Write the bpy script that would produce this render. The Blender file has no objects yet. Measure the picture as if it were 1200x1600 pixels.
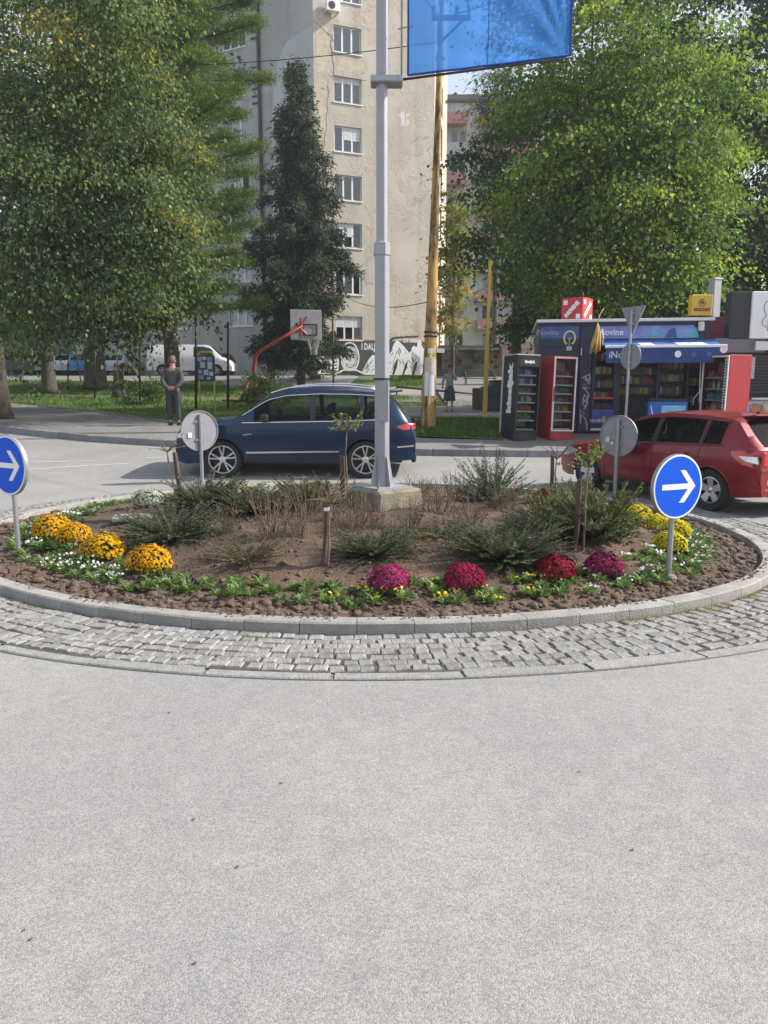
import bpy, bmesh, math, random
import numpy as np
from mathutils import Vector, Matrix, noise as mnoise
R = math.radians
HAZE = .0008  # density of the added haze box
random.seed(7); rng = np.random.default_rng(11)
scene = bpy.context.scene
C = scene.collection

# ------------------------------------------------------------------ camera, sky, sun, exposure
CAM_H, PITCH, FPX = 1.65, 9.0, 1200.0
cd = bpy.data.cameras.new('camera'); cam = bpy.data.objects.new('camera', cd); C.objects.link(cam)
cam.location = (0, 0, CAM_H); cam.rotation_euler = (R(90 - PITCH), 0, 0)
cd.sensor_fit = 'VERTICAL'; cd.sensor_height = 24.0; cd.lens = 18.0; cd.clip_start = 0.05; cd.clip_end = 3000
scene.camera = cam
SUN_EL, SUN_AZ = 38.0, 4.0          # azimuth: degrees from +X towards +Y
world = bpy.data.worlds.new('World'); scene.world = world; world.use_nodes = True
wn = world.node_tree.nodes; bg = wn['Background']
sky = wn.new('ShaderNodeTexSky'); sky.sky_type = 'NISHITA'; sky.sun_disc = False
sky.sun_elevation = R(SUN_EL); sky.sun_rotation = R(90 - SUN_AZ); sky.dust_density = 1.6; sky.air_density = 1.0; sky.ozone_density = 1.0
hz = wn.new('ShaderNodeMixRGB'); hz.inputs[0].default_value = .30; hz.inputs[2].default_value = (8.2, 8.1, 8.0, 1)      # thin high white haze over the whole sky
world.node_tree.links.new(sky.outputs[0], hz.inputs[1]); world.node_tree.links.new(hz.outputs[0], bg.inputs[0]); bg.inputs[1].default_value = 0.13
sd = bpy.data.lights.new('sun', 'SUN'); so = bpy.data.objects.new('sun', sd); C.objects.link(so)
sd.energy = 4.9; sd.angle = R(0.6); sd.color = (1.0, 0.95, 0.87)
sdir = Vector((math.cos(R(SUN_EL)) * math.cos(R(SUN_AZ)), math.cos(R(SUN_EL)) * math.sin(R(SUN_AZ)), math.sin(R(SUN_EL))))
so.rotation_euler = sdir.to_track_quat('Z', 'Y').to_euler()
scene.view_settings.view_transform = 'Standard'; scene.view_settings.look = 'None'
scene.view_settings.exposure = 0.56; scene.view_settings.gamma = 1.0; scene.view_settings.use_curve_mapping = False

# ------------------------------------------------------------------ terrain and rays
PY = [-60, 14, 16, 18.5, 20, 24, 33, 40, 48, 60, 600]
PZ = [0, 0, .16, .48, .62, .72, .82, 1.5, 2.5, 2.9, 3.2]
def H(y): return float(np.interp(y, PY, PZ))
cp, sp_ = math.cos(R(PITCH)), math.sin(R(PITCH))
def ray(px, py):
    a, b = (px - 600) / FPX, (800 - py) / FPX
    return Vector((a, cp + b * sp_, -sp_ + b * cp))
def at(px, py, Y):
    "point at forward distance Y seen at that pixel"
    d = ray(px, py); t = Y / d.y
    return Vector((d.x * t, Y, CAM_H + d.z * t))
def G(px, py, dz=0.0):
    "where that pixel's ray meets the terrain (raised by dz)"
    d = ray(px, py); y = 2.0
    while y < 200:
        t = y / d.y
        if CAM_H + d.z * t <= H(y) + dz: break
        y += 0.02
    t = y / d.y
    return Vector((d.x * t, y, H(y) + dz))

# ------------------------------------------------------------------ mesh builder
class MB:
    def __init__(s): s.v = []; s.f = []
    def add(s, vs, fs):
        o = len(s.v); s.v += [tuple(p) for p in vs]; s.f += [tuple(i + o for i in f) for f in fs]; return s
    def box(s, c, d, rz=0.0, rx=0.0, ry=0.0):
        x, y, z = d[0] / 2, d[1] / 2, d[2] / 2
        m = Matrix.Rotation(rz, 3, 'Z') @ Matrix.Rotation(ry, 3, 'Y') @ Matrix.Rotation(rx, 3, 'X')
        vs = [Vector(c) + m @ Vector(p) for p in [(-x,-y,-z),(x,-y,-z),(x,y,-z),(-x,y,-z),(-x,-y,z),(x,-y,z),(x,y,z),(-x,y,z)]]
        return s.add(vs, [(0,3,2,1),(4,5,6,7),(0,1,5,4),(1,2,6,5),(2,3,7,6),(3,0,4,7)])
    def tube(s, pts, r, n=8, cap=True):
        pts = [Vector(p) for p in pts]; m = len(pts)
        rs = r if isinstance(r, (list, tuple)) else [r] * m
        vs = []; t0 = (pts[1] - pts[0]).normalized()
        ref = Vector((0, 0, 1)) if abs(t0.z) < .9 else Vector((1, 0, 0))
        u = t0.cross(ref).normalized()
        for i, p in enumerate(pts):
            t = (pts[min(i + 1, m - 1)] - pts[max(i - 1, 0)]).normalized()
            u = (u - t * u.dot(t)).normalized(); w = t.cross(u)
            for k in range(n):
                a = 2 * math.pi * k / n
                vs.append(p + (u * math.cos(a) + w * math.sin(a)) * rs[i])
        fs = [(i*n+k, i*n+(k+1)%n, (i+1)*n+(k+1)%n, (i+1)*n+k) for i in range(m-1) for k in range(n)]
        if cap: fs += [tuple(range(n))[::-1], tuple((m-1)*n+k for k in range(n))]
        return s.add(vs, fs)
    def lathe(s, prof, n=24, c=(0,0,0), axis='Z', cap=True):
        vs = []
        for r, h in prof:
            for k in range(n):
                a = 2*math.pi*k/n; x, y = r*math.cos(a), r*math.sin(a)
                p = (x, y, h) if axis == 'Z' else ((x, h, y) if axis == 'Y' else (h, x, y))
                vs.append((p[0]+c[0], p[1]+c[1], p[2]+c[2]))
        m = len(prof)
        fs = [(i*n+k, i*n+(k+1)%n, (i+1)*n+(k+1)%n, (i+1)*n+k) for i in range(m-1) for k in range(n)]
        if cap: fs += [tuple(range(n))[::-1], tuple((m-1)*n+k for k in range(n))]
        return s.add(vs, fs)
    def prism(s, poly, fn, d0, d1):
        "poly of (a,b); fn(a,b,d)->point"
        n = len(poly)
        vs = [fn(a, b, d0) for a, b in poly] + [fn(a, b, d1) for a, b in poly]
        fs = [tuple(range(n))[::-1], tuple(range(n, 2*n))] + [(i, (i+1)%n, n+(i+1)%n, n+i) for i in range(n)]
        return s.add(vs, fs)
    def quad(s, a, b, c, d): return s.add([a, b, c, d], [(0, 1, 2, 3)])
    def build(s, name, mat=None, parent=None, smooth=False, bevel=0.0, fix=True, seg=1):
        me = bpy.data.meshes.new(name)
        me.from_pydata(s.v, [], s.f)
        if fix or bevel:
            bm = bmesh.new(); bm.from_mesh(me)
            if bevel:
                es = [e for e in bm.edges if len(e.link_faces) == 2 and e.calc_face_angle(0) > .5]
                bmesh.ops.bevel(bm, geom=es, offset=bevel, segments=seg, affect='EDGES', profile=.5)
            bmesh.ops.recalc_face_normals(bm, faces=bm.faces)
            bm.to_mesh(me); bm.free()
        if smooth == 'auto':
            me.polygons.foreach_set('use_smooth', [True] * len(me.polygons))
            me.set_sharp_from_angle(angle=R(38))
        elif smooth: me.polygons.foreach_set('use_smooth', [True] * len(me.polygons))
        return link(name, me, mat, parent)
def link(name, me, mat=None, parent=None):
    if mat and not me.materials: me.materials.append(mat)
    o = bpy.data.objects.new(name, me); C.objects.link(o)
    if parent is not None: o.parent = parent
    return o
def tag(o, label=None, cat=None, group=None, kind=None):
    if label: o['label'] = label
    if cat: o['category'] = cat
    if group: o['group'] = group
    if kind: o['kind'] = kind
    return o
def root(name, label, cat, loc=(0,0,0), rz=0.0, group=None):
    o = bpy.data.objects.new(name, None); C.objects.link(o); o.empty_display_size = .2
    o.location = loc; o.rotation_euler = (0, 0, rz); return tag(o, label, cat, group)
KIDS = {}
def copy_tree(o, label=None, parent=None):
    c = o.copy(); C.objects.link(c)
    if parent is not None: c.parent = parent
    if label: c['label'] = label
    for ch in o.children: copy_tree(ch, None, c)
    return c
def bulk(name, V, F, mat, parent=None, col=None, smooth=False):
    "numpy mesh: V (n,3), F (m,k)"
    me = bpy.data.meshes.new(name); n, (m, k) = len(V), F.shape
    me.vertices.add(n); me.vertices.foreach_set('co', np.ascontiguousarray(V, np.float32).ravel())
    me.loops.add(m * k); me.loops.foreach_set('vertex_index', np.ascontiguousarray(F, np.int32).ravel())
    me.polygons.add(m); me.polygons.foreach_set('loop_start', np.arange(0, m * k, k, dtype=np.int32))
    me.polygons.foreach_set('loop_total', np.full(m, k, np.int32))
    if smooth: me.polygons.foreach_set('use_smooth', np.ones(m, bool))
    me.update(calc_edges=True)
    if col is not None:
        a = me.color_attributes.new('tint', 'FLOAT_COLOR', 'POINT')
        a.data.foreach_set('color', np.concatenate([col, np.ones((n, 1))], 1).astype(np.float32).ravel())
    return link(name, me, mat, parent)

# ------------------------------------------------------------------ materials
MATS = {}
def mat(name, col, rough=.6, var=.18, scale=6.0, bump=0.0, bscale=None, metal=0.0, spec=.5, coat=0.0, rnd=0.0, detail=4, col2=None, stretch=None):
    if name in MATS: return MATS[name]
    m = bpy.data.materials.new(name); m.use_nodes = True; MATS[name] = m
    N, L = m.node_tree.nodes, m.node_tree.links; b = N['Principled BSDF']
    b.inputs['Roughness'].default_value = rough; b.inputs['Metallic'].default_value = metal
    b.inputs['Specular IOR Level'].default_value = spec; b.inputs['Coat Weight'].default_value = coat; b.inputs['Coat Roughness'].default_value = .04
    tc = N.new('ShaderNodeTexCoord'); src = tc.outputs['Object']
    if stretch:
        mp = N.new('ShaderNodeMapping'); mp.inputs['Scale'].default_value = stretch; L.new(src, mp.inputs[0]); src = mp.outputs[0]
    nz = N.new('ShaderNodeTexNoise'); nz.inputs['Scale'].default_value = scale; nz.inputs['Detail'].default_value = detail; nz.inputs['Roughness'].default_value = .62
    L.new(src, nz.inputs['Vector'])
    rp = N.new('ShaderNodeValToRGB'); e = rp.color_ramp.elements
    e[0].position = .3; e[1].position = .7
    c2 = col2 or tuple(min(1, x * (1 + var)) for x in col); c1 = tuple(x * (1 - var) for x in col) if not col2 else col
    e[0].color = (*c1, 1); e[1].color = (*c2, 1)
    L.new(nz.outputs[0], rp.inputs[0]); out = rp.outputs[0]
    if rnd:
        oi = N.new('ShaderNodeObjectInfo'); mr = N.new('ShaderNodeMapRange'); mr.inputs['To Min'].default_value = 1 - rnd; mr.inputs['To Max'].default_value = 1 + rnd
        L.new(oi.outputs['Random'], mr.inputs[0])
        vm = N.new('ShaderNodeVectorMath'); vm.operation = 'SCALE'; L.new(out, vm.inputs[0]); L.new(mr.outputs[0], vm.inputs['Scale']); out = vm.outputs[0]
    L.new(out, b.inputs['Base Color'])
    if bump:
        bn = N.new('ShaderNodeTexNoise'); bn.inputs['Scale'].default_value = bscale or scale * 3; bn.inputs['Detail'].default_value = 5
        L.new(src, bn.inputs['Vector']); bp = N.new('ShaderNodeBump'); bp.inputs['Strength'].default_value = bump; bp.inputs['Distance'].default_value = .02
        L.new(bn.outputs[0], bp.inputs['Height']); L.new(bp.outputs[0], b.inputs['Normal'])
    return m
def glassmat(name, tint=(.35,.42,.42), alpha=.55, base=(.01,.012,.014)):
    "tinted pane: part see-through, part dark, with a clear coat reflection"
    if name in MATS: return MATS[name]
    m = bpy.data.materials.new(name); m.use_nodes = True; MATS[name] = m
    N, L = m.node_tree.nodes, m.node_tree.links; b = N['Principled BSDF']
    b.inputs['Base Color'].default_value = (*base, 1); b.inputs['Roughness'].default_value = .04; b.inputs['Specular IOR Level'].default_value = .6
    t = N.new('ShaderNodeBsdfTransparent'); t.inputs[0].default_value = (*tint, 1)
    lw = N.new('ShaderNodeFresnel'); lw.inputs[0].default_value = 1.5
    mp = N.new('ShaderNodeMapRange'); mp.inputs['To Min'].default_value = alpha; mp.inputs['To Max'].default_value = 0.0
    L.new(lw.outputs[0], mp.inputs[0])
    mx = N.new('ShaderNodeMixShader'); L.new(mp.outputs[0], mx.inputs[0]); L.new(b.outputs[0], mx.inputs[1]); L.new(t.outputs[0], mx.inputs[2])
    L.new(mx.outputs[0], N['Material Output'].inputs[0]); return m
def leafmat(name, trans=.35, rough=.55, spec=.35):
    if name in MATS: return MATS[name]
    m = bpy.data.materials.new(name); m.use_nodes = True; MATS[name] = m
    N, L = m.node_tree.nodes, m.node_tree.links; b = N['Principled BSDF']
    b.inputs['Roughness'].default_value = rough; b.inputs['Specular IOR Level'].default_value = spec
    a = N.new('ShaderNodeAttribute'); a.attribute_name = 'tint'
    L.new(a.outputs['Color'], b.inputs['Base Color'])
    tr = N.new('ShaderNodeBsdfTranslucent'); g = N.new('ShaderNodeVectorMath'); g.operation = 'MULTIPLY'; g.inputs[1].default_value = (1.25, 1.45, .75)
    L.new(a.outputs['Color'], g.inputs[0]); L.new(g.outputs[0], tr.inputs[0])
    mx = N.new('ShaderNodeMixShader'); mx.inputs[0].default_value = trans
    L.new(b.outputs[0], mx.inputs[1]); L.new(tr.outputs[0], mx.inputs[2]); L.new(mx.outputs[0], N['Material Output'].inputs[0])
    return m
def asphalt(name, base, speck, scale=110.0, patch=.12):
    if name in MATS: return MATS[name]
    m = bpy.data.materials.new(name); m.use_nodes = True; MATS[name] = m
    N, L = m.node_tree.nodes, m.node_tree.links; b = N['Principled BSDF']; b.inputs['Roughness'].default_value = .85; b.inputs['Specular IOR Level'].default_value = .3
    tc = N.new('ShaderNodeTexCoord')
    vo = N.new('ShaderNodeTexVoronoi'); vo.inputs['Scale'].default_value = scale; L.new(tc.outputs['Object'], vo.inputs['Vector'])
    r1 = N.new('ShaderNodeValToRGB'); e = r1.color_ramp.elements; e[0].position = .05; e[1].position = .95
    e[0].color = (*[x * (1 - speck) for x in base], 1); e[1].color = (*[min(1, x * (1 + speck)) for x in base], 1)
    sep = N.new('ShaderNodeSeparateColor'); L.new(vo.outputs['Color'], sep.inputs[0]); L.new(sep.outputs[0], r1.inputs[0])
    n1 = N.new('ShaderNodeTexNoise'); n1.inputs['Scale'].default_value = .55; n1.inputs['Detail'].default_value = 6; n1.inputs['Roughness'].default_value = .6; L.new(tc.outputs['Object'], n1.inputs['Vector'])
    r2 = N.new('ShaderNodeValToRGB'); e = r2.color_ramp.elements; e[0].position = .3; e[1].position = .72
    e[0].color = (1 - patch, 1 - patch, 1 - patch * .9, 1); e[1].color = (1 + patch*.6, 1 + patch * .5, 1 + patch * .4, 1)
    L.new(n1.outputs[0], r2.inputs[0])
    n3 = N.new('ShaderNodeTexNoise'); n3.inputs['Scale'].default_value = 9; n3.inputs['Detail'].default_value = 8; n3.inputs['Roughness'].default_value = .7; L.new(tc.outputs['Object'], n3.inputs['Vector'])
    r3 = N.new('ShaderNodeValToRGB'); e = r3.color_ramp.elements; e[0].position = .25; e[1].position = .6; e[0].color = (.86, .86, .86, 1); e[1].color = (1.03, 1.03, 1.03, 1); L.new(n3.outputs[0], r3.inputs[0])
    mx = N.new('ShaderNodeVectorMath'); mx.operation = 'MULTIPLY'; L.new(r1.outputs[0], mx.inputs[0]); L.new(r2.outputs[0], mx.inputs[1])
    my = N.new('ShaderNodeVectorMath'); my.operation = 'MULTIPLY'; L.new(mx.outputs[0], my.inputs[0]); L.new(r3.outputs[0], my.inputs[1])
    L.new(my.outputs[0], b.inputs['Base Color'])
    bp = N.new('ShaderNodeBump'); bp.inputs['Strength'].default_value = .4; bp.inputs['Distance'].default_value = .005
    L.new(vo.outputs['Distance'], bp.inputs['Height']); bp.invert = True; L.new(bp.outputs[0], b.inputs['Normal'])
    return m
M_road = asphalt('asphalt_pale', (.283, .279, .272), .24, 190.0, .13)
M_pave = asphalt('asphalt_path', (.21, .205, .2), .22, 70, .2)
M_grass = mat('grass_ground', (.05, .085, .02), .9, .4, 2.5, .6, 30, col2=(.10, .16, .035), detail=8)
M_conc = mat('concrete_kerb', (.22, .21, .195), .88, .14, 5, .4, 60, rnd=.08, col2=(.36, .345, .32), detail=8)
M_cdark = mat('concrete_dark', (.2, .195, .185), .9, .2, 9, .4, 50, rnd=.15)
M_soil = mat('soil', (.038, .024, .017), .95, .4, 2.2, .9, 40, col2=(.15, .094, .064), detail=12)
M_clod = mat('soil_clods', (.065, .046, .034), .95, .4, 14, .8, 60, col2=(.165, .118, .086), detail=6)
M_steel = mat('galvanised_steel', (.34, .35, .36), .42, .08, 10, metal=.55)
M_greyp = mat('grey_painted_steel', (.31, .31, .335), .38, .06, 8, metal=.15)
M_blackp = mat('black_paint', (.016, .017, .02), .45, .2)
M_dsteel = mat('dark_steel', (.03, .032, .036), .5, .2, metal=.4)
M_white = mat('white_paint', (.78, .78, .77), .5, .04)
M_bark = mat('bark', (.04, .032, .026), .95, .35, 5, 1.0, 16, stretch=(3, 3, .6), col2=(.12, .10, .082))
M_woodp = mat('weathered_wood', (.05, .028, .018), .85, .4, 1.5, .6, 14, stretch=(4, 4, 1.0), col2=(.44, .27, .08), detail=8)
MATS['weathered_wood'].node_tree.nodes['Color Ramp'].color_ramp.elements[0].position = .40; MATS['weathered_wood'].node_tree.nodes['Color Ramp'].color_ramp.elements[1].position = .57
M_stake = mat('stake_wood', (.06, .04, .03), .9, .4, 4, .6, 25, stretch=(6, 6, 1), col2=(.16, .1, .075))
M_leaf = leafmat('tree_leaf', .42, .6, .25); M_needle = leafmat('needle_leaf', .28, .65, .2); M_petal = leafmat('petal', .25, .7, .15); M_herb = leafmat('herb_leaf', .3, .5, .3)
M_rubber = mat('rubber', (.018, .018, .019), .8, .2); M_alloy = mat('alloy_rim', (.62, .63, .65), .28, .05, metal=.8)
M_chrome = mat('chrome_trim', (.75, .76, .78), .15, .03, metal=.9)
M_cglass = glassmat('car_glass', (.62, .68, .68), .8); M_wglass = glassmat('window_glass', (.95, .97, .98), .92, (.03, .036, .04)); M_kglass = glassmat('display_glass', (.8, .84, .84), .9)
# ------------------------------------------------------------------ ground, road, pavements
def sheet(name, poly, dz, m, kind='structure', thick=0.0):
    bm = bmesh.new(); vs = [bm.verts.new((p[0], p[1], 0)) for p in poly]; bm.faces.new(vs)
    for y in PY[1:-1]:
        bmesh.ops.bisect_plane(bm, geom=bm.verts[:] + bm.edges[:] + bm.faces[:], plane_co=(0, y, 0), plane_no=(0, 1, 0))
    for v in bm.verts: v.co.z = H(v.co.y) + dz
    bmesh.ops.triangulate(bm, faces=bm.faces)
    if thick:
        r = bmesh.ops.extrude_face_region(bm, geom=bm.faces[:])
        for g in r['geom']:
            if isinstance(g, bmesh.types.BMVert): g.co.z -= thick
    bmesh.ops.recalc_face_normals(bm, faces=bm.faces)
    if not thick:
        for f in bm.faces:
            if f.normal.z < 0: f.normal_flip()
    me = bpy.data.meshes.new(name); bm.to_mesh(me); bm.free()
    o = link(name, me, m); o['kind'] = kind; return o
def gp(pts, dz=0.0): return [tuple(G(x, y, dz).xy) for x, y in pts]
sheet('ground', [(-600, -60), (600, -60), (600, 590), (-600, 590)], -.03, M_grass)
sheet('road', [(-70, -50), (70, -50), (70, 30), (-70, 30)], 0, M_road)
KERB_PX = [(-160, 652), (-60, 664), (0, 673), (40, 677), (80, 682), (130, 687), (190, 691), (270, 696), (380, 702), (520, 707), (650, 709.5), (760, 711), (850, 712), (960, 712.5), (1080, 711), (1250, 706), (1400, 700)]
kxy = gp(KERB_PX, 0.02)
LAWN_PX = [(-160, 622), (-60, 626), (20, 630), (60, 634), (110, 639), (160, 645), (215, 653), (270, 661), (330, 667), (420, 671), (540, 675), (620, 679), (665, 684), (785, 687)]
lawn = gp(LAWN_PX, .13)
pave = kxy + [(34, 20), (34, 60), (lawn[-1][0], 60)] + lawn[::-1]
sheet('pavement', pave, .12, M_pave)
# kerb stones along the far side of the road
def densify(pts, step):
    out = []; acc = 0
    P = [Vector((p[0], p[1], 0)) for p in pts]
    ls = [(P[i+1]-P[i]).length for i in range(len(P)-1)]; L = sum(ls); n = int(L / step)
    for k in range(n + 1):
        s = k * L / n; i = 0
        while i < len(ls) - 1 and s > ls[i]: s -= ls[i]; i += 1
        out.append(P[i].lerp(P[i+1], s / ls[i]))
    return out
def kerb_run(name, pts, step, w, z0, z1, m, pname='kerb_stone'):
    ps = densify(pts, step)
    base = MB()
    for i in range(len(ps) - 1):
        a, b = ps[i], ps[i+1]; mid = (a+b)/2; d = (b-a); ang = math.atan2(d.y, d.x)
        base.box((mid.x, mid.y, H(mid.y) + (z0+z1)/2 - .03), (d.length, w*.8, z1 - z0 - .02), ang)
    par = base.build(name, M_cdark); par['kind'] = 'structure'
    me = None
    for i in range(len(ps) - 1):
        a, b = ps[i], ps[i+1]; mid = (a+b)/2; d = b-a
        if me is None:
            o = MB().box((0, 0, 0), (1, w, z1 - z0)).build(pname, m, par, bevel=.015); me = o.data
        else: o = link(pname, me, None, par)
        o.location = (mid.x, mid.y, H(mid.y) + (z0+z1)/2)
        o.scale = (d.length - .012, 1, 1)
        o.rotation_euler = (0, -math.atan2(H(b.y) - H(a.y), d.length) + random.uniform(-.004, .004), math.atan2(d.y, d.x))
    return par
kerb_run('road_kerb', kxy[1:-1], 1.0, .16, -.1, .145, mat('kerb_granite', (.2, .2, .205), .85, .15, 6, .3, 40, rnd=.12))
kerb_run('lawn_kerb', gp(LAWN_PX[3:12], .13), 1.0, .09, .02, .17, mat('kerb_old', (.17, .155, .14), .9, .2, 6, .3, 40, rnd=.12), 'edging_stone')
# lawn island beside the wooden pole, the footpaths and the bright court beyond
sheet('verge_grass', gp([(636, 681), (700, 683.5), (786, 687), (787, 656), (700, 655), (636, 655)], .13), .135, M_grass)
sheet('footpath', gp([(600, 655), (860, 655), (880, 640), (760, 638), (600, 637)], .05), .128, M_pave)
sheet('court_path', gp([(440, 617), (600, 618), (790, 615), (860, 600), (700, 599), (660, 606), (440, 604)], .0), .012, mat('court_asphalt', (.25, .24, .225), .9, .12, 3))
sheet('side_path', gp([(560, 633), (640, 628), (690, 630), (800, 637), (800, 617), (700, 613), (640, 617), (560, 620)], .0), .018, M_pave)
sheet('court_yard', gp([(355, 606), (540, 606), (560, 589), (540, 585.8), (330, 585.8)], .0), .009, MATS['court_asphalt'])
sheet('parking_lane', [(-60, 45.5), (-4.2, 45.5), (-4.2, 49.5), (-60, 53)], .012, M_pave)
# painted lines on the far road (worn)
def strip(px, w, name='road_marking'):
    a = gp([(x, y - w) for x, y in px], 0); b = gp([(x, y + w) for x, y in px], 0)
    return sheet(name, a + b[::-1], .005, mat('worn_road_paint', (.42, .42, .41), .8, .25, 9))
strip([(30, 735), (120, 729), (200, 724.5)], .55); strip([(30, 723), (100, 721.5), (150, 720)], .4); strip([(228, 716), (262, 714.5)], .6)

# lawn blades: short tufts over the nearer lawn, one countless mass
def grass(name, polys, n, h, dz, hue=((.055, .10, .02), (.16, .24, .06))):
    V = []; T = []
    def inside(x, y, poly):
        c = False; j = len(poly) - 1
        for i in range(len(poly)):
            if (poly[i][1] > y) != (poly[j][1] > y) and x < (poly[j][0]-poly[i][0])*(y-poly[i][1])/(poly[j][1]-poly[i][1])+poly[i][0]: c = not c
            j = i
        return c
    for poly, nn in zip(polys, n):
        xs = [p[0] for p in poly]; ys = [p[1] for p in poly]; k = 0; tries = 0
        while k < nn and tries < nn * 6:
            tries += 1
            x, y = random.uniform(min(xs), max(xs)), random.uniform(min(ys), max(ys))
            if not inside(x, y, poly): continue
            if mnoise.noise((x*.9, y*.9, 0)) < -.3 and random.random() < .7: continue
            k += 1; z = H(y) + dz; hh = h * random.uniform(.5, 1.4) * (1 + .5*mnoise.noise((x*.4, y*.4, 5))); a = random.uniform(0, 6.28); w = hh * .22
            t = random.random(); col = [hue[0][i]*(1-t)+hue[1][i]*t for i in range(3)]
            lx, ly = random.uniform(-.5, .5)*hh, random.uniform(-.5, .5)*hh
            V += [(x - math.cos(a)*w, y - math.sin(a)*w, z), (x + math.cos(a)*w, y + math.sin(a)*w, z), (x + lx, y + ly, z + hh)]; T += [col]*3
    V = np.array(V); F = np.arange(len(V)).reshape(-1, 3)
    o = bulk(name, V, F, M_herb, None, np.array(T)); o['kind'] = 'stuff'
    return tag(o, 'short green lawn grass and weeds in front of the old trees', 'grass')
gl = gp([(-60, 627), (60, 635), (160, 646), (270, 662), (420, 672), (640, 678), (640, 640), (300, 625), (-60, 612)], .05)
gf = gp([(-60, 613), (640, 625), (640, 620), (500, 612), (300, 600), (-60, 592)], .0)
gr = gp([(600, 604), (720, 600), (860, 600), (860, 588), (600, 588)], .0)
gv = gp([(645, 681), (785, 685), (785, 657), (645, 656)], .13)
gm = gp([(560, 637), (780, 638), (700, 624), (650, 619), (600, 618)], .05)
grass('lawn_grass', [gl, gf, gr, gm], [26000, 22000, 9000, 5000], .1, .0); grass('verge_tufts', [gv], [9000], .09, .13)['label'] = 'dark shaded verge grass between wooden pole and black cooler'

# ------------------------------------------------------------------ the roundabout
IC = Vector((-.3, 9.1)); IR = 4.06
RT = {-75: 4.13, -60: 4.27, -43: 4.52, -30: 4.54, -13: 4.44, 5: 4.26, 25: 4.16, 60: 4.05, 90: 4.0, 140: 4.2, 167: 4.42, 180: 4.48, 200: 4.36, 225: 4.15, 247: 4.08, 270: 4.08}
RK = sorted(RT); RXP = [k - 360 for k in RK] + RK + [k + 360 for k in RK]; RYP = [RT[k] for k in RK]*3
RTAB = [float(np.mean(np.interp(np.arange(d - 15, d + 16, 3), RXP, RYP))) for d in range(0, 360)]
def wf(a):
    d = math.degrees(a) % 360; i = int(d) % 360; t = d - int(d)
    return (RTAB[i]*(1 - t) + RTAB[(i + 1) % 360]*t)/IR
def W(x, y):
    "nominal circle to the island's real, slightly oval outline"
    dx, dy = x - IC.x, y - IC.y; k = wf(math.atan2(dy, dx)); return IC.x + dx*k, IC.y + dy*k
def mound(x, y):
    r = math.hypot(x - IC.x, y - IC.y) / wf(math.atan2(y - IC.y, x - IC.x))
    t = min(1, max(0, (IR - .1 - r) / 1.9)); s = t*t*(3-2*t)
    z = .04 + .21*s + .14*max(0, 1 - r/2.4)
    z += .035*mnoise.noise((x*2.2, y*2.2, 0)) + .016*mnoise.noise((x*7, y*7, 3))
    return z
def IG(px, py):
    "pixel to the planted mound"
    d = ray(px, py); y = 3.0
    while y < 14:
        t = y / d.y; x = d.x*t
        if CAM_H + d.z*t <= mound(x, y): break
        y += .01
    return Vector((d.x*y/d.y, y, mound(d.x*y/d.y, y)))
nr, na = 76, 260; V = []; F = []
for i in range(nr + 1):
    r = (IR - .06) * (i / nr) ** .75
    for k in range(na):
        a = 2*math.pi*k/na; x, y = W(IC.x + r*math.cos(a), IC.y + r*math.sin(a))
        z = mound(x, y) + (.03 if i > nr*.78 else .018)*mnoise.noise((x*16, y*16, 7)) + .012*mnoise.noise((x*38, y*38, 2))
        V.append((x, y, z if i < nr else -.02))
F = [(i*na+k, (i+1)*na+k, (i+1)*na+(k+1)%na, i*na+(k+1)%na) for i in range(nr) for k in range(na)]
o = bulk('flower_bed_soil', np.array(V), np.array(F), M_soil, smooth=True); o['kind'] = 'structure'
# earth clods, thick along the rim
bm = bmesh.new(); bmesh.ops.create_icosphere(bm, subdivisions=1, radius=1); bm.verts.ensure_lookup_table()
ico_v = np.array([v.co[:] for v in bm.verts]); ico_f = np.array([[v.index for v in f.verts] for f in bm.faces]); bm.free()
def lumps(pts, sizes, jitter=.3, flat=.7):
    V = []; F = []
    for i, (p, s) in enumerate(zip(pts, sizes)):
        v = ico_v * (1 + jitter*(rng.random((len(ico_v), 1))*2-1)) * (s*rng.uniform(.7, 1.3, 3)) * np.array([1, 1, flat])
        a = rng.uniform(0, 6.28); c_, s_ = math.cos(a), math.sin(a)
        v = v @ np.array([[c_, -s_, 0], [s_, c_, 0], [0, 0, 1]]) + p
        F.append(ico_f + len(ico_v)*i); V.append(v)
    return np.concatenate(V), np.concatenate(F)
pts, sz = [], []
for _ in range(9500):
    a = random.uniform(0, 6.283); r = IR - .16 - abs(random.gauss(0, .24)); x, y = W(IC.x + r*math.cos(a), IC.y + r*math.sin(a))
    s = min(.055, .008 + random.expovariate(1/.0115)); pts.append((x, y, mound(x, y) + s*.02)); sz.append(s)
for _ in range(5200):
    a = random.uniform(0, 6.283); r = (IR - .5) * math.sqrt(random.random()); x, y = W(IC.x + r*math.cos(a), IC.y + r*math.sin(a))
    s = min(.035, .006 + random.expovariate(1/.007)); pts.append((x, y, mound(x, y) + s*.1)); sz.append(s)
for _ in range(900):
    a = random.uniform(3.0, 6.4); x, y = W(IC.x + (IR - .12 + abs(random.gauss(0, .035)))*math.cos(a), IC.y + (IR - .12 + abs(random.gauss(0, .035)))*math.sin(a))
    if mnoise.noise((x*2, y*2, 4)) > -.1: pts.append((x, y, .101)); sz.append(random.uniform(.003, .011))
V, F = lumps(pts, sz, .55, .62)
o = bulk('soil_clods', V, F, M_clod); o['kind'] = 'stuff'; tag(o, 'crumbly brown earth clods along the rim of the flower bed', 'soil')
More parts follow.
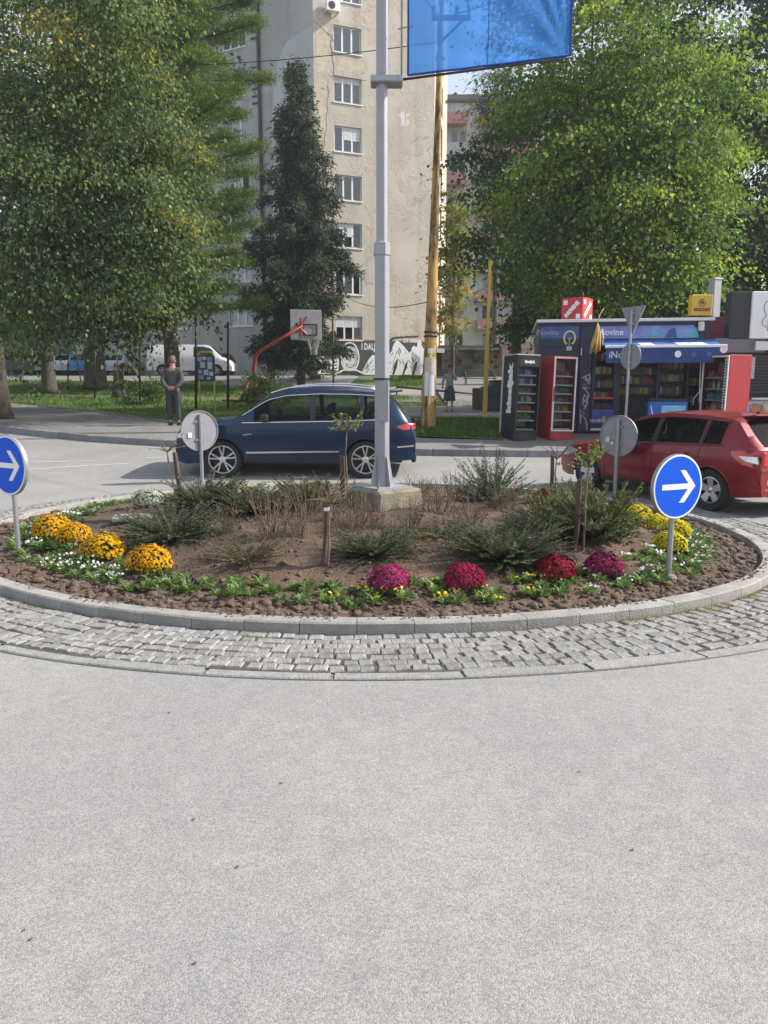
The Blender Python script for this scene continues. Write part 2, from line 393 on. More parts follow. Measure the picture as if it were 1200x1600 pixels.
# kerb ring
def ring_mesh(name, r0, r1, z0, z1, m, n=240):
    b = MB(); vs = []
    for k in range(n):
        a = 2*math.pi*k/n
        for r, z in ((r0, z0), (r1, z0), (r1, z1), (r0, z1)): vs.append((*W(IC.x + r*math.cos(a), IC.y + r*math.sin(a)), z))
    fs = [(4*k+j, 4*k+(j+1)%4, 4*((k+1)%n)+(j+1)%4, 4*((k+1)%n)+j) for k in range(n) for j in range(4)]
    b.add(vs, fs); o = b.build(name, m); o['kind'] = 'structure'; return o
kr = ring_mesh('roundabout_kerb', IR - .11, IR - .02, -.05, .07, M_cdark)
def arc_stone(name, r0, r1, z0, z1, da, m, par, a0, n=5, bev=.012):
    b = MB(); vs = []; mx_, my_ = W(IC.x + r1*math.cos(a0), IC.y + r1*math.sin(a0))
    for k in range(n + 1):
        a = a0 - da/2 + da*k/n
        for r, z in ((r0, z0), (r1, z0), (r1, z1 - bev), (r1 - bev, z1), (r0 + bev*.6, z1), (r0, z1 - bev*.6)):
            x, y = W(IC.x + r*math.cos(a), IC.y + r*math.sin(a)); vs.append((x - mx_, y - my_, z))
    fs = [(6*k+j, 6*k+(j+1)%6, 6*(k+1)+(j+1)%6, 6*(k+1)+j) for k in range(n) for j in range(6)] + [(0,1,2,3,4,5), tuple(6*n+j for j in range(6))[::-1]]
    b.add(vs, fs); o = b.build(name, m, par); o.location = (mx_, my_, random.uniform(-.003, .003)); return o
nk = 66
for k in range(nk): arc_stone('kerb_stone', IR - .13, IR, -.05, .10, 2*math.pi/nk - .005/IR, M_conc, kr, 2*math.pi*(k+.3)/nk)
# cobbled apron
apron = ring_mesh('cobbled_apron', IR - .02, IR + .70, -.08, .0145, mat('joint_sand', (.05, .045, .038), .95, .35, 10, .6, 60, col2=(.11, .10, .08)))
M_cob = mat('granite_cobble', (.17, .166, .16), .8, .25, 16, .5, 55, rnd=.2, col2=(.30, .292, .28))
def cobble_v(wx, wy, seed):
    r = random.Random(seed); c = []
    for z, k in ((-.06, 1.0), (.0135, 1.05), (.0215, .93)):
        for sx, sy in ((-1,-1), (1,-1), (1,1), (-1,1)):
            c.append((sx*wx/2*k*r.uniform(.92, 1.03), sy*wy/2*k*r.uniform(.92, 1.03), z + r.uniform(-.002, .002)))
    c.append((0, 0, .0235)); return c
cob_f = [(0,1,5,4), (1,2,6,5), (2,3,7,6), (3,0,4,7), (4,5,9,8), (5,6,10,9), (6,7,11,10), (7,4,8,11), (8,9,12), (9,10,12), (10,11,12), (11,8,12)]
variants = [MB().add(cobble_v(.091, .092, i), cob_f) for i in range(8)]
spots = []; rr = IR + .065; row = 0
while rr < IR + .65:
    n = int(2*math.pi*rr / .0985); off = random.random()
    for k in range(n):
        a = 2*math.pi*(k + off)/n + random.uniform(-.0025, .0025); r = rr + random.uniform(-.009, .009) + .012*math.sin(a*23+row)
        spots.append((r, a, random.uniform(.86, 1.06), random.uniform(.84, 1.04), random.uniform(-.12, .12)))
    rr += .0945; row += 1
spots = [(*W(IC.x + r*math.cos(a), IC.y + r*math.sin(a)), a, sx, sy, tw) for r, a, sx, sy, tw in spots]
spots.sort(key=lambda s: math.hypot(s[0], s[1]) + (3 if abs(s[0]/max(.1, s[1])) > .53 else 0))
vm = [None]*8; rest = MB()
for i, (x, y, a, sx, sy, tw) in enumerate(spots):
    q = i % 8; zz = .002 + random.uniform(-.004, .004); rot = a + tw
    if i < 300:
        if vm[q] is None: o = variants[q].build('cobblestone', M_cob, apron); vm[q] = o.data
        else: o = link('cobblestone', vm[q], None, apron)
        o.location = (x, y, zz); o.rotation_euler = (random.uniform(-.025, .025), random.uniform(-.025, .025), rot); o.scale = (sx, sy*1.03, 1)
    elif y < 16:
        m_ = Matrix.Rotation(rot, 3, 'Z'); tilt = random.uniform(-.025, .025)
        rest.add([Vector((x, y, zz)) + m_ @ Vector((p[0]*sx, p[1]*sy*1.03, p[2] + p[0]*tilt)) for p in variants[q].v], cob_f)
o = rest.build('cobblestones', mat('granite_cobbles', (.15, .146, .14), .8, .25, 7, .5, 55, col2=(.31, .30, .288)), apron, fix=False); o['kind'] = 'stuff'
# flush edging stones round the apron
er = ring_mesh('apron_edging', IR + .66, IR + .79, -.08, .006, M_cdark); ne = 40; M_edge = mat('edging_stone', (.25, .245, .23), .85, .2, 10, .5, 60, rnd=.08)
for k in range(ne): arc_stone('edging_stone', IR + .66, IR + .785, -.06, .014, 2*math.pi/ne - .02/IR, M_edge, er, 2*math.pi*(k+.5)/ne + random.uniform(-.002, .002), bev=.006)
# dry grass in the apron joints
V = []; T = []
for _ in range(900):
    a = random.choice((random.uniform(3.6, 4.6), random.uniform(4.9, 5.9), random.uniform(5.2, 5.55))); r = IR + .02 + abs(random.gauss(0, .05)) + (random.random() < .4)*random.uniform(0, .58)
    x, y = W(IC.x + r*math.cos(a), IC.y + r*math.sin(a))
    if mnoise.noise((x*3, y*3, 9)) < .02: continue
    for q in range(5):
        h = random.uniform(.012, .04); d = random.uniform(0, 6.28); w = .003; e = random.uniform(.3, 1.2)*h; p = random.uniform(-.02, .02)
        V += [(x+p-w, y, .01), (x+p+w, y, .01), (x+p+math.cos(d)*e, y+math.sin(d)*e, .012+h)]; t = random.random(); T += [(.16+.22*t, .15+.13*t, .045+.06*t)]*3
o = bulk('joint_weeds', np.array(V), np.arange(len(V)).reshape(-1, 3), M_herb, None, np.array(T)); o['kind'] = 'stuff'; tag(o, 'dry yellow weeds and litter in the cobble joints by the kerb', 'weeds')
# scraps of leaf lying on the road
V = []; T = []; 
for px, py in [(303, 1284), (371, 1359), (264, 1115), (988, 1333), (304, 1513), (38, 1456), (48, 1471), (440, 1225), (905, 1210)]:
    p = G(px, py); a = random.uniform(0, 6.28); s = random.uniform(.006, .011) if py > 1250 else .009
    for k in range(8):
        b = a + 2*math.pi*k/8; rr_ = s*(1.3 if k % 4 == 0 else .6)*random.uniform(.7, 1.2)
        b2 = a + 2*math.pi*(k+1)/8
        V += [(p.x, p.y, .008), (p.x + rr_*math.cos(b), p.y + rr_*math.sin(b), .004), (p.x + .8*s*math.cos(b2), p.y + .8*s*math.sin(b2), .006)]; T += [(.15, .13, .11)]*3
o = bulk('leaf_scraps', np.array(V), np.arange(len(V)).reshape(-1, 3), M_herb, None, np.array(T)); o['kind'] = 'stuff'; tag(o, 'small dark scraps of leaf scattered on the pale asphalt', 'litter')
# ------------------------------------------------------------------ planting on the roundabout
M_twig = mat('twig_bark', (.09, .065, .045), .9, .35, 12, .4, 40, col2=(.24, .18, .12))
def shrub_mesh(seed, sprays=290, R0=.5, Hh=.5, up=.5, needles=62, nl=.027, nw=.0042, dark=(.026, .034, .022), lite=(.145, .165, .10), brown=0.0):
    r = np.random.default_rng(seed); V = []; T = []; tw = MB()
    for i in range(sprays):
        a = r.uniform(0, 6.283); el = r.uniform(.05, 1.25)*up + .12; L = r.uniform(.55, 1.05)
        d = np.array([math.cos(a)*math.cos(el)*R0, math.sin(a)*math.cos(el)*R0, math.sin(el)*Hh*1.1]) * L
        p0 = np.array([r.uniform(-.1, .1)*R0, r.uniform(-.1, .1)*R0, .0]); sag = r.uniform(.02, .16)*Hh
        bn = r.random() < brown
        if i % 3 == 0: tw.tube([p0 + d*t + np.array([0, 0, -sag*t*t]) for t in (0, .35, .7, 1)], [.006, .005, .004, .002], 4)
        dn = d/np.linalg.norm(d)
        side = np.cross(dn, [0, 0, 1.]); side /= np.linalg.norm(side) + 1e-6
        for k in range(needles):
            t = .25 + .78*(k + r.random())/needles; p = p0 + d*t + np.array([0, 0, -sag*t*t])
            s = 1 if k % 2 else -1
            nd = dn*r.uniform(.35, .9) + side*s*r.uniform(.5, 1) + np.array([0, 0, r.uniform(-.25, .55)]); nd /= np.linalg.norm(nd)
            w = np.cross(nd, r.normal(size=3)); w /= np.linalg.norm(w) + 1e-6; l = nl*r.uniform(.6, 1.3)
            V += [p, p + nd*l*.5 + w*nw, p + nd*l, p + nd*l*.5 - w*nw]
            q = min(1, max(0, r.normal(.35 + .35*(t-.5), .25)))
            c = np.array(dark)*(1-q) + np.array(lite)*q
            if bn: c = np.array([.12, .085, .045])*r.uniform(.6, 1.4)
            T += [c]*4
    return np.array(V), np.arange(len(V)).reshape(-1, 4), np.array(T), tw
shr = {}
def shrub(kind, px, py, wpx, hpx, label, group=None):
    p = IG(px, py); Y = p.y; k = Y / FPX
    r = root('evergreen_shrub', label, 'shrub', p - Vector((0, 0, .03)), random.uniform(0, 6.28), group)
    if kind not in shr:
        a = dict(yew=dict(), sparse=dict(sprays=120, needles=34, up=.45, brown=.25, dark=(.035, .045, .028), lite=(.15, .155, .10)), juniper=dict(sprays=110, up=.95, needles=50, nl=.034, dark=(.025, .04, .028), lite=(.12, .155, .10)), olive=dict(sprays=150, up=.7, nl=.045, nw=.006, dark=(.035, .045, .024), lite=(.18, .195, .10)))[kind]
        V, F, T, tw = shrub_mesh(len(shr) + 3, **a)
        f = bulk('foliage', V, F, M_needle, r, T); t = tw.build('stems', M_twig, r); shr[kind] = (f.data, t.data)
    else: link('foliage', shr[kind][0], None, r); link('stems', shr[kind][1], None, r)
    w = wpx*k/.72; h = hpx*k/.34; r.scale = (w, w, h); return r
SH = [('yew', 268, 842, 135, 62, 'dark spreading evergreen shrub behind the two rightmost golden mums'),
 ('yew', 322, 796, 120, 62, 'evergreen shrub at the foot of the left round sign seen from behind'),
 ('yew', 396, 800, 110, 52, 'low evergreen shrub in front of the blue car, beside the two small white mums'),
 ('sparse', 388, 872, 118, 56, 'thin half bare shrub on open soil left of the cut stake'),
 ('yew', 588, 866, 120, 52, 'low dark green shrub in front of the concrete plinth'),
 ('yew', 790, 874, 165, 78, 'largest dense dark evergreen shrub, above the crimson mums'),
 ('juniper', 768, 785, 125, 62, 'feathery upright juniper shrub just right of the lamp post plinth'),
 ('olive', 925, 842, 130, 88, 'olive green grassy shrub round the leafy stake near the red car'),
 ('olive', 865, 822, 90, 56, 'olive shrub in front of the far dark red mum'),
 ('yew', 838, 838, 100, 56, 'evergreen shrub between the largest shrub and the leafy stake'),
 ('sparse', 690, 836, 110, 44, 'sparse brownish shrub right of the concrete plinth'),
 ('olive', 478, 792, 95, 46, 'yellowish grassy shrub under the blue car doors')]
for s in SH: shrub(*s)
# bare rose bushes
def rose_mesh(seed, n=34, Rr=.4, Hh=.5, leaves=70, red=.25):
    r = random.Random(seed); st = MB(); V = []; T = []
    for i in range(n):
        a = r.uniform(0, 6.28); q = r.uniform(.0, .45)*Rr; x, y = q*math.cos(a), q*math.sin(a); h = Hh*r.uniform(.5, 1.1); lean = r.uniform(.1, .6)*Rr
        P = [Vector((x + lean*t*math.cos(a) + r.uniform(-.02, .02), y + lean*t*math.sin(a) + r.uniform(-.02, .02), h*t)) for t in (0, .35, .7, 1)]
        st.tube(P, [.0055, .0045, .0035, .002], 4)
        for k in range(2):
            b = P[1+k]; d = Vector((r.uniform(-1, 1), r.uniform(-1, 1), r.uniform(.4, 1.4))).normalized()*r.uniform(.06, .16); st.tube([b, b + d], [.0035, .0018], 3)
            for q_ in range(leaves // n + 1):
                if r.random() < .5: continue
                p = b + d*r.uniform(.5, 1.1); nd = Vector((r.uniform(-1, 1), r.uniform(-1, 1), r.uniform(-.4, .5))).normalized(); w = nd.cross(Vector((r.uniform(-1,1), r.uniform(-1,1), 1))).normalized(); l = r.uniform(.02, .04)
                V += [p, p + nd*l*.5 + w*l*.3, p + nd*l, p + nd*l*.5 - w*l*.3]
                c = (.2*r.uniform(.7, 1.3), .06, .03) if r.random() < red else (.10*r.uniform(.5, 1.4), .13*r.uniform(.6, 1.3), .045)
                T += [c]*4
    return st, np.array(V), np.arange(len(V)).reshape(-1, 4), np.array(T)
rose_data = []
for i, (px, py, w, h, lab) in enumerate([
 (425, 838, 120, 66, 'bare brown rose bush left of the tall cut stake'), (480, 806, 110, 60, 'tangle of bare rose stems below the blue car door'),
 (545, 832, 100, 52, 'reddish bare rose bush beside the left edge of the plinth'), (640, 826, 90, 46, 'bare rose stems in front of the plinth corner'),
 (690, 802, 100, 52, 'brown bare rose bush right of the grey lamp post'), (655, 776, 80, 36, 'bare rose bush behind the lamp post base'),
 (790, 796, 90, 50, 'rose bush with rusty leaves in front of the juniper'), (585, 824, 80, 40, 'dry rose bush against the plinth front'),
 (360, 830, 90, 44, 'bare rose bush behind the sparse shrub'), (735, 822, 100, 50, 'dry twiggy rose bush left of the largest evergreen'),
 (560, 822, 80, 56, 'rusty stemmed rose bush in front of the plinth left half'), (465, 838, 90, 56, 'bare rose bush just left of the cut stake'), (612, 842, 84, 44, 'low bare rose bush above the pink purple mum'), (520, 812, 80, 46, 'bare rose bush behind the cut stake'), (715, 780, 90, 44, 'bare rose bush left of the juniper')]):
    p = IG(px, py); k = p.y/FPX; rt = root('rose_bush', lab, 'rose bush', p - Vector((0, 0, .02)), i*1.3)
    if i < 4:
        st, V, F, T = rose_mesh(i + 20); a = st.build('stems', mat('rose_stems', (.09, .06, .042), .85, .4, 9, col2=(.22, .16, .11)), rt, fix=False); b = bulk('leaves', V, F, M_herb, rt, T); rose_data.append((a.data, b.data))
    else: link('stems', rose_data[i % 4][0], None, rt); link('leaves', rose_data[i % 4][1], None, rt)
    rt.scale = (w*k*1.1, w*k*1.1, h*k/.46)
# chrysanthemum cushions
def mum_mesh(seed, n=400, fr=.041):
    r = np.random.default_rng(seed); FV = []; FT = []; LV = []; LT = []
    gold = math.pi*(3 - 5**.5)
    for i in range(n):
        z = 1 - (i + .5)/n*1.12; z = max(z, -.12); a = i*gold; q = math.sqrt(max(0, 1 - z*z)); d = np.array([q*math.cos(a), q*math.sin(a), z]) + r.normal(0, .05, 3); d /= np.linalg.norm(d)
        rad = .5*(1 + .09*math.sin(a*3 + seed) + .03*math.sin(z*7 + a*2) + r.normal(0, .03)); p = d*np.array([rad, rad, rad*.86]) + np.array([0, 0, .22])
        u = np.cross(d, [.3, .2, 1]); u /= np.linalg.norm(u); w = np.cross(d, u); s = fr*r.uniform(.75, 1.25); tone = r.uniform(.7, 1.2)
        for ring, (np_, rr, lift) in enumerate(((9, 1.0, .1), (6, .6, .42))):
            for k in range(np_):
                b = 6.283*(k + .5*ring + r.uniform(-.15, .15))/np_; e = u*math.cos(b) + w*math.sin(b); f = -u*math.sin(b) + w*math.cos(b)
                tip = p + e*s*rr + d*s*(lift + r.uniform(-.15, .15)); mid = p + e*s*rr*.55 + d*s*(lift*.9 + .15)
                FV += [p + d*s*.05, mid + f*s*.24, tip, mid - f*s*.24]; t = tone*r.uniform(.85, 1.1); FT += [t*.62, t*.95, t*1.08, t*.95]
    for i in range(420):
        z = r.uniform(-.3, .9); a = r.uniform(0, 6.283); q = math.sqrt(max(0, 1 - z*z)); d = np.array([q*math.cos(a), q*math.sin(a), z]); p = d*np.array([.46, .46, .38])*r.uniform(.85, 1.02) + np.array([0, 0, .2])
        nd = d + r.normal(0, .5, 3); nd /= np.linalg.norm(nd); w = np.cross(nd, r.normal(size=3)); w /= np.linalg.norm(w); l = r.uniform(.07, .12)
        LV += [p - nd*l*.3, p + w*l*.35, p + nd*l*.6, p - w*l*.35]; c = np.array([.03, .05, .018])*r.uniform(.6, 1.8); LT += [c]*4
    return np.array(FV), np.array(FT), np.array(LV), np.array(LT)
MV = [mum_mesh(i) for i in range(3)]; mum_cache = {}
MCOL = {'gold': (.85, .50, .015), 'amber': (.88, .56, .02), 'magenta': (.48, .045, .20), 'crimson': (.44, .014, .10), 'red': (.36, .012, .045), 'violet': (.38, .02, .15), 'yellow': (.80, .66, .03), 'white': (.62, .62, .56), 'maroon': (.19, .018, .018)}
for i, (cn, px, py, w, lab) in enumerate([
 ('gold', 82, 841, 60, 'leftmost golden mum, half hidden behind another golden mum'), ('gold', 117, 848, 52, 'golden mum second from left, touching the leftmost one'),
 ('amber', 163, 874, 68, 'golden mum third from left, nearer the white pansies'), ('gold', 236, 893, 70, 'rightmost golden orange mum, standing alone on bare soil'),
 ('magenta', 608, 922, 66, 'pinkish purple mum in the middle of the front edge'), ('crimson', 724, 918, 64, 'deep magenta mum second along the front edge'),
 ('red', 867, 904, 64, 'crimson red mum close below the leafy stake'), ('violet', 940, 900, 62, 'purple mum right of the crimson red one'),
 ('white', 232, 792, 48, 'white mum at the far left rim by the slanted brown stake'), ('white', 360, 778, 36, 'small white mum behind the left round sign, near the car front wheel'),
 ('white', 417, 773, 34, 'small white mum under the blue car doors'), ('maroon', 851, 787, 40, 'dark red mum at the far rim by the bare stake'),
 ('yellow', 994, 815, 46, 'topmost yellow mum below the grey back of the round sign'), ('yellow', 1026, 828, 42, 'small yellow mum left of the blue arrow sign post'),
 ('yellow', 1056, 838, 46, 'yellow mum directly behind the right arrow sign post'), ('yellow', 1047, 862, 52, 'nearest yellow mum, in front of the other yellow ones'),
 ('red', 572, 766, 20, 'tiny red flower cushion behind the lamp post plinth')]):
    p = IG(px, py); k = p.y/FPX; rt = root('chrysanthemum', lab, 'chrysanthemum', p - Vector((0, 0, .01)), i*1.7); q = i % 3; key = (cn, q)
    if key not in mum_cache:
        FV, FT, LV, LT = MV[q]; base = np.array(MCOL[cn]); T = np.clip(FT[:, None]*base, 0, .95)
        if cn in ('gold', 'amber'): rr_ = np.repeat(rng.random(len(FT)//4) < .3, 4); T[rr_] = np.clip(FT[rr_, None]*np.array([.82, .38, .012]), 0, .9)
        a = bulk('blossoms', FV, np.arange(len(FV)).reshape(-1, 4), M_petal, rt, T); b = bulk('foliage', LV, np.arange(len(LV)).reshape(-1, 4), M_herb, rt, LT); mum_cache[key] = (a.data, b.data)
    else: link('blossoms', mum_cache[key][0], None, rt); link('foliage', mum_cache[key][1], None, rt)
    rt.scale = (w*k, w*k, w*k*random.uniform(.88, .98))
# pansies
def pansy(seed, col, nf):
    r = random.Random(seed); LV = []; LT = []; FV = []; FT = []
    for i in range(64):
        a = r.uniform(0, 6.28); el = r.uniform(.1, 1.1); d = Vector((math.cos(a)*math.cos(el), math.sin(a)*math.cos(el), math.sin(el))); p = d*r.uniform(.01, .075); l = r.uniform(.028, .062); w = d.cross(Vector((0, 0, 1))).normalized()*l*.3
        n = w.cross(d).normalized()
        LV += [p, p + d*l*.5 + w + n*l*.1, p + d*l - n*l*.12, p + d*l*.5 - w + n*l*.1]; t = r.random(); c = (.07 + .13*t, .13 + .15*t, .04 + .06*t); LT += [c]*4
    for i in range(nf):
        a = r.uniform(0, 6.28); p = Vector((math.cos(a)*r.uniform(.01, .1), math.sin(a)*r.uniform(.01, .1), r.uniform(.06, .11))); d = Vector((r.uniform(-.7, .7), r.uniform(-1, .2), r.uniform(.3, .8))).normalized(); u = d.cross(Vector((.2, .1, 1))).normalized(); w = d.cross(u); s = r.uniform(.010, .0155)
        for k in range(5):
            b = 6.283*k/5 + .3; e = u*math.cos(b) + w*math.sin(b); f = w*math.cos(b) - u*math.sin(b)
            for part in ((0, .3), ): FV += [p, p + e*s*.75 + f*s*.55, p + e*s*1.25 + d*s*.1, p + e*s*.75 - f*s*.55]; t = r.uniform(.85, 1.05); FT += [tuple(x*t*(.6 if col[0] > .6 and col[2] < .2 and k == 0 else 1) for x in col)]*4
    return LV, LT, FV, FT
PC = {'white': (.74, .74, .76), 'yellow': (.82, .66, .02), 'purple': (.03, .012, .06), 'leafy': (.5, .5, .4)}
pan_cache = {}
PLAB = {'white': ('pansy with white blooms in the ring of bedding plants', 'white pansies in the flower ring'), 'yellow': ('pansy with yellow blooms in the ring of bedding plants', 'yellow pansies in the flower ring'), 'purple': ('pansy with near black purple blooms in front of the golden mums', 'dark purple pansies'), 'leafy': ('low bedding plant in leaf without open blooms', 'leafy bedding plants in the flower ring')}
def put_pansy(x, y, kind, i, sc):
    key = (kind, i % 4); rt = root('pansy', PLAB[kind][0], 'pansy', (x, y, mound(x, y)), random.uniform(-.6, .6), PLAB[kind][1])
    if key not in pan_cache:
        LV, LT, FV, FT = pansy(i % 4 + 50, PC[kind], {'white': 6, 'yellow': 6, 'purple': 6, 'leafy': 0}[kind])
        a = bulk('leaves', np.array([v[:] for v in LV]), np.arange(len(LV)).reshape(-1, 4), M_herb, rt, np.array(LT)).data
        b = bulk('blooms', np.array([v[:] for v in FV]), np.arange(len(FV)).reshape(-1, 4), M_petal, rt, np.array(FT)) if FV else None
        if b: b['kind'] = 'stuff'
        pan_cache[key] = (a, b.data if b else None)
    else:
        link('leaves', pan_cache[key][0], None, rt)
        if pan_cache[key][1]: link('blooms', pan_cache[key][1], None, rt)['kind'] = 'stuff'
    rt.scale = (sc*.9,)*2 + (sc*.8,)
i = 0
for aa in np.arange(0, 360, 2.9):
    a = R(aa + random.uniform(-1, 1)); d = math.degrees(a) % 360
    rows = 4 if (170 < d < 240 or d > 308 or d < 12) else (3 if d > 170 else 2)
    for rw in range(rows):
        r = IR - .56 - .13*rw + random.uniform(-.05, .05); b = a + random.uniform(-.02, .02); x, y = W(IC.x + r*math.cos(b), IC.y + r*math.sin(b))
        if 30 < d < 100: continue
        u = random.random()
        if 170 < d < 240: kind = 'white' if u < .5 else 'leafy'
        elif 240 <= d < 268: kind = 'leafy' if u < .85 else 'white'
        elif 268 <= d < 300: kind = 'yellow' if u < .55 else 'leafy'
        elif 300 <= d or d < 12: kind = 'white' if u < .42 else 'leafy'
        elif d > 100 and d < 150: kind = 'leafy' if u < .7 else 'yellow'
        else: kind = 'leafy'
        put_pansy(x, y, kind, i, random.uniform(.75, 1.15)); i += 1
for px, py in ((293, 918), (296, 925)):
    p = IG(px, py); put_pansy(p.x, p.y, 'purple', 1, 1.1)
# stakes and young grafted trees
def young_tree(px, py, top, wpx, leafy, label, lean=0.0, stem_off=.05, stem_top=None, tie=False, red=False, crown_y=None):
    p = IG(px, py); k = p.y/FPX; h = (py - top)*k; r = root('staked_tree', label, 'young tree', p - Vector((0, 0, .04)))
    w = wpx*k/2.5
    MB().tube([(0, 0, 0), (lean*h*.5 + .006, 0, h*.5), (lean*h, .0, h+.04)], [w*1.05, w, w*.92], 9).build('stake', M_stake, r, smooth='auto')
    if stem_top is not None:
        hs = (py - stem_top)*k; x0 = stem_off
        P = [(x0, -.03, 0), (x0*.8 + lean*hs*.3 + .012, -.03, hs*.35), (x0*.9 + lean*hs*.7 - .01, -.03, hs*.7), (x0 + lean*hs, -.02, hs)]
        st = MB().tube(P, [.013, .011, .010, .008], 6); V = []; T = []
        rd = random.Random(int(px))
        for q in range(16):
            d = Vector((rd.uniform(-1, 1), rd.uniform(-1, 1), rd.uniform(.1, 1.1))).normalized()*rd.uniform(.14, .36); b = Vector(P[3]); st.tube([b, b + d*.5 + Vector((0, 0, .02)), b + d], [.005, .0035, .0015], 4)
            for e in range(leafy):
                c = b + d*rd.uniform(.35, 1.05); nd = Vector((rd.uniform(-1, 1), rd.uniform(-1, 1), rd.uniform(-.8, .5))).normalized(); u = nd.cross(Vector((rd.uniform(-1, 1), rd.uniform(-1, 1), 1))).normalized(); l = rd.uniform(.03, .05)
                V += [c, c + nd*l*.5 + u*l*.3, c + nd*l, c + nd*l*.5 - u*l*.3]; t = rd.random(); T += [(.10 + .12*t, .13 + .13*t, .05 + .04*t)]*4
        st.build('stem', M_twig, r, fix=False)
        if V: bulk('leaves', np.array([v[:] for v in V]), np.arange(len(V)).reshape(-1, 4), M_herb, r, np.array(T))
    if tie: MB().box((lean*h*.96, -w*.4, h*.965), (w*2.1, w*2.0, .03)).build('tie', M_white, r, bevel=.003)
    return r
young_tree(505, 882, 782, 10, 0, 'tall cut grey stem with a white wrapped top on open soil', lean=.07, stem_off=.04, stem_top=776, tie=True)
young_tree(513, 790, 752, 11, 0, 'short dark stake with a reddish cut top behind the tall cut stem', tie=False)
young_tree(898, 860, 747, 11, 16, 'dark stake with a leafy young tree, in front of the red car', lean=.03, stem_off=.07, stem_top=720)
young_tree(861, 782, 711, 8, 0, 'slim stake with a bare twiggy crown at the far rim', stem_off=.05, stem_top=712)
young_tree(284, 786, 706, 10, 1, 'slanted reddish brown stake with bare twigs left of the round sign', lean=-.1, stem_off=-.08, stem_top=700)
young_tree(535, 778, 712, 11, 14, 'dark stake with a thin leafy tree against the blue car', stem_off=.06, stem_top=668, tie=False)
p = IG(208, 812)
o = MB().box((0, 0, 0), (.42, .3, .05), .2).build('stone_slab', M_cdark, bevel=.01); o.location = p + Vector((0, 0, .02)); tag(o, 'small grey stone slab lying on the soil behind the golden mums', 'stone slab')
# ------------------------------------------------------------------ lamp post, banner, round signs
FP = IG(597, 792); FP = Vector((at(597, 790, 8.75).x, 8.75, 0)); FPz = .36
pl = MB().box((0, 0, .0), (.64, .64, .62)).build('concrete_plinth', mat('mossy_concrete', (.13, .112, .085), .95, .3, 7, .6, 40, col2=(.28, .25, .185)), bevel=.025)
pl.location = (FP.x + .02, FP.y, .24); pl.rotation_euler = (0, 0, R(38)); tag(pl, 'square mossy concrete block under the grey lamp post', 'plinth')
lp = root('lamp_post', 'tall grey metal post rising from the concrete block', 'lamp post', (FP.x, FP.y, .55))
def ngon_col(prof, n=8, rot=R(22.5)):
    b = MB(); vs = []
    for r, z in prof:
        for k in range(n): a = rot + 2*math.pi*k/n; vs.append((r*math.cos(a), r*math.sin(a), z))
    m = len(prof); b.add(vs, [(i*n+k, i*n+(k+1)%n, (i+1)*n+(k+1)%n, (i+1)*n+k) for i in range(m-1) for k in range(n)] + [tuple(range(n))[::-1], tuple((m-1)*n+k for k in range(n))]); return b
ngon_col([(.098, 0), (.09, .3), (.086, 2.62), (.086, 2.66), (.0, 2.66)][:4]).build('lower_shaft', M_greyp, lp, bevel=.006)
ngon_col([(.067, 2.66), (.06, 8.4)]).build('upper_shaft', M_greyp, lp, bevel=.005)
ngon_col([(.098, 2.56), (.098, 2.685), (.07, 2.70)]).build('shaft_collar', M_greyp, lp)
b = MB().box((0, 0, .012), (.5, .5, .024), R(38))
for k in range(4):
    a = R(38) + k*math.pi/2; m_ = Matrix.Rotation(a, 3, 'Z')
    b.prism([(.08, .02), (.165, .02), (.095, .36), (.08, .36)], lambda u, v, d, m_=m_: m_ @ Vector((u, d, v)), -.007, .007)
b.build('base_plate', M_greyp, lp)
for k in range(4):
    a = R(38+45) + k*math.pi/2; MB().lathe([(.016, .02), (.016, .06), (.008, .06), (.008, .1)], 6, (.32*math.cos(a), .32*math.sin(a), 0)).build('anchor_bolt', M_steel, lp)
MB().box((.02, -.088, .98), (.11, .014, .46)).build('access_door', M_greyp, lp, bevel=.004)
b = MB()
for z, rr_ in ((1.215, .094),): b.lathe([(rr_, z), (rr_ + .006, z), (rr_ + .006, z + .02), (rr_, z + .02)], 20)
b.build('strap_band', M_dsteel, lp)
BZ = 4.33
MB().box((.05, -.0, BZ), (.34, .2, .075)).build('clamp', M_steel, lp, bevel=.012)
ba = R(-10)
bm_ = Matrix.Rotation(ba, 3, 'Z')
def bp_(u, z): v = bm_ @ Vector((u, 0, 0)); return Vector((v.x, v.y, z))
MB().tube([bp_(.06, BZ), bp_(.3, BZ + .012), bp_(1.96, BZ + .105)], [.014, .014, .012], 8).build('banner_arm', M_dsteel, lp, smooth=True)
MB().tube([bp_(.21, BZ), bp_(.21, BZ + 3.6)], .011, 6).build('banner_rod', M_steel, lp, smooth=True)
b = MB()
for z in (.5, 1.5, 2.6): b.tube([bp_(.17, BZ + z), bp_(.33, BZ + z + .02)], .008, 5)
b.build('rod_clips', M_steel, lp)
MB().tube([(.02, 0, 8.4), (.5, -.05, 8.7), (1.6, -.2, 8.8)], [.05, .045, .04], 8).build('lamp_arm', M_greyp, lp, smooth=True)
MB().lathe([(.02, .06), (.14, .05), (.16, 0), (.05, -.06)], 16, (1.7, -.2, 8.8)).build('lamp_head', M_greyp, lp, smooth='auto')
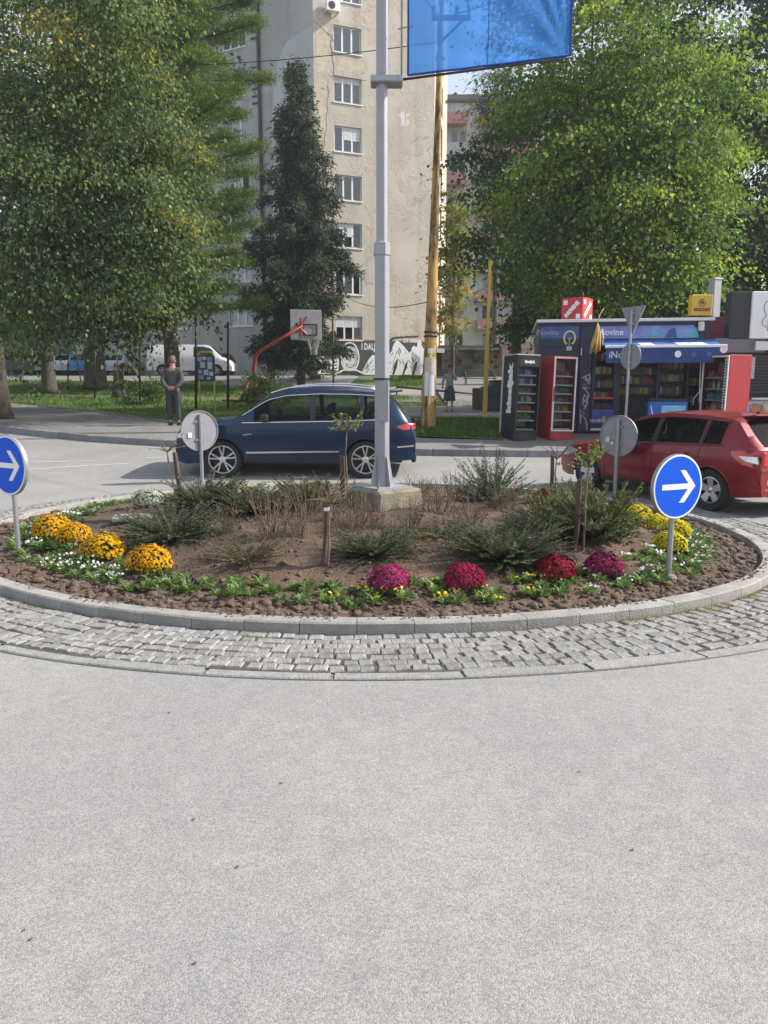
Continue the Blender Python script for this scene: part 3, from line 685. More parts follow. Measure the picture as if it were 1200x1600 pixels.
# banner cloth
m = bpy.data.materials.new('banner_cloth'); m.use_nodes = True; N, L = m.node_tree.nodes, m.node_tree.links
bb = N['Principled BSDF']; bb.inputs['Base Color'].default_value = (.035, .17, .62, 1); bb.inputs['Roughness'].default_value = .75
tr = N.new('ShaderNodeBsdfTranslucent'); tr.inputs[0].default_value = (.12, .40, 1, 1); ts = N.new('ShaderNodeBsdfTransparent'); ts.inputs[0].default_value = (.26, .55, 1, 1)
mx = N.new('ShaderNodeMixShader'); mx.inputs[0].default_value = .6; L.new(bb.outputs[0], mx.inputs[1]); L.new(tr.outputs[0], mx.inputs[2])
m2 = N.new('ShaderNodeMixShader'); m2.inputs[0].default_value = .30; L.new(mx.outputs[0], m2.inputs[1]); L.new(ts.outputs[0], m2.inputs[2]); L.new(m2.outputs[0], N['Material Output'].inputs[0])
MATS['banner_cloth'] = m
bn = root('banner', 'blue cloth banner hanging from the arm of the grey lamp post', 'banner', (FP.x, FP.y, .55))
nu, nv = 60, 90; V = []
for j in range(nv + 1):
    for i in range(nu + 1):
        u, v = i/nu, j/nv; uu = .28 + 1.66*u
        # tension creases fan out of the lower outer corner
        ang = math.atan2(v*1.75 + .02, (1 - u)); rad = math.hypot(1 - u, v*1.75)
        fold = .010*math.sin(ang*19 + 2*math.sin(ang*5))*math.exp(-rad*1.3)*min(1, rad*5) + .018*math.sin(u*9 + v*4)*v + .012*math.sin(u*23 - v*6)*u*(1-u)*4*.5
        p = bp_(uu, BZ + .02 + .075*u + .025 + v*3.45 - .03*math.sin(math.pi*u)*0); V.append((p.x, p.y + fold, p.z))
F = [(j*(nu+1)+i, j*(nu+1)+i+1, (j+1)*(nu+1)+i+1, (j+1)*(nu+1)+i) for j in range(nv) for i in range(nu)]
bulk('cloth', np.array(V), np.array(F), m, bn, smooth=True)
M_hem = mat('banner_hem', (.015, .05, .28), .8, .1)
def hem(pts, name='hem'): MB().tube(pts, .012, 5).build(name, M_hem, bn)
hem([Vector(V[j*(nu+1)]) for j in range(0, nv+1, 6)]); hem([Vector(V[i]) for i in range(0, nu+1, 4)]); hem([Vector(V[j*(nu+1)+nu]) for j in range(0, nv+1, 6)])
MB().tube([Vector(V[j*(nu+1)+30]) + Vector((0, -.004, 0)) for j in range(0, nv+1, 6)], .004, 4).build('seam', M_hem, bn)

# signs
M_blue = mat('sign_blue', (.0, .085, .62), .45, .06, spec=.2); M_swhite = mat('sign_white', (.8, .8, .8), .4, .03); M_sback = mat('sign_back_grey', (.27, .27, .3), .5, .08, 5, metal=.3)
def round_sign(px, py, cpx, cpy, hpx, rz, label, face=True):
    p = IG(px, py); k = p.y*1.0/FPX; rad = hpx*k/2*(1/ cp); zc = at(cpx, cpy, p.y).z - p.z
    r = root('road_sign', label, 'road sign', p - Vector((0, 0, .05)), rz); zc += .05
    lean = (at(cpx, cpy, p.y).x - p.x)
    MB().tube([(0, .03, 0), (0, .03, zc + rad*.8)], .024 if p.y < 8 else .03, 12).build('post', M_steel, r, smooth='auto')
    MB().lathe([(rad*.96, -.014), (rad, -.018), (rad, .014), (rad*.965, .014), (rad*.955, -.002)], 48, (0, 0, zc), 'Y').build('disc', M_sback, r, smooth='auto')
    MB().lathe([(rad*.985, -.0185), (rad*.985, -.0205)], 48, (0, 0, zc), 'Y').build('rim', M_swhite, r)
    MB().lathe([(rad*.93, -.021), (rad*.93, -.0225)], 48, (0, 0, zc), 'Y').build('blue_face', M_blue, r)
    s = rad
    ar = [(-.66, -.085), (.40, -.085), (.05, -.50), (.26, -.50), (.70, 0), (.26, .50), (.05, .50), (.40, .085), (-.66, .085)]
    MB().prism([(a*s, b_*s) for a, b_ in ar], lambda a, b_, d: Vector((a, d, zc + b_)), -.023, -.0245).build('arrow', M_swhite, r)
    b = MB().box((0, .02, zc + rad*.45), (rad*.5, .012, .03)).box((0, .02, zc - rad*.45), (rad*.5, .012, .03)); b.build('bracket', M_sback, r)
    MB().box((rad*.55, .0152, zc - rad*.2), (rad*.22, .002, rad*.26)).build('sticker', mat('sticker_pale', (.6, .6, .62), .5, .2, 60), r)
    MB().lathe([(.05, .02), (.05, .07), (.03, .09)], 12).build('ground_collar', M_cdark, r)
    return r
round_sign(1048, 906, 1061, 760, 101, R(25), 'blue round sign with white right arrow, beside the yellow mums')
round_sign(25, 868, 14, 727, 93, R(-32), 'blue round arrow sign at the left edge, beside the golden mums')
round_sign(962, 775, 971, 681, 63, R(180 - 46), 'grey back of a round sign in front of the red car')
round_sign(315, 752, 314, 673, 62, R(180 + 40), 'pale grey back of a round sign in front of the blue car')
# ------------------------------------------------------------------ cars
def paint(name, col, metal=.35):
    if name in MATS: return MATS[name]
    m = mat(name, col, .36, .05, 3, metal=metal, coat=.45, spec=.35); return m
M_cdk = mat('car_dark_trim', (.012, .013, .014), .55, .2); M_cint = mat('car_interior', (.03, .03, .032), .8, .2)
M_redlamp = mat('red_lamp_lens', (.5, .012, .012), .12, .1, coat=1.0); M_clamp = mat('clear_lamp_lens', (.6, .63, .66), .1, .1, metal=.5, coat=1.0)
M_orlamp = mat('orange_lamp_lens', (.5, .15, .02), .15, .1, coat=1.0)
def P1(tab, x):
    return float(np.interp(x, [t[0] for t in tab], [t[1] for t in tab]))
def smooth_tab(tab, x, w=.05):
    return sum(P1(tab, x + d*w)*k for d, k in ((-1, .25), (0, .5), (1, .25)))
SPEC = {
 'suv': dict(L=4.5, hw=.92, zt=[(0,.80),(.03,.93),(.08,1.06),(.14,1.13),(.30,1.34),(.52,1.575),(.62,1.635),(1.2,1.675),(1.8,1.685),(2.4,1.65),(2.75,1.56),(3.38,1.13),(3.5,1.095),(4.1,1.045),(4.33,.99),(4.43,.93),(4.48,.82),(4.5,.66)],
   belt=[(0,.98),(.5,1.10),(1.2,1.065),(3.3,1.03),(4.2,.96),(4.42,.88),(4.5,.66)], zs=[(0,.36),(.3,.33),(.6,.30),(3.9,.30),(4.3,.27),(4.5,.32)], wx=(.93, 3.61), wr=.358, arch=.405,
   side=[(.74,.98),(1.03,1.86),(1.95,3.0)], wind=(2.72, 3.36), back=(.15, .52), roofy=.80, doors=[1.0, 1.90, 3.12], inset=.30),
 'hatch': dict(L=4.24, hw=.89, zt=[(0,.70),(.03,.82),(.07,.93),(.12,1.0),(.26,1.17),(.46,1.385),(.58,1.425),(1.1,1.47),(1.65,1.48),(2.1,1.455),(2.4,1.39),(3.18,.99),(3.3,.945),(3.85,.845),(4.08,.76),(4.19,.66),(4.24,.56)],
   belt=[(0,.86),(.5,.985),(1.2,.955),(3.1,.885),(4.0,.76),(4.24,.6)], zs=[(0,.30),(.3,.26),(.6,.22),(3.7,.22),(4.05,.22),(4.24,.26)], wx=(.78, 3.43), wr=.315, arch=.36,
   side=[(.62,.93),(1.0,1.84),(1.93,2.85)], wind=(2.38, 3.16), back=(.13, .46), roofy=.76, doors=[.95, 1.88, 2.95], inset=.29),
 'van': dict(L=5.3, hw=.97, zt=[(0,.80),(.03,1.6),(.08,1.86),(.3,1.93),(2.5,1.95),(3.6,1.93),(3.95,1.84),(4.72,1.14),(4.9,1.07),(5.15,.95),(5.26,.8),(5.3,.66)],
   belt=[(0,1.1),(3,1.1),(4.5,1.05),(5.1,.9),(5.3,.72)], zs=[(0,.34),(.4,.32),(4.8,.32),(5.3,.3)], wx=(1.0, 4.35), wr=.33, arch=.385,
   side=[(2.95,4.15)], wind=(3.95, 4.7), back=None, roofy=.86, doors=[1.6, 2.85, 4.2], inset=.2)}
def car(kind, pm, label, loc, rz, detail=2, group=None, rim='alloy', pitch=0.0, roll=0.0):
    S = SPEC[kind]; L = S['L']; rt = root({'suv': 'parked_car', 'hatch': 'parked_car', 'van': 'parked_van'}[kind] if detail < 2 else 'car', label, 'van' if kind == 'van' else 'car', loc, rz, group)
    rt.rotation_euler = (roll, pitch, rz)
    xs = set(np.round(np.linspace(0, L, 46 if detail > 1 else 24), 4))
    for wx in S['wx']:
        for k in range(-9, 10): xs.add(round(wx + S['arch']*math.sin(k*math.pi/18), 4))
        xs |= {round(wx - S['arch'] - .012, 4), round(wx + S['arch'] + .012, 4)}
    for a, b in S['side'] + [S['wind']] + ([S['back']] if S['back'] else []): xs |= {a, b}
    for t in S['zt'][:6] + S['zt'][-4:]: xs.add(t[0])
    xs = sorted(xs); xs = [x for i, x in enumerate(xs) if i == 0 or x - xs[i-1] > .008]
    wc = S['wr']
    def hw(x):
        h = S['hw']; e0, e1 = max(0, .5 - x)/.5, max(0, x - (L - .75))/.75
        return h*(1 - .11*e0**2.2 - .115*e1**2.6)
    def belt(x): return min(smooth_tab(S['belt'], x), zt(x) - .035)
    def zt(x): return P1(S['zt'], x)
    def zlow(x):
        z = P1(S['zs'], x)
        for wx in S['wx']:
            d = abs(x - wx)
            if d < S['arch']: z = max(z, wc + math.sqrt(max(0, S['arch']**2 - d*d)))
        return z
    def sy(x, z):
        "half width of the flank at height z"
        zb, bt = P1(S['zs'], x), belt(x); t = (z - zb)/max(.05, bt - zb)
        return hw(x)*(.945 + .075*math.sin(min(1.25, max(0, t)*1.25 + .12)*1.35) - .02*max(0, t - .75)/.25 - (.012 if .30 < t < .36 else 0))
    NS, UT, NT = 9, [.0, .07, .3, .6, .87, 1.0], 6
    rows = []
    for x in xs:
        zl, bt, z1 = zlow(x), belt(x), zt(x); zl = min(zl, bt - .02); r = []
        for k in range(NS + 1):
            z = zl + (bt - zl)*k/NS; r.append((x, sy(x, z), z))
        g = z1 - bt; crown = min(.05, g*.3); ze = z1 - crown; y0 = r[-1][1]; yr = y0 - .012 - min(.40*max(0, g - .03), y0 - S['roofy']*.86)*1.0 - (.10 if g < .25 else 0)*max(0, 1 - g/.25)
        yr = max(yr, y0*.62)
        for t in UT[1:]:
            q = t; r.append((x, y0 + (yr - y0)*(q**1.25), bt + (ze - bt)*q))
        for k in range(1, NT + 1):
            y = yr*(1 - k/NT); r.append((x, y, ze + crown*(1 - (y/yr)**2)))
        rows.append(r)
    n = len(rows[0]); U0 = NS; T0 = NS + len(UT) - 1
    body = {}; body_v = []; 
    def idx(i, k, s): return (i*n + k)*2 + s
    for r in rows:
        for p in r: body_v.append((p[0], p[1], p[2])); body_v.append((p[0], -p[1], p[2]))
    FB, FG = [], {'windscreen': [], 'rear_window': [], 'side_window': []}; sw = [[] for _ in S['side']*2]
    for i in range(len(xs) - 1):
        xm = (xs[i] + xs[i+1])/2
        for k in range(n - 1):
            for s in (0, 1):
                f = (idx(i, k, s), idx(i+1, k, s), idx(i+1, k+1, s), idx(i, k+1, s)); f = f if s == 0 else f[::-1]
                tgt = FB
                if U0 + 1 <= k < T0 - 1:
                    for q, (a, b) in enumerate(S['side']):
                        if a < xm < b: tgt = sw[q*2 + s]
                elif k >= T0 + 1:
                    if S['wind'][0] < xm < S['wind'][1]: tgt = FG['windscreen']
                    elif S['back'] and S['back'][0] < xm < S['back'][1]: tgt = FG['rear_window']
                tgt.append(f)
    for i in (0, len(xs) - 1):
        for k in range(n - 1):
            f = (idx(i, k, 0), idx(i, k+1, 0), idx(i, k+1, 1), idx(i, k, 1)); FB.append(f if i == 0 else f[::-1])
    def sub(name, fs, m, thick=0):
        if not fs: return
        used = sorted({v for f in fs for v in f}); mp = {v: j for j, v in enumerate(used)}
        b = MB().add([body_v[v] for v in used], [tuple(mp[v] for v in f) for f in fs]); o = b.build(name, m, rt, smooth='auto', fix=False)
        bm = bmesh.new(); bm.from_mesh(o.data); bmesh.ops.remove_doubles(bm, verts=bm.verts, dist=.0008); bmesh.ops.recalc_face_normals(bm, faces=bm.faces); bm.to_mesh(o.data); bm.free(); o.data.set_sharp_from_angle(angle=R(42)); return o
    sub('body', FB, pm); sub('windscreen', FG['windscreen'], M_cglass); sub('rear_window', FG['rear_window'], M_cglass)
    for f in sw: sub('side_window', f, M_cglass)
    # flank patches that lie on the body
    def patch(name, poly, m, off=.006, s=-1, step=.12, parent=None):
        bm = bmesh.new(); bm.faces.new([bm.verts.new((a, 0, b)) for a, b in poly])
        x0, x1 = min(p[0] for p in poly), max(p[0] for p in poly); z0, z1 = min(p[1] for p in poly), max(p[1] for p in poly)
        for x in np.arange(x0 + step, x1, step): bmesh.ops.bisect_plane(bm, geom=bm.verts[:]+bm.edges[:]+bm.faces[:], plane_co=(x,0,0), plane_no=(1,0,0))
        for z in np.arange(z0 + .05, z1, .05): bmesh.ops.bisect_plane(bm, geom=bm.verts[:]+bm.edges[:]+bm.faces[:], plane_co=(0,0,z), plane_no=(0,0,1))
        for v in bm.verts: v.co.y = s*(surf(v.co.x, v.co.z) + off)
        r = bmesh.ops.extrude_face_region(bm, geom=bm.faces[:])
        for g_ in r['geom']:
            if isinstance(g_, bmesh.types.BMVert): g_.co.y -= s*(off + .01)
        bmesh.ops.recalc_face_normals(bm, faces=bm.faces); me = bpy.data.meshes.new(name); bm.to_mesh(me); bm.free(); me.polygons.foreach_set('use_smooth', [True]*len(me.polygons)); me.set_sharp_from_angle(angle=R(40)); return link(name, me, m, parent or rt)
    def surf(x, z):
        x = min(max(x, 0), L); bt = belt(x)
        if z <= bt: return sy(x, z)
        z1 = zt(x); g = z1 - bt; crown = min(.05, g*.3); ze = z1 - crown; y0 = sy(x, bt); yr = y0 - .012 - min(.40*max(0, g - .03), y0 - S['roofy']*.86) - (.10 if g < .25 else 0)*max(0, 1 - g/.25); yr = max(yr, y0*.62)
        q = min(1, (z - bt)/max(.01, ze - bt)); return y0 + (yr - y0)*q**1.25
    # underside and arches
    b = MB(); b.box((L/2, 0, .36), (L - .5, S['hw']*1.5, .16)); b.build('floor_pan', M_cdk, rt)
    for wx in S['wx']:
        for s in (-1, 1):
            b = MB(); vs = []; nn = 14
            for k in range(nn + 1):
                a = math.pi*k/nn
                for q, (rr_, yy) in enumerate(((S['arch'] + .004, S['hw']*.97), (S['arch'] + .004, S['hw'] - .36))): vs.append((wx + rr_*math.cos(a), s*yy, wc + rr_*math.sin(a)))
            b.add(vs, [(2*k, 2*k+1, 2*k+3, 2*k+2) for k in range(nn)]); b.add([(wx, s*(S['hw'] - .36), wc)] + [vs[2*k+1] for k in range(nn + 1)], [tuple(range(nn + 2))]); b.build('wheel_arch', M_cdk, rt, fix=False)
            if detail > 1 or s == -1 or detail == 1:
                w = bpy.data.objects.new('wheel', None); C.objects.link(w); w.parent = rt; w.location = (wx, s*(S['hw'] - .115), wc); w.rotation_euler = (random.uniform(0, 1.2)*0, 0 if s < 0 else 0, math.pi if s > 0 else 0)
                key = (kind, rim, detail)
                if key not in WH:
                    rw = S['wr']; rr_ = rw*(.73 if kind == 'suv' else .625)
                    ty = MB().lathe([(rr_*.98, .09), (rw*.93, .105), (rw, .07), (rw, -.07), (rw*.94, -.105), (rr_*1.03, -.098), (rr_*.98, -.07)], 40, axis='Y', cap=False).build('tyre', M_rubber, w, smooth='auto')
                    rb = MB(); rb.lathe([(rr_*1.01, -.07), (rr_*1.02, -.088), (rr_*.95, -.09), (rr_*.92, -.06), (rr_*.92, -.04)], 40, axis='Y', cap=False)
                    ns, wd = (5, .015) if rim == 'alloy' else (5, .05)
                    for k in range(ns):
                        for off_ in ((-.20, .20) if rim == 'alloy' else (0,)):
                            a = 2*math.pi*k/ns + .35; a2 = a + off_
                            p0 = Vector((math.cos(a)*rr_*.16, 0, math.sin(a)*rr_*.16)); p1 = Vector((math.cos(a2)*rr_*.95, 0, math.sin(a2)*rr_*.95)); d = (p1 - p0).normalized(); t = Vector((-d.z, 0, d.x))
                            w0, w1 = wd*.8, wd*(1.0 if rim == 'alloy' else 1.15)
                            vs = [p0 + t*w0 + Vector((0,-.072,0)), p0 - t*w0 + Vector((0,-.072,0)), p1 - t*w1 + Vector((0,-.082,0)), p1 + t*w1 + Vector((0,-.082,0)), p0 + t*w0 + Vector((0,-.04,0)), p0 - t*w0 + Vector((0,-.04,0)), p1 - t*w1 + Vector((0,-.05,0)), p1 + t*w1 + Vector((0,-.05,0))]
                            rb.add(vs, [(0,1,2,3), (4,7,6,5), (0,4,5,1), (1,5,6,2), (2,6,7,3), (3,7,4,0)])
                    rb.lathe([(rr_*.24, -.04), (rr_*.24, -.075), (rr_*.14, -.088), (.01, -.09)], 20, axis='Y')
                    ro = rb.build('rim', M_alloy if rim != 'steel' else M_steel, w, smooth='auto')
                    bd = MB().lathe([(rr_*1.0, .03), (rr_*1.0, .02)], 28, axis='Y').lathe([(rr_*.6, .0), (rr_*.6, -.01)], 28, axis='Y').build('brake_disc', M_dsteel, w)
                    WH[key] = [(x.name.split('.')[0], x.data) for x in (ty, ro, bd)]
                else:
                    for nm, me in WH[key]: link(nm, me, None, w)
    if detail < 2:
        for s in (-1, 1):
            patch('headlight', [(L-.42, belt(L-.42)-.17), (L-.1, belt(L-.1)-.1), (L-.2, belt(L-.2)-.01), (L-.5, belt(L-.5)-.03)], M_clamp, s=s)
            zt_ = belt(.1); patch('tail_lamp', [(.02, zt_-.22), (.16, zt_-.2), (.2, zt_-.03), (.02, zt_-.02)], M_redlamp, s=s)
        return rt
    # seats, wheel, dash
    for x in (1.15, 2.0):
        for y in (-.38, .38):
            MB().box((x, y, .62), (.5, .48, .2)).box((x - .28, y, .93), (.16, .46, .56), ry=-.2).box((x - .37, y, 1.27 if kind == 'suv' else 1.18), (.1, .26, .17), ry=-.2).build('seat', M_cint, rt, bevel=.04, seg=2)
    MB().box((S['wind'][1] - .32, 0, belt(S['wind'][1]) - .12), (.42, S['hw']*1.5, .2)).build('dashboard', M_cint, rt, bevel=.05)
    b = MB(); pts = [(S['wind'][1] - .66 + .06*math.sin(a), .38 + .17*math.cos(a), belt(2.5) - .04 + .17*math.sin(a)) for a in np.linspace(0, 6.283, 17)]; b.tube(pts, .014, 6, False); b.build('steering_wheel', M_cdk, rt)
    for s in (-1, 1):
        for dx in S['doors']:
            bt = belt(dx); zb = max(zlow(dx), P1(S['zs'], dx) + .1) + .04
            sl = .10 if dx == S['doors'][0] else .02
            patch('door_gap', [(dx - .006 + sl, zb), (dx + .006 + sl, zb), (dx + .006, bt - .005), (dx - .006, bt - .005)], M_cdk, .0012, s)
        zs_ = P1(S['zs'], 2) + .1
        for hx in (S['doors'][1] - .12, S['doors'][2] - .22 - .78 + .02):
            pass
        for hx in (S['doors'][0] + .25, S['doors'][1] + .17):
            z = belt(hx) - .135; patch('door_handle', [(hx, z), (hx + .2, z - .004), (hx + .2, z + .026), (hx, z + .03)], pm, .03, s)
        mx_ = S['side'][-1][1] - .22; zb_ = belt(mx_) + .10
        MB().box((mx_, s*(S['hw'] + .09), zb_), (.15, .2, .14), rz=s*.15).box((mx_, s*(S['hw'] - .01), zb_ - .06), (.08, .12, .04)).build('door_mirror', M_cdk if kind == 'suv' else pm, rt, bevel=.035, seg=2)
        patch('sill_trim', [(S['wx'][0] + S['arch'] + .03, zs_ - .1), (S['wx'][1] - S['arch'] - .03, zs_ - .1), (S['wx'][1] - S['arch'] - .03, zs_ - .02), (S['wx'][0] + S['arch'] + .03, zs_ - .02)], M_cdk, .004, s)
        patch('fuel_flap' if s > 0 else 'front_wing_gap', [(S['wx'][1] - .45, belt(S['wx'][1]) - .03), (S['wx'][1] + .3, belt(S['wx'][1] + .3) - .03), (S['wx'][1] + .3, belt(S['wx'][1] + .3) - .036), (S['wx'][1] - .45, belt(S['wx'][1]) - .036)], M_cdk, .001, s)
        # window trim
        xs0, xs1 = S['side'][0][0], S['side'][-1][1]
        lo = [(x, belt(x) + .012) for x in np.linspace(xs0 - .05, xs1 + .22, 18)]
        def tz(x): bt = belt(x); g = zt(x) - bt; return bt + (g - min(.05, g*.3))*.88
        hi = [(x, tz(x)) for x in np.linspace(xs0 - .05, xs1 + .22, 26)]
        tm = M_chrome if kind == 'suv' else M_cdk
        MB().tube([(x, s*(surf(x, z) + .004), z) for x, z in lo], .011 if kind == 'suv' else .008, 6).build('window_trim', tm, rt, smooth=True)
        MB().tube([(x, s*(surf(x, z) + .005), z) for x, z in hi] , .010 if kind == 'suv' else .008, 6).build('window_trim', tm, rt, smooth=True)
        bp0 = S['side'][-1][0] - .045
        patch('pillar_cover', [(bp0 - .045, belt(bp0) + .03), (bp0 + .045, belt(bp0) + .03), (bp0 + .02, tz(bp0) - .015), (bp0 - .05, tz(bp0) - .015)], M_cdk, .004, s)
        c0 = S['side'][0][1] + .025
        patch('pillar_cover', [(c0 - .025, belt(c0) + .03), (c0 + .025, belt(c0) + .03), (c0 - .0, tz(c0) - .015), (c0 - .05, tz(c0) - .015)], M_cdk, .004, s)
        for wx in S['wx']:
            ar = [(wx + (S['arch'] + .0)*math.cos(a), wc + (S['arch'])*math.sin(a)) for a in np.linspace(.06, math.pi - .06, 17)]
            MB().tube([(x, s*(surf(x, max(z, P1(S['zs'], x))) - .004), z) for x, z in ar], .014, 5).build('arch_lip', M_cdk if kind == 'suv' else pm, rt, smooth=True)
    if kind == 'suv':
        for s in (-1, 1):
            patch('chrome_strip', [(1.42, .50), (3.16, .475), (3.16, .505), (1.42, .53)], M_chrome, .014, s)
            patch('chrome_strip', [(.03, .60), (.34, .585), (.34, .61), (.03, .63)], M_chrome, .012, s)
            MB().tube([(x, s*(surf(x, zt(x) - .06) - .06), zt(x) + .008 + .026*math.sin(math.pi*(x - .75)/1.95)) for x in np.linspace(.75, 2.7, 14)], .017, 6).build('roof_rail', M_chrome, rt, smooth=True)
            patch('headlight', [(3.90, .86), (4.06, .80), (4.45, .755), (4.44, .86), (4.15, .925)], M_clamp, .008, s)
            patch('tail_lamp', [(.0, .93), (.05, .93), (.22, .915), (.36, .965), (.30, 1.0), (.12, 1.035), (.0, 1.02)], M_redlamp, .012, s)
            patch('wing_badge', [(3.02, .83), (3.2, .815), (3.2, .835), (3.05, .85)], M_chrome, .008, s)
        MB().box((.42, 0, 1.60), (.36, 1.2, .03), ry=.1).build('spoiler', pm, rt, bevel=.012)
        b = MB()
        for z in (.60, .67, .74): b.box((4.47, 0, z), (.04, 1.1, .02))
        b.build('grille_bars', M_chrome, rt); MB().box((4.455, 0, .66), (.05, 1.16, .22)).build('grille', M_cdk, rt); MB().box((4.43, 0, .42), (.12, 1.3, .16)).build('lower_grille', M_cdk, rt, bevel=.02)
        MB().box((.03, 0, .38), (.1, 1.5, .18)).build('rear_skirt', M_cdk, rt, bevel=.03)
    else:
        for s in (-1, 1):
            patch('headlight', [(3.62, .70), (3.82, .63), (4.14, .57), (4.12, .68), (3.9, .765)], M_clamp, .008, s)
            tl = patch('tail_lamp', [(.0, .71), (.06, .70), (.22, .74), (.40, .86), (.42, .925), (.25, .945), (.0, .955)], M_redlamp, .012, s)
            patch('clear_lens', [(.04, .765), (.2, .80), (.3, .865), (.06, .865)], M_clamp, .0155, s, parent=tl)
            MB().lathe([(.001, .0), (.075, .0), (.07, -.012), (.05, -.018)], 20, (0.015, s*.62, .50), 'X').build('rear_fog_lamp', M_clamp, rt, smooth='auto')
            MB().box((.012, s*.62, .395), (.03, .22, .05)).build('reflector', M_redlamp, rt, bevel=.008)
            MB().box((.02, s*.70, .83), (.05, .17, .22)).build('tail_lamp', M_redlamp, rt, bevel=.02)
        MB().box((.0, 0, .54), (.05, .54, .13)).build('number_plate', M_white, rt, bevel=.006)
        MB().box((.03, 0, .32), (.1, 1.2, .12)).build('rear_skirt', M_cdk, rt, bevel=.03)
        MB().box((.02, 0, .66), (.02, 1.5, .012)).build('bumper_gap', M_cdk, rt)
        MB().box((.50, 0, 1.415), (.24, 1.05, .03), ry=.12).build('spoiler', pm, rt, bevel=.012)
        MB().tube([(.78, 0, 1.44), (.70, 0, 1.62)], [.006, .003], 5).build('aerial', M_cdk, rt); MB().lathe([(.03, 0), (.02, .03)], 10, (.78, 0, 1.445)).build('aerial_base', M_cdk, rt)
        MB().box((4.2, 0, .58), (.06, .9, .1)).build('grille', M_cdk, rt, bevel=.02); MB().box((4.17, 0, .34), (.12, 1.2, .14)).build('lower_grille', M_cdk, rt, bevel=.02)
    return rt
WH = {}
M_navy = paint('navy_car_paint', (.004, .024, .066), .2); M_redcar = paint('red_car_paint', (.205, .006, .013), .1)
# blue car: seen from its left side, nose to the left.  Local +x is the nose, so turn by 180 degrees.
rear = at(648, 740, 14.15 + .9)
YB = 14.25
car('suv', M_navy, 'dark blue SUV with chrome trim driving past behind the flower bed', (rear.x - .0, YB + .92, .045), R(180 - 1.2), roll=R(2.0) * -1)
# red car: heading away to the upper left round the island
th = R(66); hd = Vector((-math.cos(th), math.sin(th), 0)); lf = Vector((-math.sin(th), -math.cos(th), 0))
rw = Vector((4.42, 10.45, 0)); org = rw - lf*(.89 - .115 + .1) - hd*.78
car('hatch', M_redcar, 'dark red hatchback turning round the roundabout at the right edge', (org.x, org.y, .012), math.atan2(hd.y, hd.x), rim='five').scale = (.98, .97, .915)
# cars parked far behind the trees
def far(px, py, dz=.0): return G(px, py, dz)
for i, (kind, px, py, col, mt, rz, lab) in enumerate([
 ('hatch', 14, 585, (.03, .03, .035), 'black_car_paint', 100, 'nearly black car parked far left behind the near trunk'),
 ('hatch', 44, 585, (.02, .018, .02), 'dark_car_paint', 80, 'dark car with a red tail lamp parked far left'),
 ('hatch', 74, 585, (.42, .43, .45), 'silver_car_paint', 112, 'silver car parked at the left, partly behind the second trunk'),
 ('hatch', 102, 585.5, (.5, .52, .56), 'white_car_paint', 108, 'pale car parked between the second trunk and the dark fence post'),
 ('hatch', 126, 586, (.02, .19, .42), 'sky_blue_car_paint', 100, 'bright blue car parked left of the thick dark trunk'),
 ('hatch', 176, 586, (.35, .38, .42), 'grey_car_paint', 85, 'grey car parked behind the tree stump')]):
    p = far(px, py); car(kind, paint(mt, col), lab, p, R(rz), 1)
p = far(258, 587.5); q = far(366, 587.5)
car('van', paint('white_van_paint', (.72, .72, .72), .0), 'white delivery van parked side on behind the standing man', Vector((q.x - 5.3, q.y, q.z)), R(1), 1)
p = far(382, 586); car('hatch', paint('dark_grey_car_paint', (.08, .08, .085)), 'dark grey car parked in the shade behind the basketball hoop', p, R(180), 1)
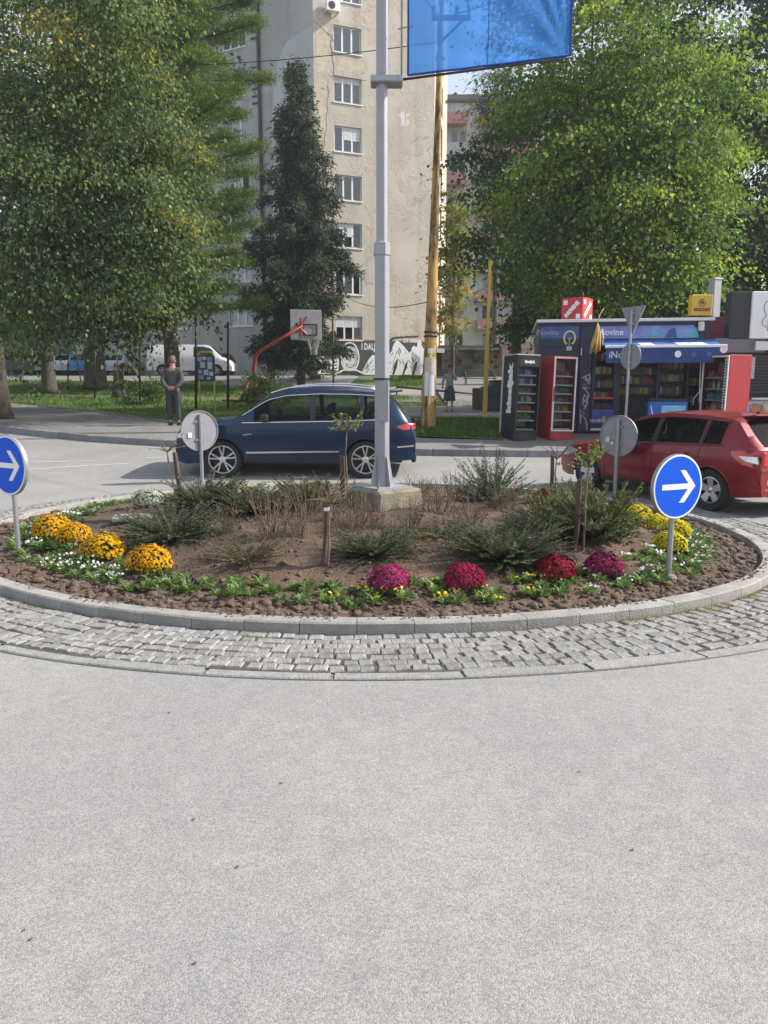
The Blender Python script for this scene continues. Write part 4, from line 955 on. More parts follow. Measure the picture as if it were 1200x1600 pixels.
# ------------------------------------------------------------------ buildings
def plaster(name, base, bumpk=.6, peel=True, sc=1.0):
    m = bpy.data.materials.new(name); m.use_nodes = True; MATS[name] = m
    N, L = m.node_tree.nodes, m.node_tree.links; b = N['Principled BSDF']; b.inputs['Roughness'].default_value = .92; b.inputs['Specular IOR Level'].default_value = .2
    tc = N.new('ShaderNodeTexCoord')
    def nz(s, d=6, r=.6, dist=0.0):
        n = N.new('ShaderNodeTexNoise'); n.inputs['Scale'].default_value = s*sc; n.inputs['Detail'].default_value = d; n.inputs['Roughness'].default_value = r; n.inputs['Distortion'].default_value = dist; L.new(tc.outputs['Object'], n.inputs['Vector']); return n.outputs[0]
    def ramp(i, a, b_, ca, cb):
        r = N.new('ShaderNodeValToRGB'); e = r.color_ramp.elements; e[0].position = a; e[1].position = b_; e[0].color = (*ca, 1); e[1].color = (*cb, 1); L.new(i, r.inputs[0]); return r.outputs[0]
    c1 = ramp(nz(.35), .35, .65, tuple(x*.88 for x in base), tuple(min(1, x*1.07) for x in base))
    p1 = ramp(nz(.42, 7, .62, .6), .50, .515, (0, 0, 0), (1, 1, 1))          # flaked areas
    p2 = ramp(nz(2.6, 5, .65, 1.2), .49, .53, (0, 0, 0), (1, 1, 1))         # blisters inside them
    mul = N.new('ShaderNodeMath'); mul.operation = 'MULTIPLY'; L.new(p1, mul.inputs[0]); L.new(p2, mul.inputs[1])
    mx = N.new('ShaderNodeMixRGB'); mx.inputs[2].default_value = (base[0]*.95, base[1]*.92, base[2]*.87, 1); L.new(c1, mx.inputs[1]); L.new(mul.outputs[0], mx.inputs[0])
    st = ramp(nz(1.3, 6, .7), .55, .8, (1, 1, 1), (.82, .8, .77)); mm = N.new('ShaderNodeVectorMath'); mm.operation = 'MULTIPLY'; L.new(mx.outputs[0], mm.inputs[0]); L.new(st, mm.inputs[1])
    mpn = N.new('ShaderNodeMapping'); mpn.inputs['Scale'].default_value = (2.2, 2.2, .10); L.new(tc.outputs['Object'], mpn.inputs[0]); sn = N.new('ShaderNodeTexNoise'); sn.inputs['Scale'].default_value = 1.0; sn.inputs['Detail'].default_value = 5; L.new(mpn.outputs[0], sn.inputs['Vector'])
    m3 = N.new('ShaderNodeVectorMath'); m3.operation = 'MULTIPLY'; L.new(mm.outputs[0], m3.inputs[0]); L.new(ramp(sn.outputs[0], .5, .72, (1, 1, 1), (.84, .83, .81)), m3.inputs[1]); mm = m3
    L.new(mm.outputs[0], b.inputs['Base Color'])
    if peel:
        fine = nz(12, 4); ad = N.new('ShaderNodeMath'); ad.operation = 'MULTIPLY_ADD'; ad.inputs[1].default_value = .12; L.new(fine, ad.inputs[0]); L.new(mul.outputs[0], ad.inputs[2])
        bp = N.new('ShaderNodeBump'); bp.inputs['Strength'].default_value = bumpk; bp.inputs['Distance'].default_value = .03; bp.invert = True; L.new(ad.outputs[0], bp.inputs['Height']); L.new(bp.outputs[0], b.inputs['Normal'])
    return m
M_plA = plaster('peeling_cream_plaster', (.50, .455, .39), .6); M_plB = plaster('grey_plaster', (.40, .395, .385), .5)
M_wfr = mat('window_frame_white', (.72, .73, .74), .45, .05); M_shut = mat('roller_shutter', (.62, .62, .62), .6, .05); M_curt = mat('curtain', (.7, .71, .74), .9, .25, 6, stretch=(9, 9, .4)); M_room = mat('room_dark', (.05, .052, .06), .9, .2)
BR = Vector((-4.26, 50.0, 0)); a1, a2 = R(22), R(27)
TA, NA = Vector((math.cos(a1), math.sin(a1), 0)), Vector((math.sin(a1), -math.cos(a1), 0))
TB, NB = Vector((-math.cos(a2), math.sin(a2), 0)), Vector((-math.sin(a2), -math.cos(a2), 0))
blk = root('apartment_building', 'tall grey and cream apartment block with peeling plaster behind the trees', 'building', BR)
ZB, ZT = 2.3, 33.0
def fr(T, N_): return lambda u, v, d: T*u + Vector((0, 0, v)) + N_*d          # d outward
def wall(name, f, u0, u1, v0, v1, holes, m, par, rev=.16):
    us = sorted({u0, u1} | {h[0] for h in holes} | {h[1] for h in holes}); vs = sorted({v0, v1} | {h[2] for h in holes} | {h[3] for h in holes}); b = MB()
    for i in range(len(us)-1):
        for j in range(len(vs)-1):
            uc, vc = (us[i]+us[i+1])/2, (vs[j]+vs[j+1])/2
            if any(h[0] < uc < h[1] and h[2] < vc < h[3] for h in holes): continue
            b.quad(f(us[i], vs[j], 0), f(us[i+1], vs[j], 0), f(us[i+1], vs[j+1], 0), f(us[i], vs[j+1], 0))
    for a, c, e, g in holes:
        for (p, q), (r, s) in (((a, e), (c, e)), ((c, e), (c, g)), ((c, g), (a, g)), ((a, g), (a, e))): b.quad(f(p, q, 0), f(r, s, 0), f(r, s, -rev), f(p, q, -rev))
    return b.build(name, m, par, fix=False)
def fbox(b, f, u0, u1, v0, v1, d0, d1):
    return b.prism([(u0, v0), (u1, v0), (u1, v1), (u0, v1)], lambda a, c, d: f(a, c, d), d0, d1)
def window(f, u0, u1, v0, v1, par, n=3, shut=(), curtain=(), sill=True, fw=.07, sill_m=None, half=None):
    b = MB(); D = -.13; e = .004
    for p in ((u0+e, u1-e, v0+e, v0 + fw), (u0+e, u1-e, v1 - fw, v1-e), (u0+e, u0 + fw, v0 + fw, v1 - fw), (u1 - fw, u1-e, v0 + fw, v1 - fw)): fbox(b, f, *p, D - .06, D)
    w = (u1 - u0)/n
    for k in range(1, n): fbox(b, f, u0 + w*k - fw*.75, u0 + w*k + fw*.75, v0 + fw, v1 - fw, D - .06, D + .012)
    fo = b.build('window', M_wfr, par)
    for k in range(n):
        p0, p1 = u0 + w*k + fw*.8, u0 + w*(k+1) - fw*.8
        MB().quad(f(p0, v0 + fw, D - .03), f(p1, v0 + fw, D - .03), f(p1, v1 - fw, D - .03), f(p0, v1 - fw, D - .03)).build('pane', M_wglass, fo, fix=False)
        if k in curtain: MB().quad(f(p0, v0 + fw, D - .055), f(p1, v0 + fw, D - .055), f(p1, v1 - fw, D - .055), f(p0, v1 - fw, D - .055)).build('curtain', M_curt, fo, fix=False)
        if k in shut or half:
            h = half if half else random.uniform(.45, .8); b2 = MB(); nsl = 8
            for q in range(nsl): fbox(b2, f, p0 - .02, p1 + .02, v1 - fw - (v1-v0)*h*(q+1)/nsl, v1 - fw - (v1-v0)*h*q/nsl - .012, D + .004, D + .022)
            b2.build('roller_shutter', M_shut, fo)
    MB().quad(f(u0, v0, -.5), f(u1, v0, -.5), f(u1, v1, -.5), f(u0, v1, -.5)).build('room', M_room, fo, fix=False)
    if sill:
        b2 = MB(); fbox(b2, f, u0 - .06, u1 + .06, v0 - .07, v0 - .003, -.12, .06); b2.build('sill', sill_m or M_wfr, fo)
fA, fB = fr(TA, NA), fr(TB, NB)
WA = 8.1; UA0, UA1 = 1.28, 3.08
tops = [6.37 + 2.86*k for k in range(9)]
hA = [(UA0, UA1, t - 1.5, t) for t in tops]
wall('front_wall', fA, 0, WA, ZB, ZT, hA, M_plA, blk)
opt = [dict(shut=(0, 1), half=.42, curtain=(2,)), dict(curtain=(1,)), dict(shut=(0, 1), curtain=(2,)), dict(curtain=(0, 1, 2)), dict(shut=(1, 2), curtain=(0, 1, 2)), dict(shut=(1,), half=.2, curtain=(0, 1, 2)), dict(curtain=(0, 1, 2)), dict(curtain=(0, 1, 2)), dict()]
for h, o_ in zip(hA, opt): window(fA, *h, blk, **o_)
UB0, UB1 = 5.0, 6.85
hB = [(UB0, UB1, t - 1.5, t) for t in [7.4 + 2.86*k for k in range(9)]] + [(10.6, 12.4, t - 1.5, t) for t in [7.4 + 2.86*k for k in range(9)]]
wall('side_wall', fB, 0, 22, ZB, ZT, hB, M_plB, blk)
for i, h in enumerate(hB): window(fB, *h, blk, curtain=((0, 1, 2), (0, 1, 2), (0, 1), (1, 2))[i % 4])
b = MB(); TC = Vector((.14, .99, 0)); NC = Vector((.99, -.14, 0)); fC = lambda u, v, d: TA*WA + TC*u + Vector((0, 0, v)) + NC*d
hC = [(1.2 + 5*j, 2.8 + 5*j, t - 2.2, t) for t in tops for j in (0, 1)]
wall('far_side_wall', fC, 0, 13, ZB, ZT, hC, M_plA, blk)
for h in hC[::2]: window(fC, *h, blk, n=2)
MB().add([fA(0, ZT, 0), fA(WA, ZT, 0), fC(13, ZT, 0), fB(22, ZT, -13), fB(22, ZT, 0)], [(0, 1, 2, 3, 4)]).build('roof', M_cdark, blk)
p = fB(3.94, 0, .12); MB().tube([(p.x, p.y, 3.6), (p.x, p.y, ZT)], .11, 8).build('downpipe', M_blackp, blk, smooth=True)
b = MB()
for z in np.arange(19.5, 32, .42):
    if (z - 19.5) % 3.4 < 2.2: fbox(b, fB, 4.1, 4.55, z, z + .12, .0, .05)
b.build('wall_rungs', M_blackp, blk)
# paler repaired field on the side wall and the cracked skin on the front: slightly proud plaster skins
def blob(f, pts, name, m, d=.012): MB().prism(pts, lambda a, c, e: f(a, c, e), .0005, d).build(name, m, blk, fix=True)
M_patch = mat('pale_grey_render', (.46, .465, .47), .9, .08, 1.5, .3, 20)
blob(fB, [(.05, 2.5), (3.2, 2.5), (3.2, 16), (3.0, 19.5), (2.6, 21.6), (1.9, 22.7), (1.0, 23.0), (.05, 23.2)], 'repaired_render', M_patch)
M_flake = mat('bare_plaster', (.50, .43, .34), .95, .18, 3, .9, 14)
random.seed(3)
def ragged(u0, u1, v0, v1, n=34, j=.12):
    P = []
    for k in range(n):
        a = 2*math.pi*k/n; ca, sa = math.cos(a), math.sin(a); q = 1/max(abs(ca), abs(sa))**.8
        P.append((max(.03, (u0+u1)/2 + (u1-u0)/2*ca*q*.85 + random.uniform(-j, j)), (v0+v1)/2 + (v1-v0)/2*sa*q*.85 + random.uniform(-j, j)))
    return P
blob(fA, ragged(.05, 1.1, 20.3, 23.6), 'bare_patch', M_flake, .006); blob(fA, ragged(1.3, 3.6, 20.9, 21.8, 40, .14), 'bare_patch', M_flake, .005)
blob(fA, ragged(.05, .95, 15.4, 20.2, 40, .14), 'bare_patch', M_flake, .005); blob(fA, ragged(1.2, 3.2, 4.5, 4.85, 26, .05), 'bare_patch', M_cdark, .008)
blob(fA, ragged(5.6, 6.3, 18.2, 19.2), 'bare_patch', mat('pale_patch', (.58, .55, .5), .9), .006)
M_crack = mat('crack_shadow_line', (.16, .12, .09), .95)
def crack(u, v, n, du, dv, s=.16, w=.013):
    P = [(u, v)]
    for k in range(n): P.append((max(.03, P[-1][0] + du + random.uniform(-s, s)), P[-1][1] + dv + random.uniform(-s, s)*.6))
    MB().tube([fA(a, c, .006) for a, c in P], w, 4).build('crack', M_crack, blk)
crack(.05, 23.5, 8, .16, -.12); crack(1.1, 22.6, 7, .05, -.3, .12); crack(1.05, 20.6, 12, .2, -.02, .12); crack(.9, 20, 14, -.01, -.34, .1); crack(1.2, 16.3, 8, -.02, -.32, .1)
# air conditioner on the front wall, high up
ac = root('air_conditioner', 'white air conditioner unit on the front wall by the top left window', 'air conditioner', BR + fA(1.15, 24.35, 0), a1)
MB().box((0, -.3, .0), (.85, .36, .6)).build('casing', M_white, ac, bevel=.03); b = MB().lathe([(.22, -.485), (.22, -.49)], 20, (-.1, 0, 0), 'Y'); b.build('fan_grille', M_cdk, ac)
MB().box((-.3, -.15, -.34), (.05, .36, .05)).box((.3, -.15, -.34), (.05, .36, .05)).build('bracket', M_steel, ac)
# mural: flat black and white paint on the base of the front wall
mu = MB(); fbox(mu, fA, .02, WA + .35, 2.62, 4.86, .006, .02); mu = mu.build('mural', mat('mural_black', (.05, .052, .056), .8, .25, 4), blk)
M_mw = mat('mural_white', (.72, .72, .72), .85, .06, 6); M_mg = mat('mural_grey', (.38, .38, .38), .85, .1, 6); M_mb = mat('mural_ink', (.02, .02, .022), .85)
def MU(px, py): return ((px - 497)/191*WA, 2.66 + (585 - py)/54*2.2)
lev = {'n': 0}
def mp(pts, m, name='paint_shape', lvl=1): MB().prism([MU(*q) for q in pts], lambda a, c, d: fA(a, c, d), .0205, .0205 + .003*lvl).build(name, m, mu)
# houses on the left
mp([(497.5, 584), (497.5, 552), (502, 552), (502, 549), (508, 549), (508, 552), (516, 552), (516, 556), (521, 556), (521, 584)], M_mw)
mp([(499, 547), (499, 544), (509, 544), (509, 541), (514, 541), (514, 547)], M_mw); mp([(503, 538), (508, 536.5), (528, 535), (528, 531.5), (510, 532), (502, 535)], M_mw)
for x in range(499, 520, 5):
    for y in range(555, 584, 5):
        if random.random() < .8: mp([(x, y), (x + random.uniform(2, 3.6), y), (x + random.uniform(2, 3.4), y + 1.6), (x, y + 2)], M_mb, lvl=2)
mp([(523, 584), (523, 560), (527, 556), (531, 553), (531, 566), (529, 584)], M_mw)
for y in range(560, 582, 5): mp([(524, y), (528, y - 1), (528, y + 1), (524, y + 2)], M_mb, lvl=2)
# smiling head with a white outline
def ell(cx, cy, rx, ry, n=26, a0=0, a1=6.2832): return [(cx + rx*math.cos(a0 + (a1-a0)*k/n), cy - ry*math.sin(a0 + (a1-a0)*k/n)) for k in range(n)]
mp(ell(549, 557.5, 15.5, 24), M_mw); mp([(524, 585), (532, 580), (540, 576), (558, 576), (567, 580), (574, 585)], M_mw)
mp([(527, 585), (538, 579), (560, 579), (571, 585)], M_mb, lvl=2); mp(ell(549, 557.5, 13.4, 21.5), M_mb, lvl=2)
mp([(536.5, 552), (538, 545), (544, 541.5), (552, 541), (558, 543), (561.5, 551), (561.5, 563), (558, 573), (553, 579), (546, 579.5), (540, 574), (537, 565)], mat('mural_pale', (.6, .6, .6), .85, .1, 6), lvl=3)
mp([(556, 544), (561.3, 551), (561.3, 563), (557, 574), (556, 566), (558, 558)], M_mg, lvl=4)
for s in (542.5, 555): mp([(s - 4, 553.5), (s, 552), (s + 4, 553.5), (s + 3.4, 555), (s, 554), (s - 3.4, 555)], M_mb, lvl=4); mp(ell(s, 557, 2.2, 1.1, 10), M_mb, lvl=4)
mp([(548, 556), (550, 556), (552, 564), (549, 565.5), (546.5, 564)], M_mg, lvl=4); mp([(541, 568), (549, 570.3), (557, 567.5), (555, 572.5), (549, 574.5), (543.5, 572.5)], M_mb, lvl=4); mp([(543, 569.2), (549, 571), (555.5, 568.8), (553, 571.8), (549, 572.8), (545, 571.8)], M_mw, lvl=5)
# mountain range
mp([(566, 585), (573, 572), (580, 560), (586, 553), (594, 556), (600, 562), (608, 556), (617, 547), (622, 535), (627, 529), (634, 534), (641, 541), (648, 549), (652, 545), (660, 552), (667, 556), (667, 585)], M_mw)
mp([(652, 585), (652, 541), (656, 537), (661, 540), (663, 530), (667, 527), (672, 541), (680, 543), (686, 556), (694.5, 566), (694.5, 585)], M_mw)
for k in range(58):
    x = random.uniform(574, 688); top = float(np.interp(x, [566, 586, 600, 622, 630, 650, 667, 680, 694], [578, 556, 564, 538, 535, 552, 548, 548, 568])); y = random.uniform(top + 1, 579); l = random.uniform(5, 17); w = random.uniform(.5, 1.4); sl = -.55 if x < 628 or x > 652 else .4
    y2 = min(584, y + l); dx = sl*(y2 - y) + random.uniform(-2, 2); mp([(x, y), (x + w, y + 1), (x + dx*.6 + w*1.3, (y + y2)/2), (x + dx, y2), (x + dx*.45, (y + y2)/2)], M_mb, lvl=2)
for k in range(5): x = 602 + k*17; mp([(x, 584.5), (x + 5, 570 - random.uniform(0, 6)), (x + 10, 562 - random.uniform(0, 5)), (x + 8, 572), (x + 3, 584.5)], M_mb, lvl=2)
mp([(612, 531), (620, 524.5), (634, 523), (650, 522), (664, 521), (664, 523), (650, 524), (634, 525), (622, 527), (617, 531)], M_mb)
def text(body, size, m, par, M4, ext=.002, align='CENTER', name='lettering', bold=0.0, sx=1.0):
    cu = bpy.data.curves.new(name, 'FONT'); cu.body = body; cu.size = size; cu.align_x = align; cu.align_y = 'CENTER'; cu.extrude = ext; cu.offset = bold; cu.resolution_u = 2
    to = bpy.data.objects.new(name, cu); C.objects.link(to); dg = bpy.context.evaluated_depsgraph_get(); me = bpy.data.meshes.new_from_object(to.evaluated_get(dg)); bpy.data.objects.remove(to); bpy.data.curves.remove(cu)
    me.transform(M4 @ Matrix.Diagonal((sx, 1, 1, 1))); me.materials.clear(); me.materials.append(m); return link(name, me, None, par)
def frame4(o, ex, ey):
    ex, ey = Vector(ex).normalized(), Vector(ey).normalized(); ez = ex.cross(ey); m_ = Matrix((ex, ey, ez)).transposed().to_4x4(); m_.translation = Vector(o); return m_
u_, v_ = MU(567.5, 541); text('I DALJE', .58, M_mw, mu, frame4(fA(u_, v_, .026), TA, (0, 0, 1)), .002, 'LEFT', sx=.62, bold=.015)
u_, v_ = MU(652, 530); text('ZA NAMA', .34, M_mw, mu, frame4(fA(u_, v_, .026), TA, (0, 0, 1)), .002, sx=.8, bold=.01)
mb = MB(); fbox(mb, fA, .02, WA - .1, 4.862, 4.92, .006, .02); mb.build('wall_stripe', mat('faded_red_paint', (.42, .2, .16), .9, .2), blk)
# second block with balconies, far behind
b2 = root('balcony_building', 'far apartment block with pink and white balconies seen between the trees', 'building', at(690, 560, 84))
fD = lambda u, v, d: Vector((u, -d, v)); M_wp = plaster('white_plaster', (.58, .57, .56), .3); M_pk = mat('pink_balcony', (.52, .25, .22), .9, .15, 3)
hD = [(x, x + 1.6, z, z + 1.5) for z in np.arange(1.2, 23, 2.9) for x in (.7, 4.2, 7.2, 10.6, 14)]
wall('wall', fD, -1, 18, -4, 25.6, hD, M_wp, b2)
for i, h in enumerate(hD): window(fD, *h, b2, n=2, sill=False, curtain=((), (0,), (0, 1))[i % 3])
for j, z in enumerate(np.arange(.2, 24, 2.9)):
    for k, (x0, x1) in enumerate(((-.9, 2.2), (3.6, 9.4), (10, 16))):
        b = MB(); fbox(b, fD, x0, x1, z - .15, z, .004, 1.3); fbox(b, fD, x0, x1, z, z + .95, 1.2, 1.3); fbox(b, fD, x0, x0 + .1, z, z + .95, .004, 1.2); fbox(b, fD, x1 - .1, x1, z, z + .95, .004, 1.2)
        b.build('balcony', M_pk if (j + k) % 3 != 1 else M_wp, b2)
MB().box((8.5, 6, 26.0), (20, 13, .5)).build('roof', M_cdark, b2); MB().box((5, 5, 26.8), (4, 2.5, 1.2)).build('roof_house', M_wp, b2); MB().box((5.8, 4.5, 27.9), (.6, .6, 1.4)).build('chimney', M_cdark, b2)
# row of garages with reddish doors
gp_ = at(690, 582, 47); ga = root('garage_row', 'long low row of garages with faded red doors beyond the lawn', 'garages', Vector((gp_.x, gp_.y, 2.25)), R(4))
wall('wall', lambda u, v, d: Vector((u, -d, v)), 0, 12, -.6, 1.75, [(3.2 + 2.15*k, 5.1 + 2.15*k, .0, 1.6) for k in range(4)], plaster('stained_render', (.24, .21, .18), .4), ga)
M_gd = mat('faded_red_door', (.27, .13, .105), .85, .25, 2.5, stretch=(6, 6, .6))
for k in range(4):
    b = MB()
    for q in range(6): b.box((3.2 + 2.15*k + .16 + .317*q, .06, .8), (.308, .05, 1.59))
    b.build('garage_door', M_gd, ga)
MB().box((6, 2.2, 1.86), (12.6, 5.4, .16)).build('roof', mat('roof_sheet', (.30, .29, .28), .8, .15), ga); MB().box((6, -.52, 1.99), (12.6, .06, .1)).build('fascia', M_cdark, ga); MB().box((6, 4.4, .6), (12, .2, 2.4)).build('rear_wall', M_cdark, ga)
b = root('notice', 'white and orange hoarding panel on the garages behind the black cooler', 'hoarding', at(812, 548, 45))
MB().box((0, 0, 0), (2.0, .05, 1.0)).build('panel', mat('hoarding_print', (.5, .48, .47), .7, .3, 3, col2=(.55, .2, .12)), b); MB().box((-.7, .03, -1.2), (.08, .05, 1.6)).box((.7, .03, -1.2), (.08, .05, 1.6)).build('post', M_dsteel, b)
# long dim building behind the parked cars on the left
d_ = root('long_building', 'long low grey building behind the parked cars at the left', 'building', (-46, 60, 2.6))
fE = lambda u, v, d: Vector((u, -d, v)); hE = [(2 + 4*k, 4 + 4*k, 1.2, 2.5) for k in range(8)]
wall('wall', fE, 0, 36, -.5, 6.4, hE, plaster('dim_plaster', (.17, .17, .18), .3), d_)
for h in hE: window(fE, *h, d_, n=2, sill=False)
MB().box((18, 4, 6.5), (37, 9, .3)).build('roof', M_cdark, d_)
# ------------------------------------------------------------------ kiosks and drink coolers
M_nav = mat('kiosk_navy', (.012, .02, .05), .45, .12, 3); M_nav2 = mat('kiosk_blue_print', (.02, .045, .2), .45, .25, 2.5, col2=(.05, .12, .38)); M_lt = mat('letter_white', (.75, .75, .78), .5, .03)
M_blk = mat('cooler_black', (.014, .016, .019), .4, .15); M_rd = mat('cooler_red', (.34, .012, .02), .38, .08); M_alw = mat('aluminium_edge', (.6, .6, .6), .4, .06, metal=.3)
GOODS = [mat('goods_' + n, c, .5, .2, 9) for n, c in (('red', (.5, .06, .05)), ('orange', (.6, .24, .06)), ('green', (.12, .36, .14)), ('teal', (.12, .42, .45)), ('white', (.72, .72, .7)), ('yellow', (.65, .55, .12)), ('blue', (.1, .2, .52)), ('brown', (.28, .17, .12)))]
def goods(parent, name, x0, x1, y, z, h, cols, w=.07, d=.07, bottle=True, rnd=None):
    "a row of packs or bottles on a shelf, one mesh per colour"
    r = rnd or random; bs = {}
    x = x0 + w/2
    while x < x1 - w*.4:
        c = r.choice(cols); b = bs.setdefault(c, MB()); hh = h*r.uniform(.78, 1.0)
        if bottle: b.lathe([(w*.42, 0), (w*.42, hh*.62), (w*.16, hh*.82), (w*.16, hh)], 7, (x, y, z))
        else: b.box((x, y + r.uniform(-.01, .01), z + hh/2), (w*.92, d, hh), r.uniform(-.06, .06))
        x += w
    for c, b in bs.items(): o = b.build(name, GOODS[c], parent, smooth='auto' if bottle else False); o['kind'] = 'stuff'
def cooler(label, p, rz, roll, bm_, frame_m, W_=.62, D_=.66, H_=1.95, head=None, sidetxt=None, shelves=None, edge=None, handle=None, dots=False, empty=False):
    rt = root('drinks_cooler', label, 'drinks cooler', p, rz); rt.rotation_euler = (0, roll, rz)
    b = MB(); t = .04
    b.box((-W_/2 + t/2, D_/2, H_/2), (t, D_, H_)); b.box((W_/2 - t/2, D_/2, H_/2), (t, D_, H_)); b.box((0, D_/2, H_ - t/2), (W_ - 2*t - .002, D_, t)); b.box((0, D_/2, .10), (W_ - 2*t - .002, D_, .2)); b.box((0, D_ - .02, H_/2 + .07), (W_ - 2*t - .002, .036, H_ - .3))
    b.build('cabinet', bm_, rt, bevel=.008)
    b = MB(); f = .035; z0, z1 = .2, H_ - .02
    b.box((-W_/2 + f/2 + .004, -.025, (z0+z1)/2), (f, .04, z1 - z0)); b.box((W_/2 - f/2 - .004, -.025, (z0+z1)/2), (f, .04, z1 - z0)); b.box((0, -.025, z1 - f/2), (W_ - 2*f - .01, .04, f)); b.box((0, -.025, z0 + f/2), (W_ - 2*f - .01, .04, f))
    dr = b.build('door', frame_m, rt, bevel=.006)
    MB().quad((-W_/2 + f, -.02, z0 + f), (W_/2 - f, -.02, z0 + f), (W_/2 - f, -.02, z1 - f), (-W_/2 + f, -.02, z1 - f)).build('glass', M_kglass, dr, fix=False)
    MB().box((-W_/2 + f*.5, -.06, (z0+z1)/2), (.025, .03, .32)).build('handle', handle or frame_m, dr, bevel=.006)
    MB().box((0, D_/2 + .1, H_/2 + .1), (W_ - 2*t - .02, .02, H_ - .42)).build('liner', mat('cooler_liner', (.6, .62, .63), .6, .08), rt)
    rd = random.Random(len(label)); n = len(shelves)
    for k, cs in enumerate(shelves):
        z = .24 + (H_ - .5)*k/n
        sh = MB().box((0, D_*.34, z), (W_ - 2*t - .02, D_*.5, .012)).box((0, .045, z + .012), (W_ - 2*t - .03, .008, .035)).build('shelf', M_alw, rt)
        if cs: goods(sh, 'bottles', -W_/2 + t + .02, W_/2 - t - .02, .11, z + .01, (H_ - .5)/n*.82, cs, .068, rnd=rd); goods(sh, 'bottles', -W_/2 + t + .02, W_/2 - t - .02, .2, z + .01, (H_ - .5)/n*.84, cs, .068, rnd=rd)
    if head:
        hb = MB().box((0, -.032, H_ - .16), (W_ - .09, .03, .2)).build('header', bm_, rt); text(head, .085, M_lt, rt, frame4((0, -.0485, H_ - .15), (1, 0, 0), (0, 0, 1)), bold=.006)
    if sidetxt: text(sidetxt, .30, M_lt, rt, frame4((-W_/2 - .002, D_*.42, H_*.60), (0, 0, 1), (0, 1, 0)), bold=.02, sx=1.25)
    if edge: MB().box((-W_/2 - .004, D_ - .03, H_/2 + .03), (.02, .06, H_ - .04)).box((0, D_/2, H_ + .012), (W_ + .01, D_, .02)).build('edge_trim', edge, rt)
    if dots:
        b = MB()
        for z in np.arange(.3, H_ - .1, .06): b.box((W_/2 - .085, -.03, z), (.03, .012, .028))
        o = b.build('light_dots', M_lt, rt); o['kind'] = 'stuff'
    return rt
PZ_ = lambda y: H(y) + .125
p = at(820, 680, 17.75); p.z = PZ_(17.75)
cooler('black drinks cooler with white lettering down its side, left of the red one', p, R(17), R(1.6), M_blk, M_blk, W_=.58, D_=.74, H_=1.93, head='kiseljak', sidetxt='kiseljak', shelves=[[], [1, 1, 2], [1, 0], [7, 4], [0, 0, 3, 3], [4, 6], [6, 4]], edge=M_alw)
p = at(877, 678, 17.8); p.z = PZ_(17.8)
cooler('red drinks cooler with a pale door frame beside the black one', p, R(15), R(1.4), M_rd, mat('pink_white_frame', (.72, .62, .64), .4, .05), W_=.58, D_=.78, H_=1.9, shelves=[[], [], [2, 5, 7], [2, 3, 0], [6, 2, 3], [0, 7], [0, 4, 3]], handle=M_rd)
p = at(1112, 660, 17.2); p.z = PZ_(17.2)
cooler('red cooler turned aside, with a dotted light strip, right of the kiosk awning', p, R(-66), R(1.0), M_rd, M_alw, W_=.72, D_=.66, H_=1.98, shelves=[[4, 7], [7, 4], [1, 4], [6, 3], [4, 7], [1, 7]], dots=True)
# newspaper kiosk
YK = 18.95; kx0 = at(840, 600, YK).x; kx1 = at(1101, 600, YK).x; kz = PZ_(YK); kzt = at(960, 505, YK).z - kz
ki = root('newspaper_kiosk', 'navy blue newspaper kiosk with an awning and shelves of goods', 'kiosk', (kx0, YK, kz), R(-9)); KW = kx1 - kx0
def kx(px): return at(px, 600, YK).x - kx0
def kzz(py): return at(960, py, YK).z - kz
MB().box((KW/2, 1.6, .04), (KW, 3.2, .08)).box((KW/2, 3.15, kzt/2), (KW, .06, kzt)).box((.03, 1.55, kzt/2), (.06, 3.1, kzt - .02)).box((KW - .03, 1.55, kzt/2), (.06, 3.1, kzt - .02)).build('walls', M_nav, ki)
MB().box((KW/2, 1.5, kzt + .03), (KW + .16, 3.4, .07)).build('roof', M_alw, ki, bevel=.01)
MB().box((KW/2, -.0, kzt - .28), (KW, .08, .56)).build('fascia', M_nav, ki)
xl = kx(906)
MB().box((xl/2, -.0, (kzt - .56)/2), (xl, .06, kzt - .562)).build('front_panel', M_nav, ki, bevel=.01)
MB().box((kx(914.5), -.05, kzt/2 - .05), (kx(925) - kx(906), .14, kzt - .1)).build('corner_pillar', M_nav, ki, bevel=.015)
hb = MB().box(((kx(934) + kx(1078))/2, -.05, kzz(521)), (kx(1078) - kx(934), .03, .29)).build('header_sign', mat('header_print', (.07, .07, .3), .4, .3, 1.6, col2=(.25, .33, .62)), ki)
text('iNovine', .21, M_lt, ki, frame4((kx(950), -.068, kzz(521)), (1, 0, 0), (0, 0, 1)), bold=.004)
for q, (x, w_, m) in enumerate(((1012, .22, GOODS[3]), (1034, .3, M_nav2), (1060, .4, mat('cyan_print', (.12, .42, .6), .4, .2)))): MB().prism([(kx(x), kzz(530)), (kx(x) + w_, kzz(530)), (kx(x) + w_*.8, kzz(514)), (kx(x) + w_*.25, kzz(519))], lambda a, c, d: Vector((a, d, c)), -.066, -.069).build('header_print', m, ki)
hb = MB().box(((kx(842) + kx(903))/2, -.045, kzz(520)), (kx(903) - kx(842), .02, .28)).build('header_sign', M_nav2, ki); text('iNovine', .2, mat('dim_letter', (.3, .33, .45), .5), ki, frame4((kx(853), -.058, kzz(520)), (1, 0, 0), (0, 0, 1)), sx=.9)
ki.scale = (.955, 1, 1)
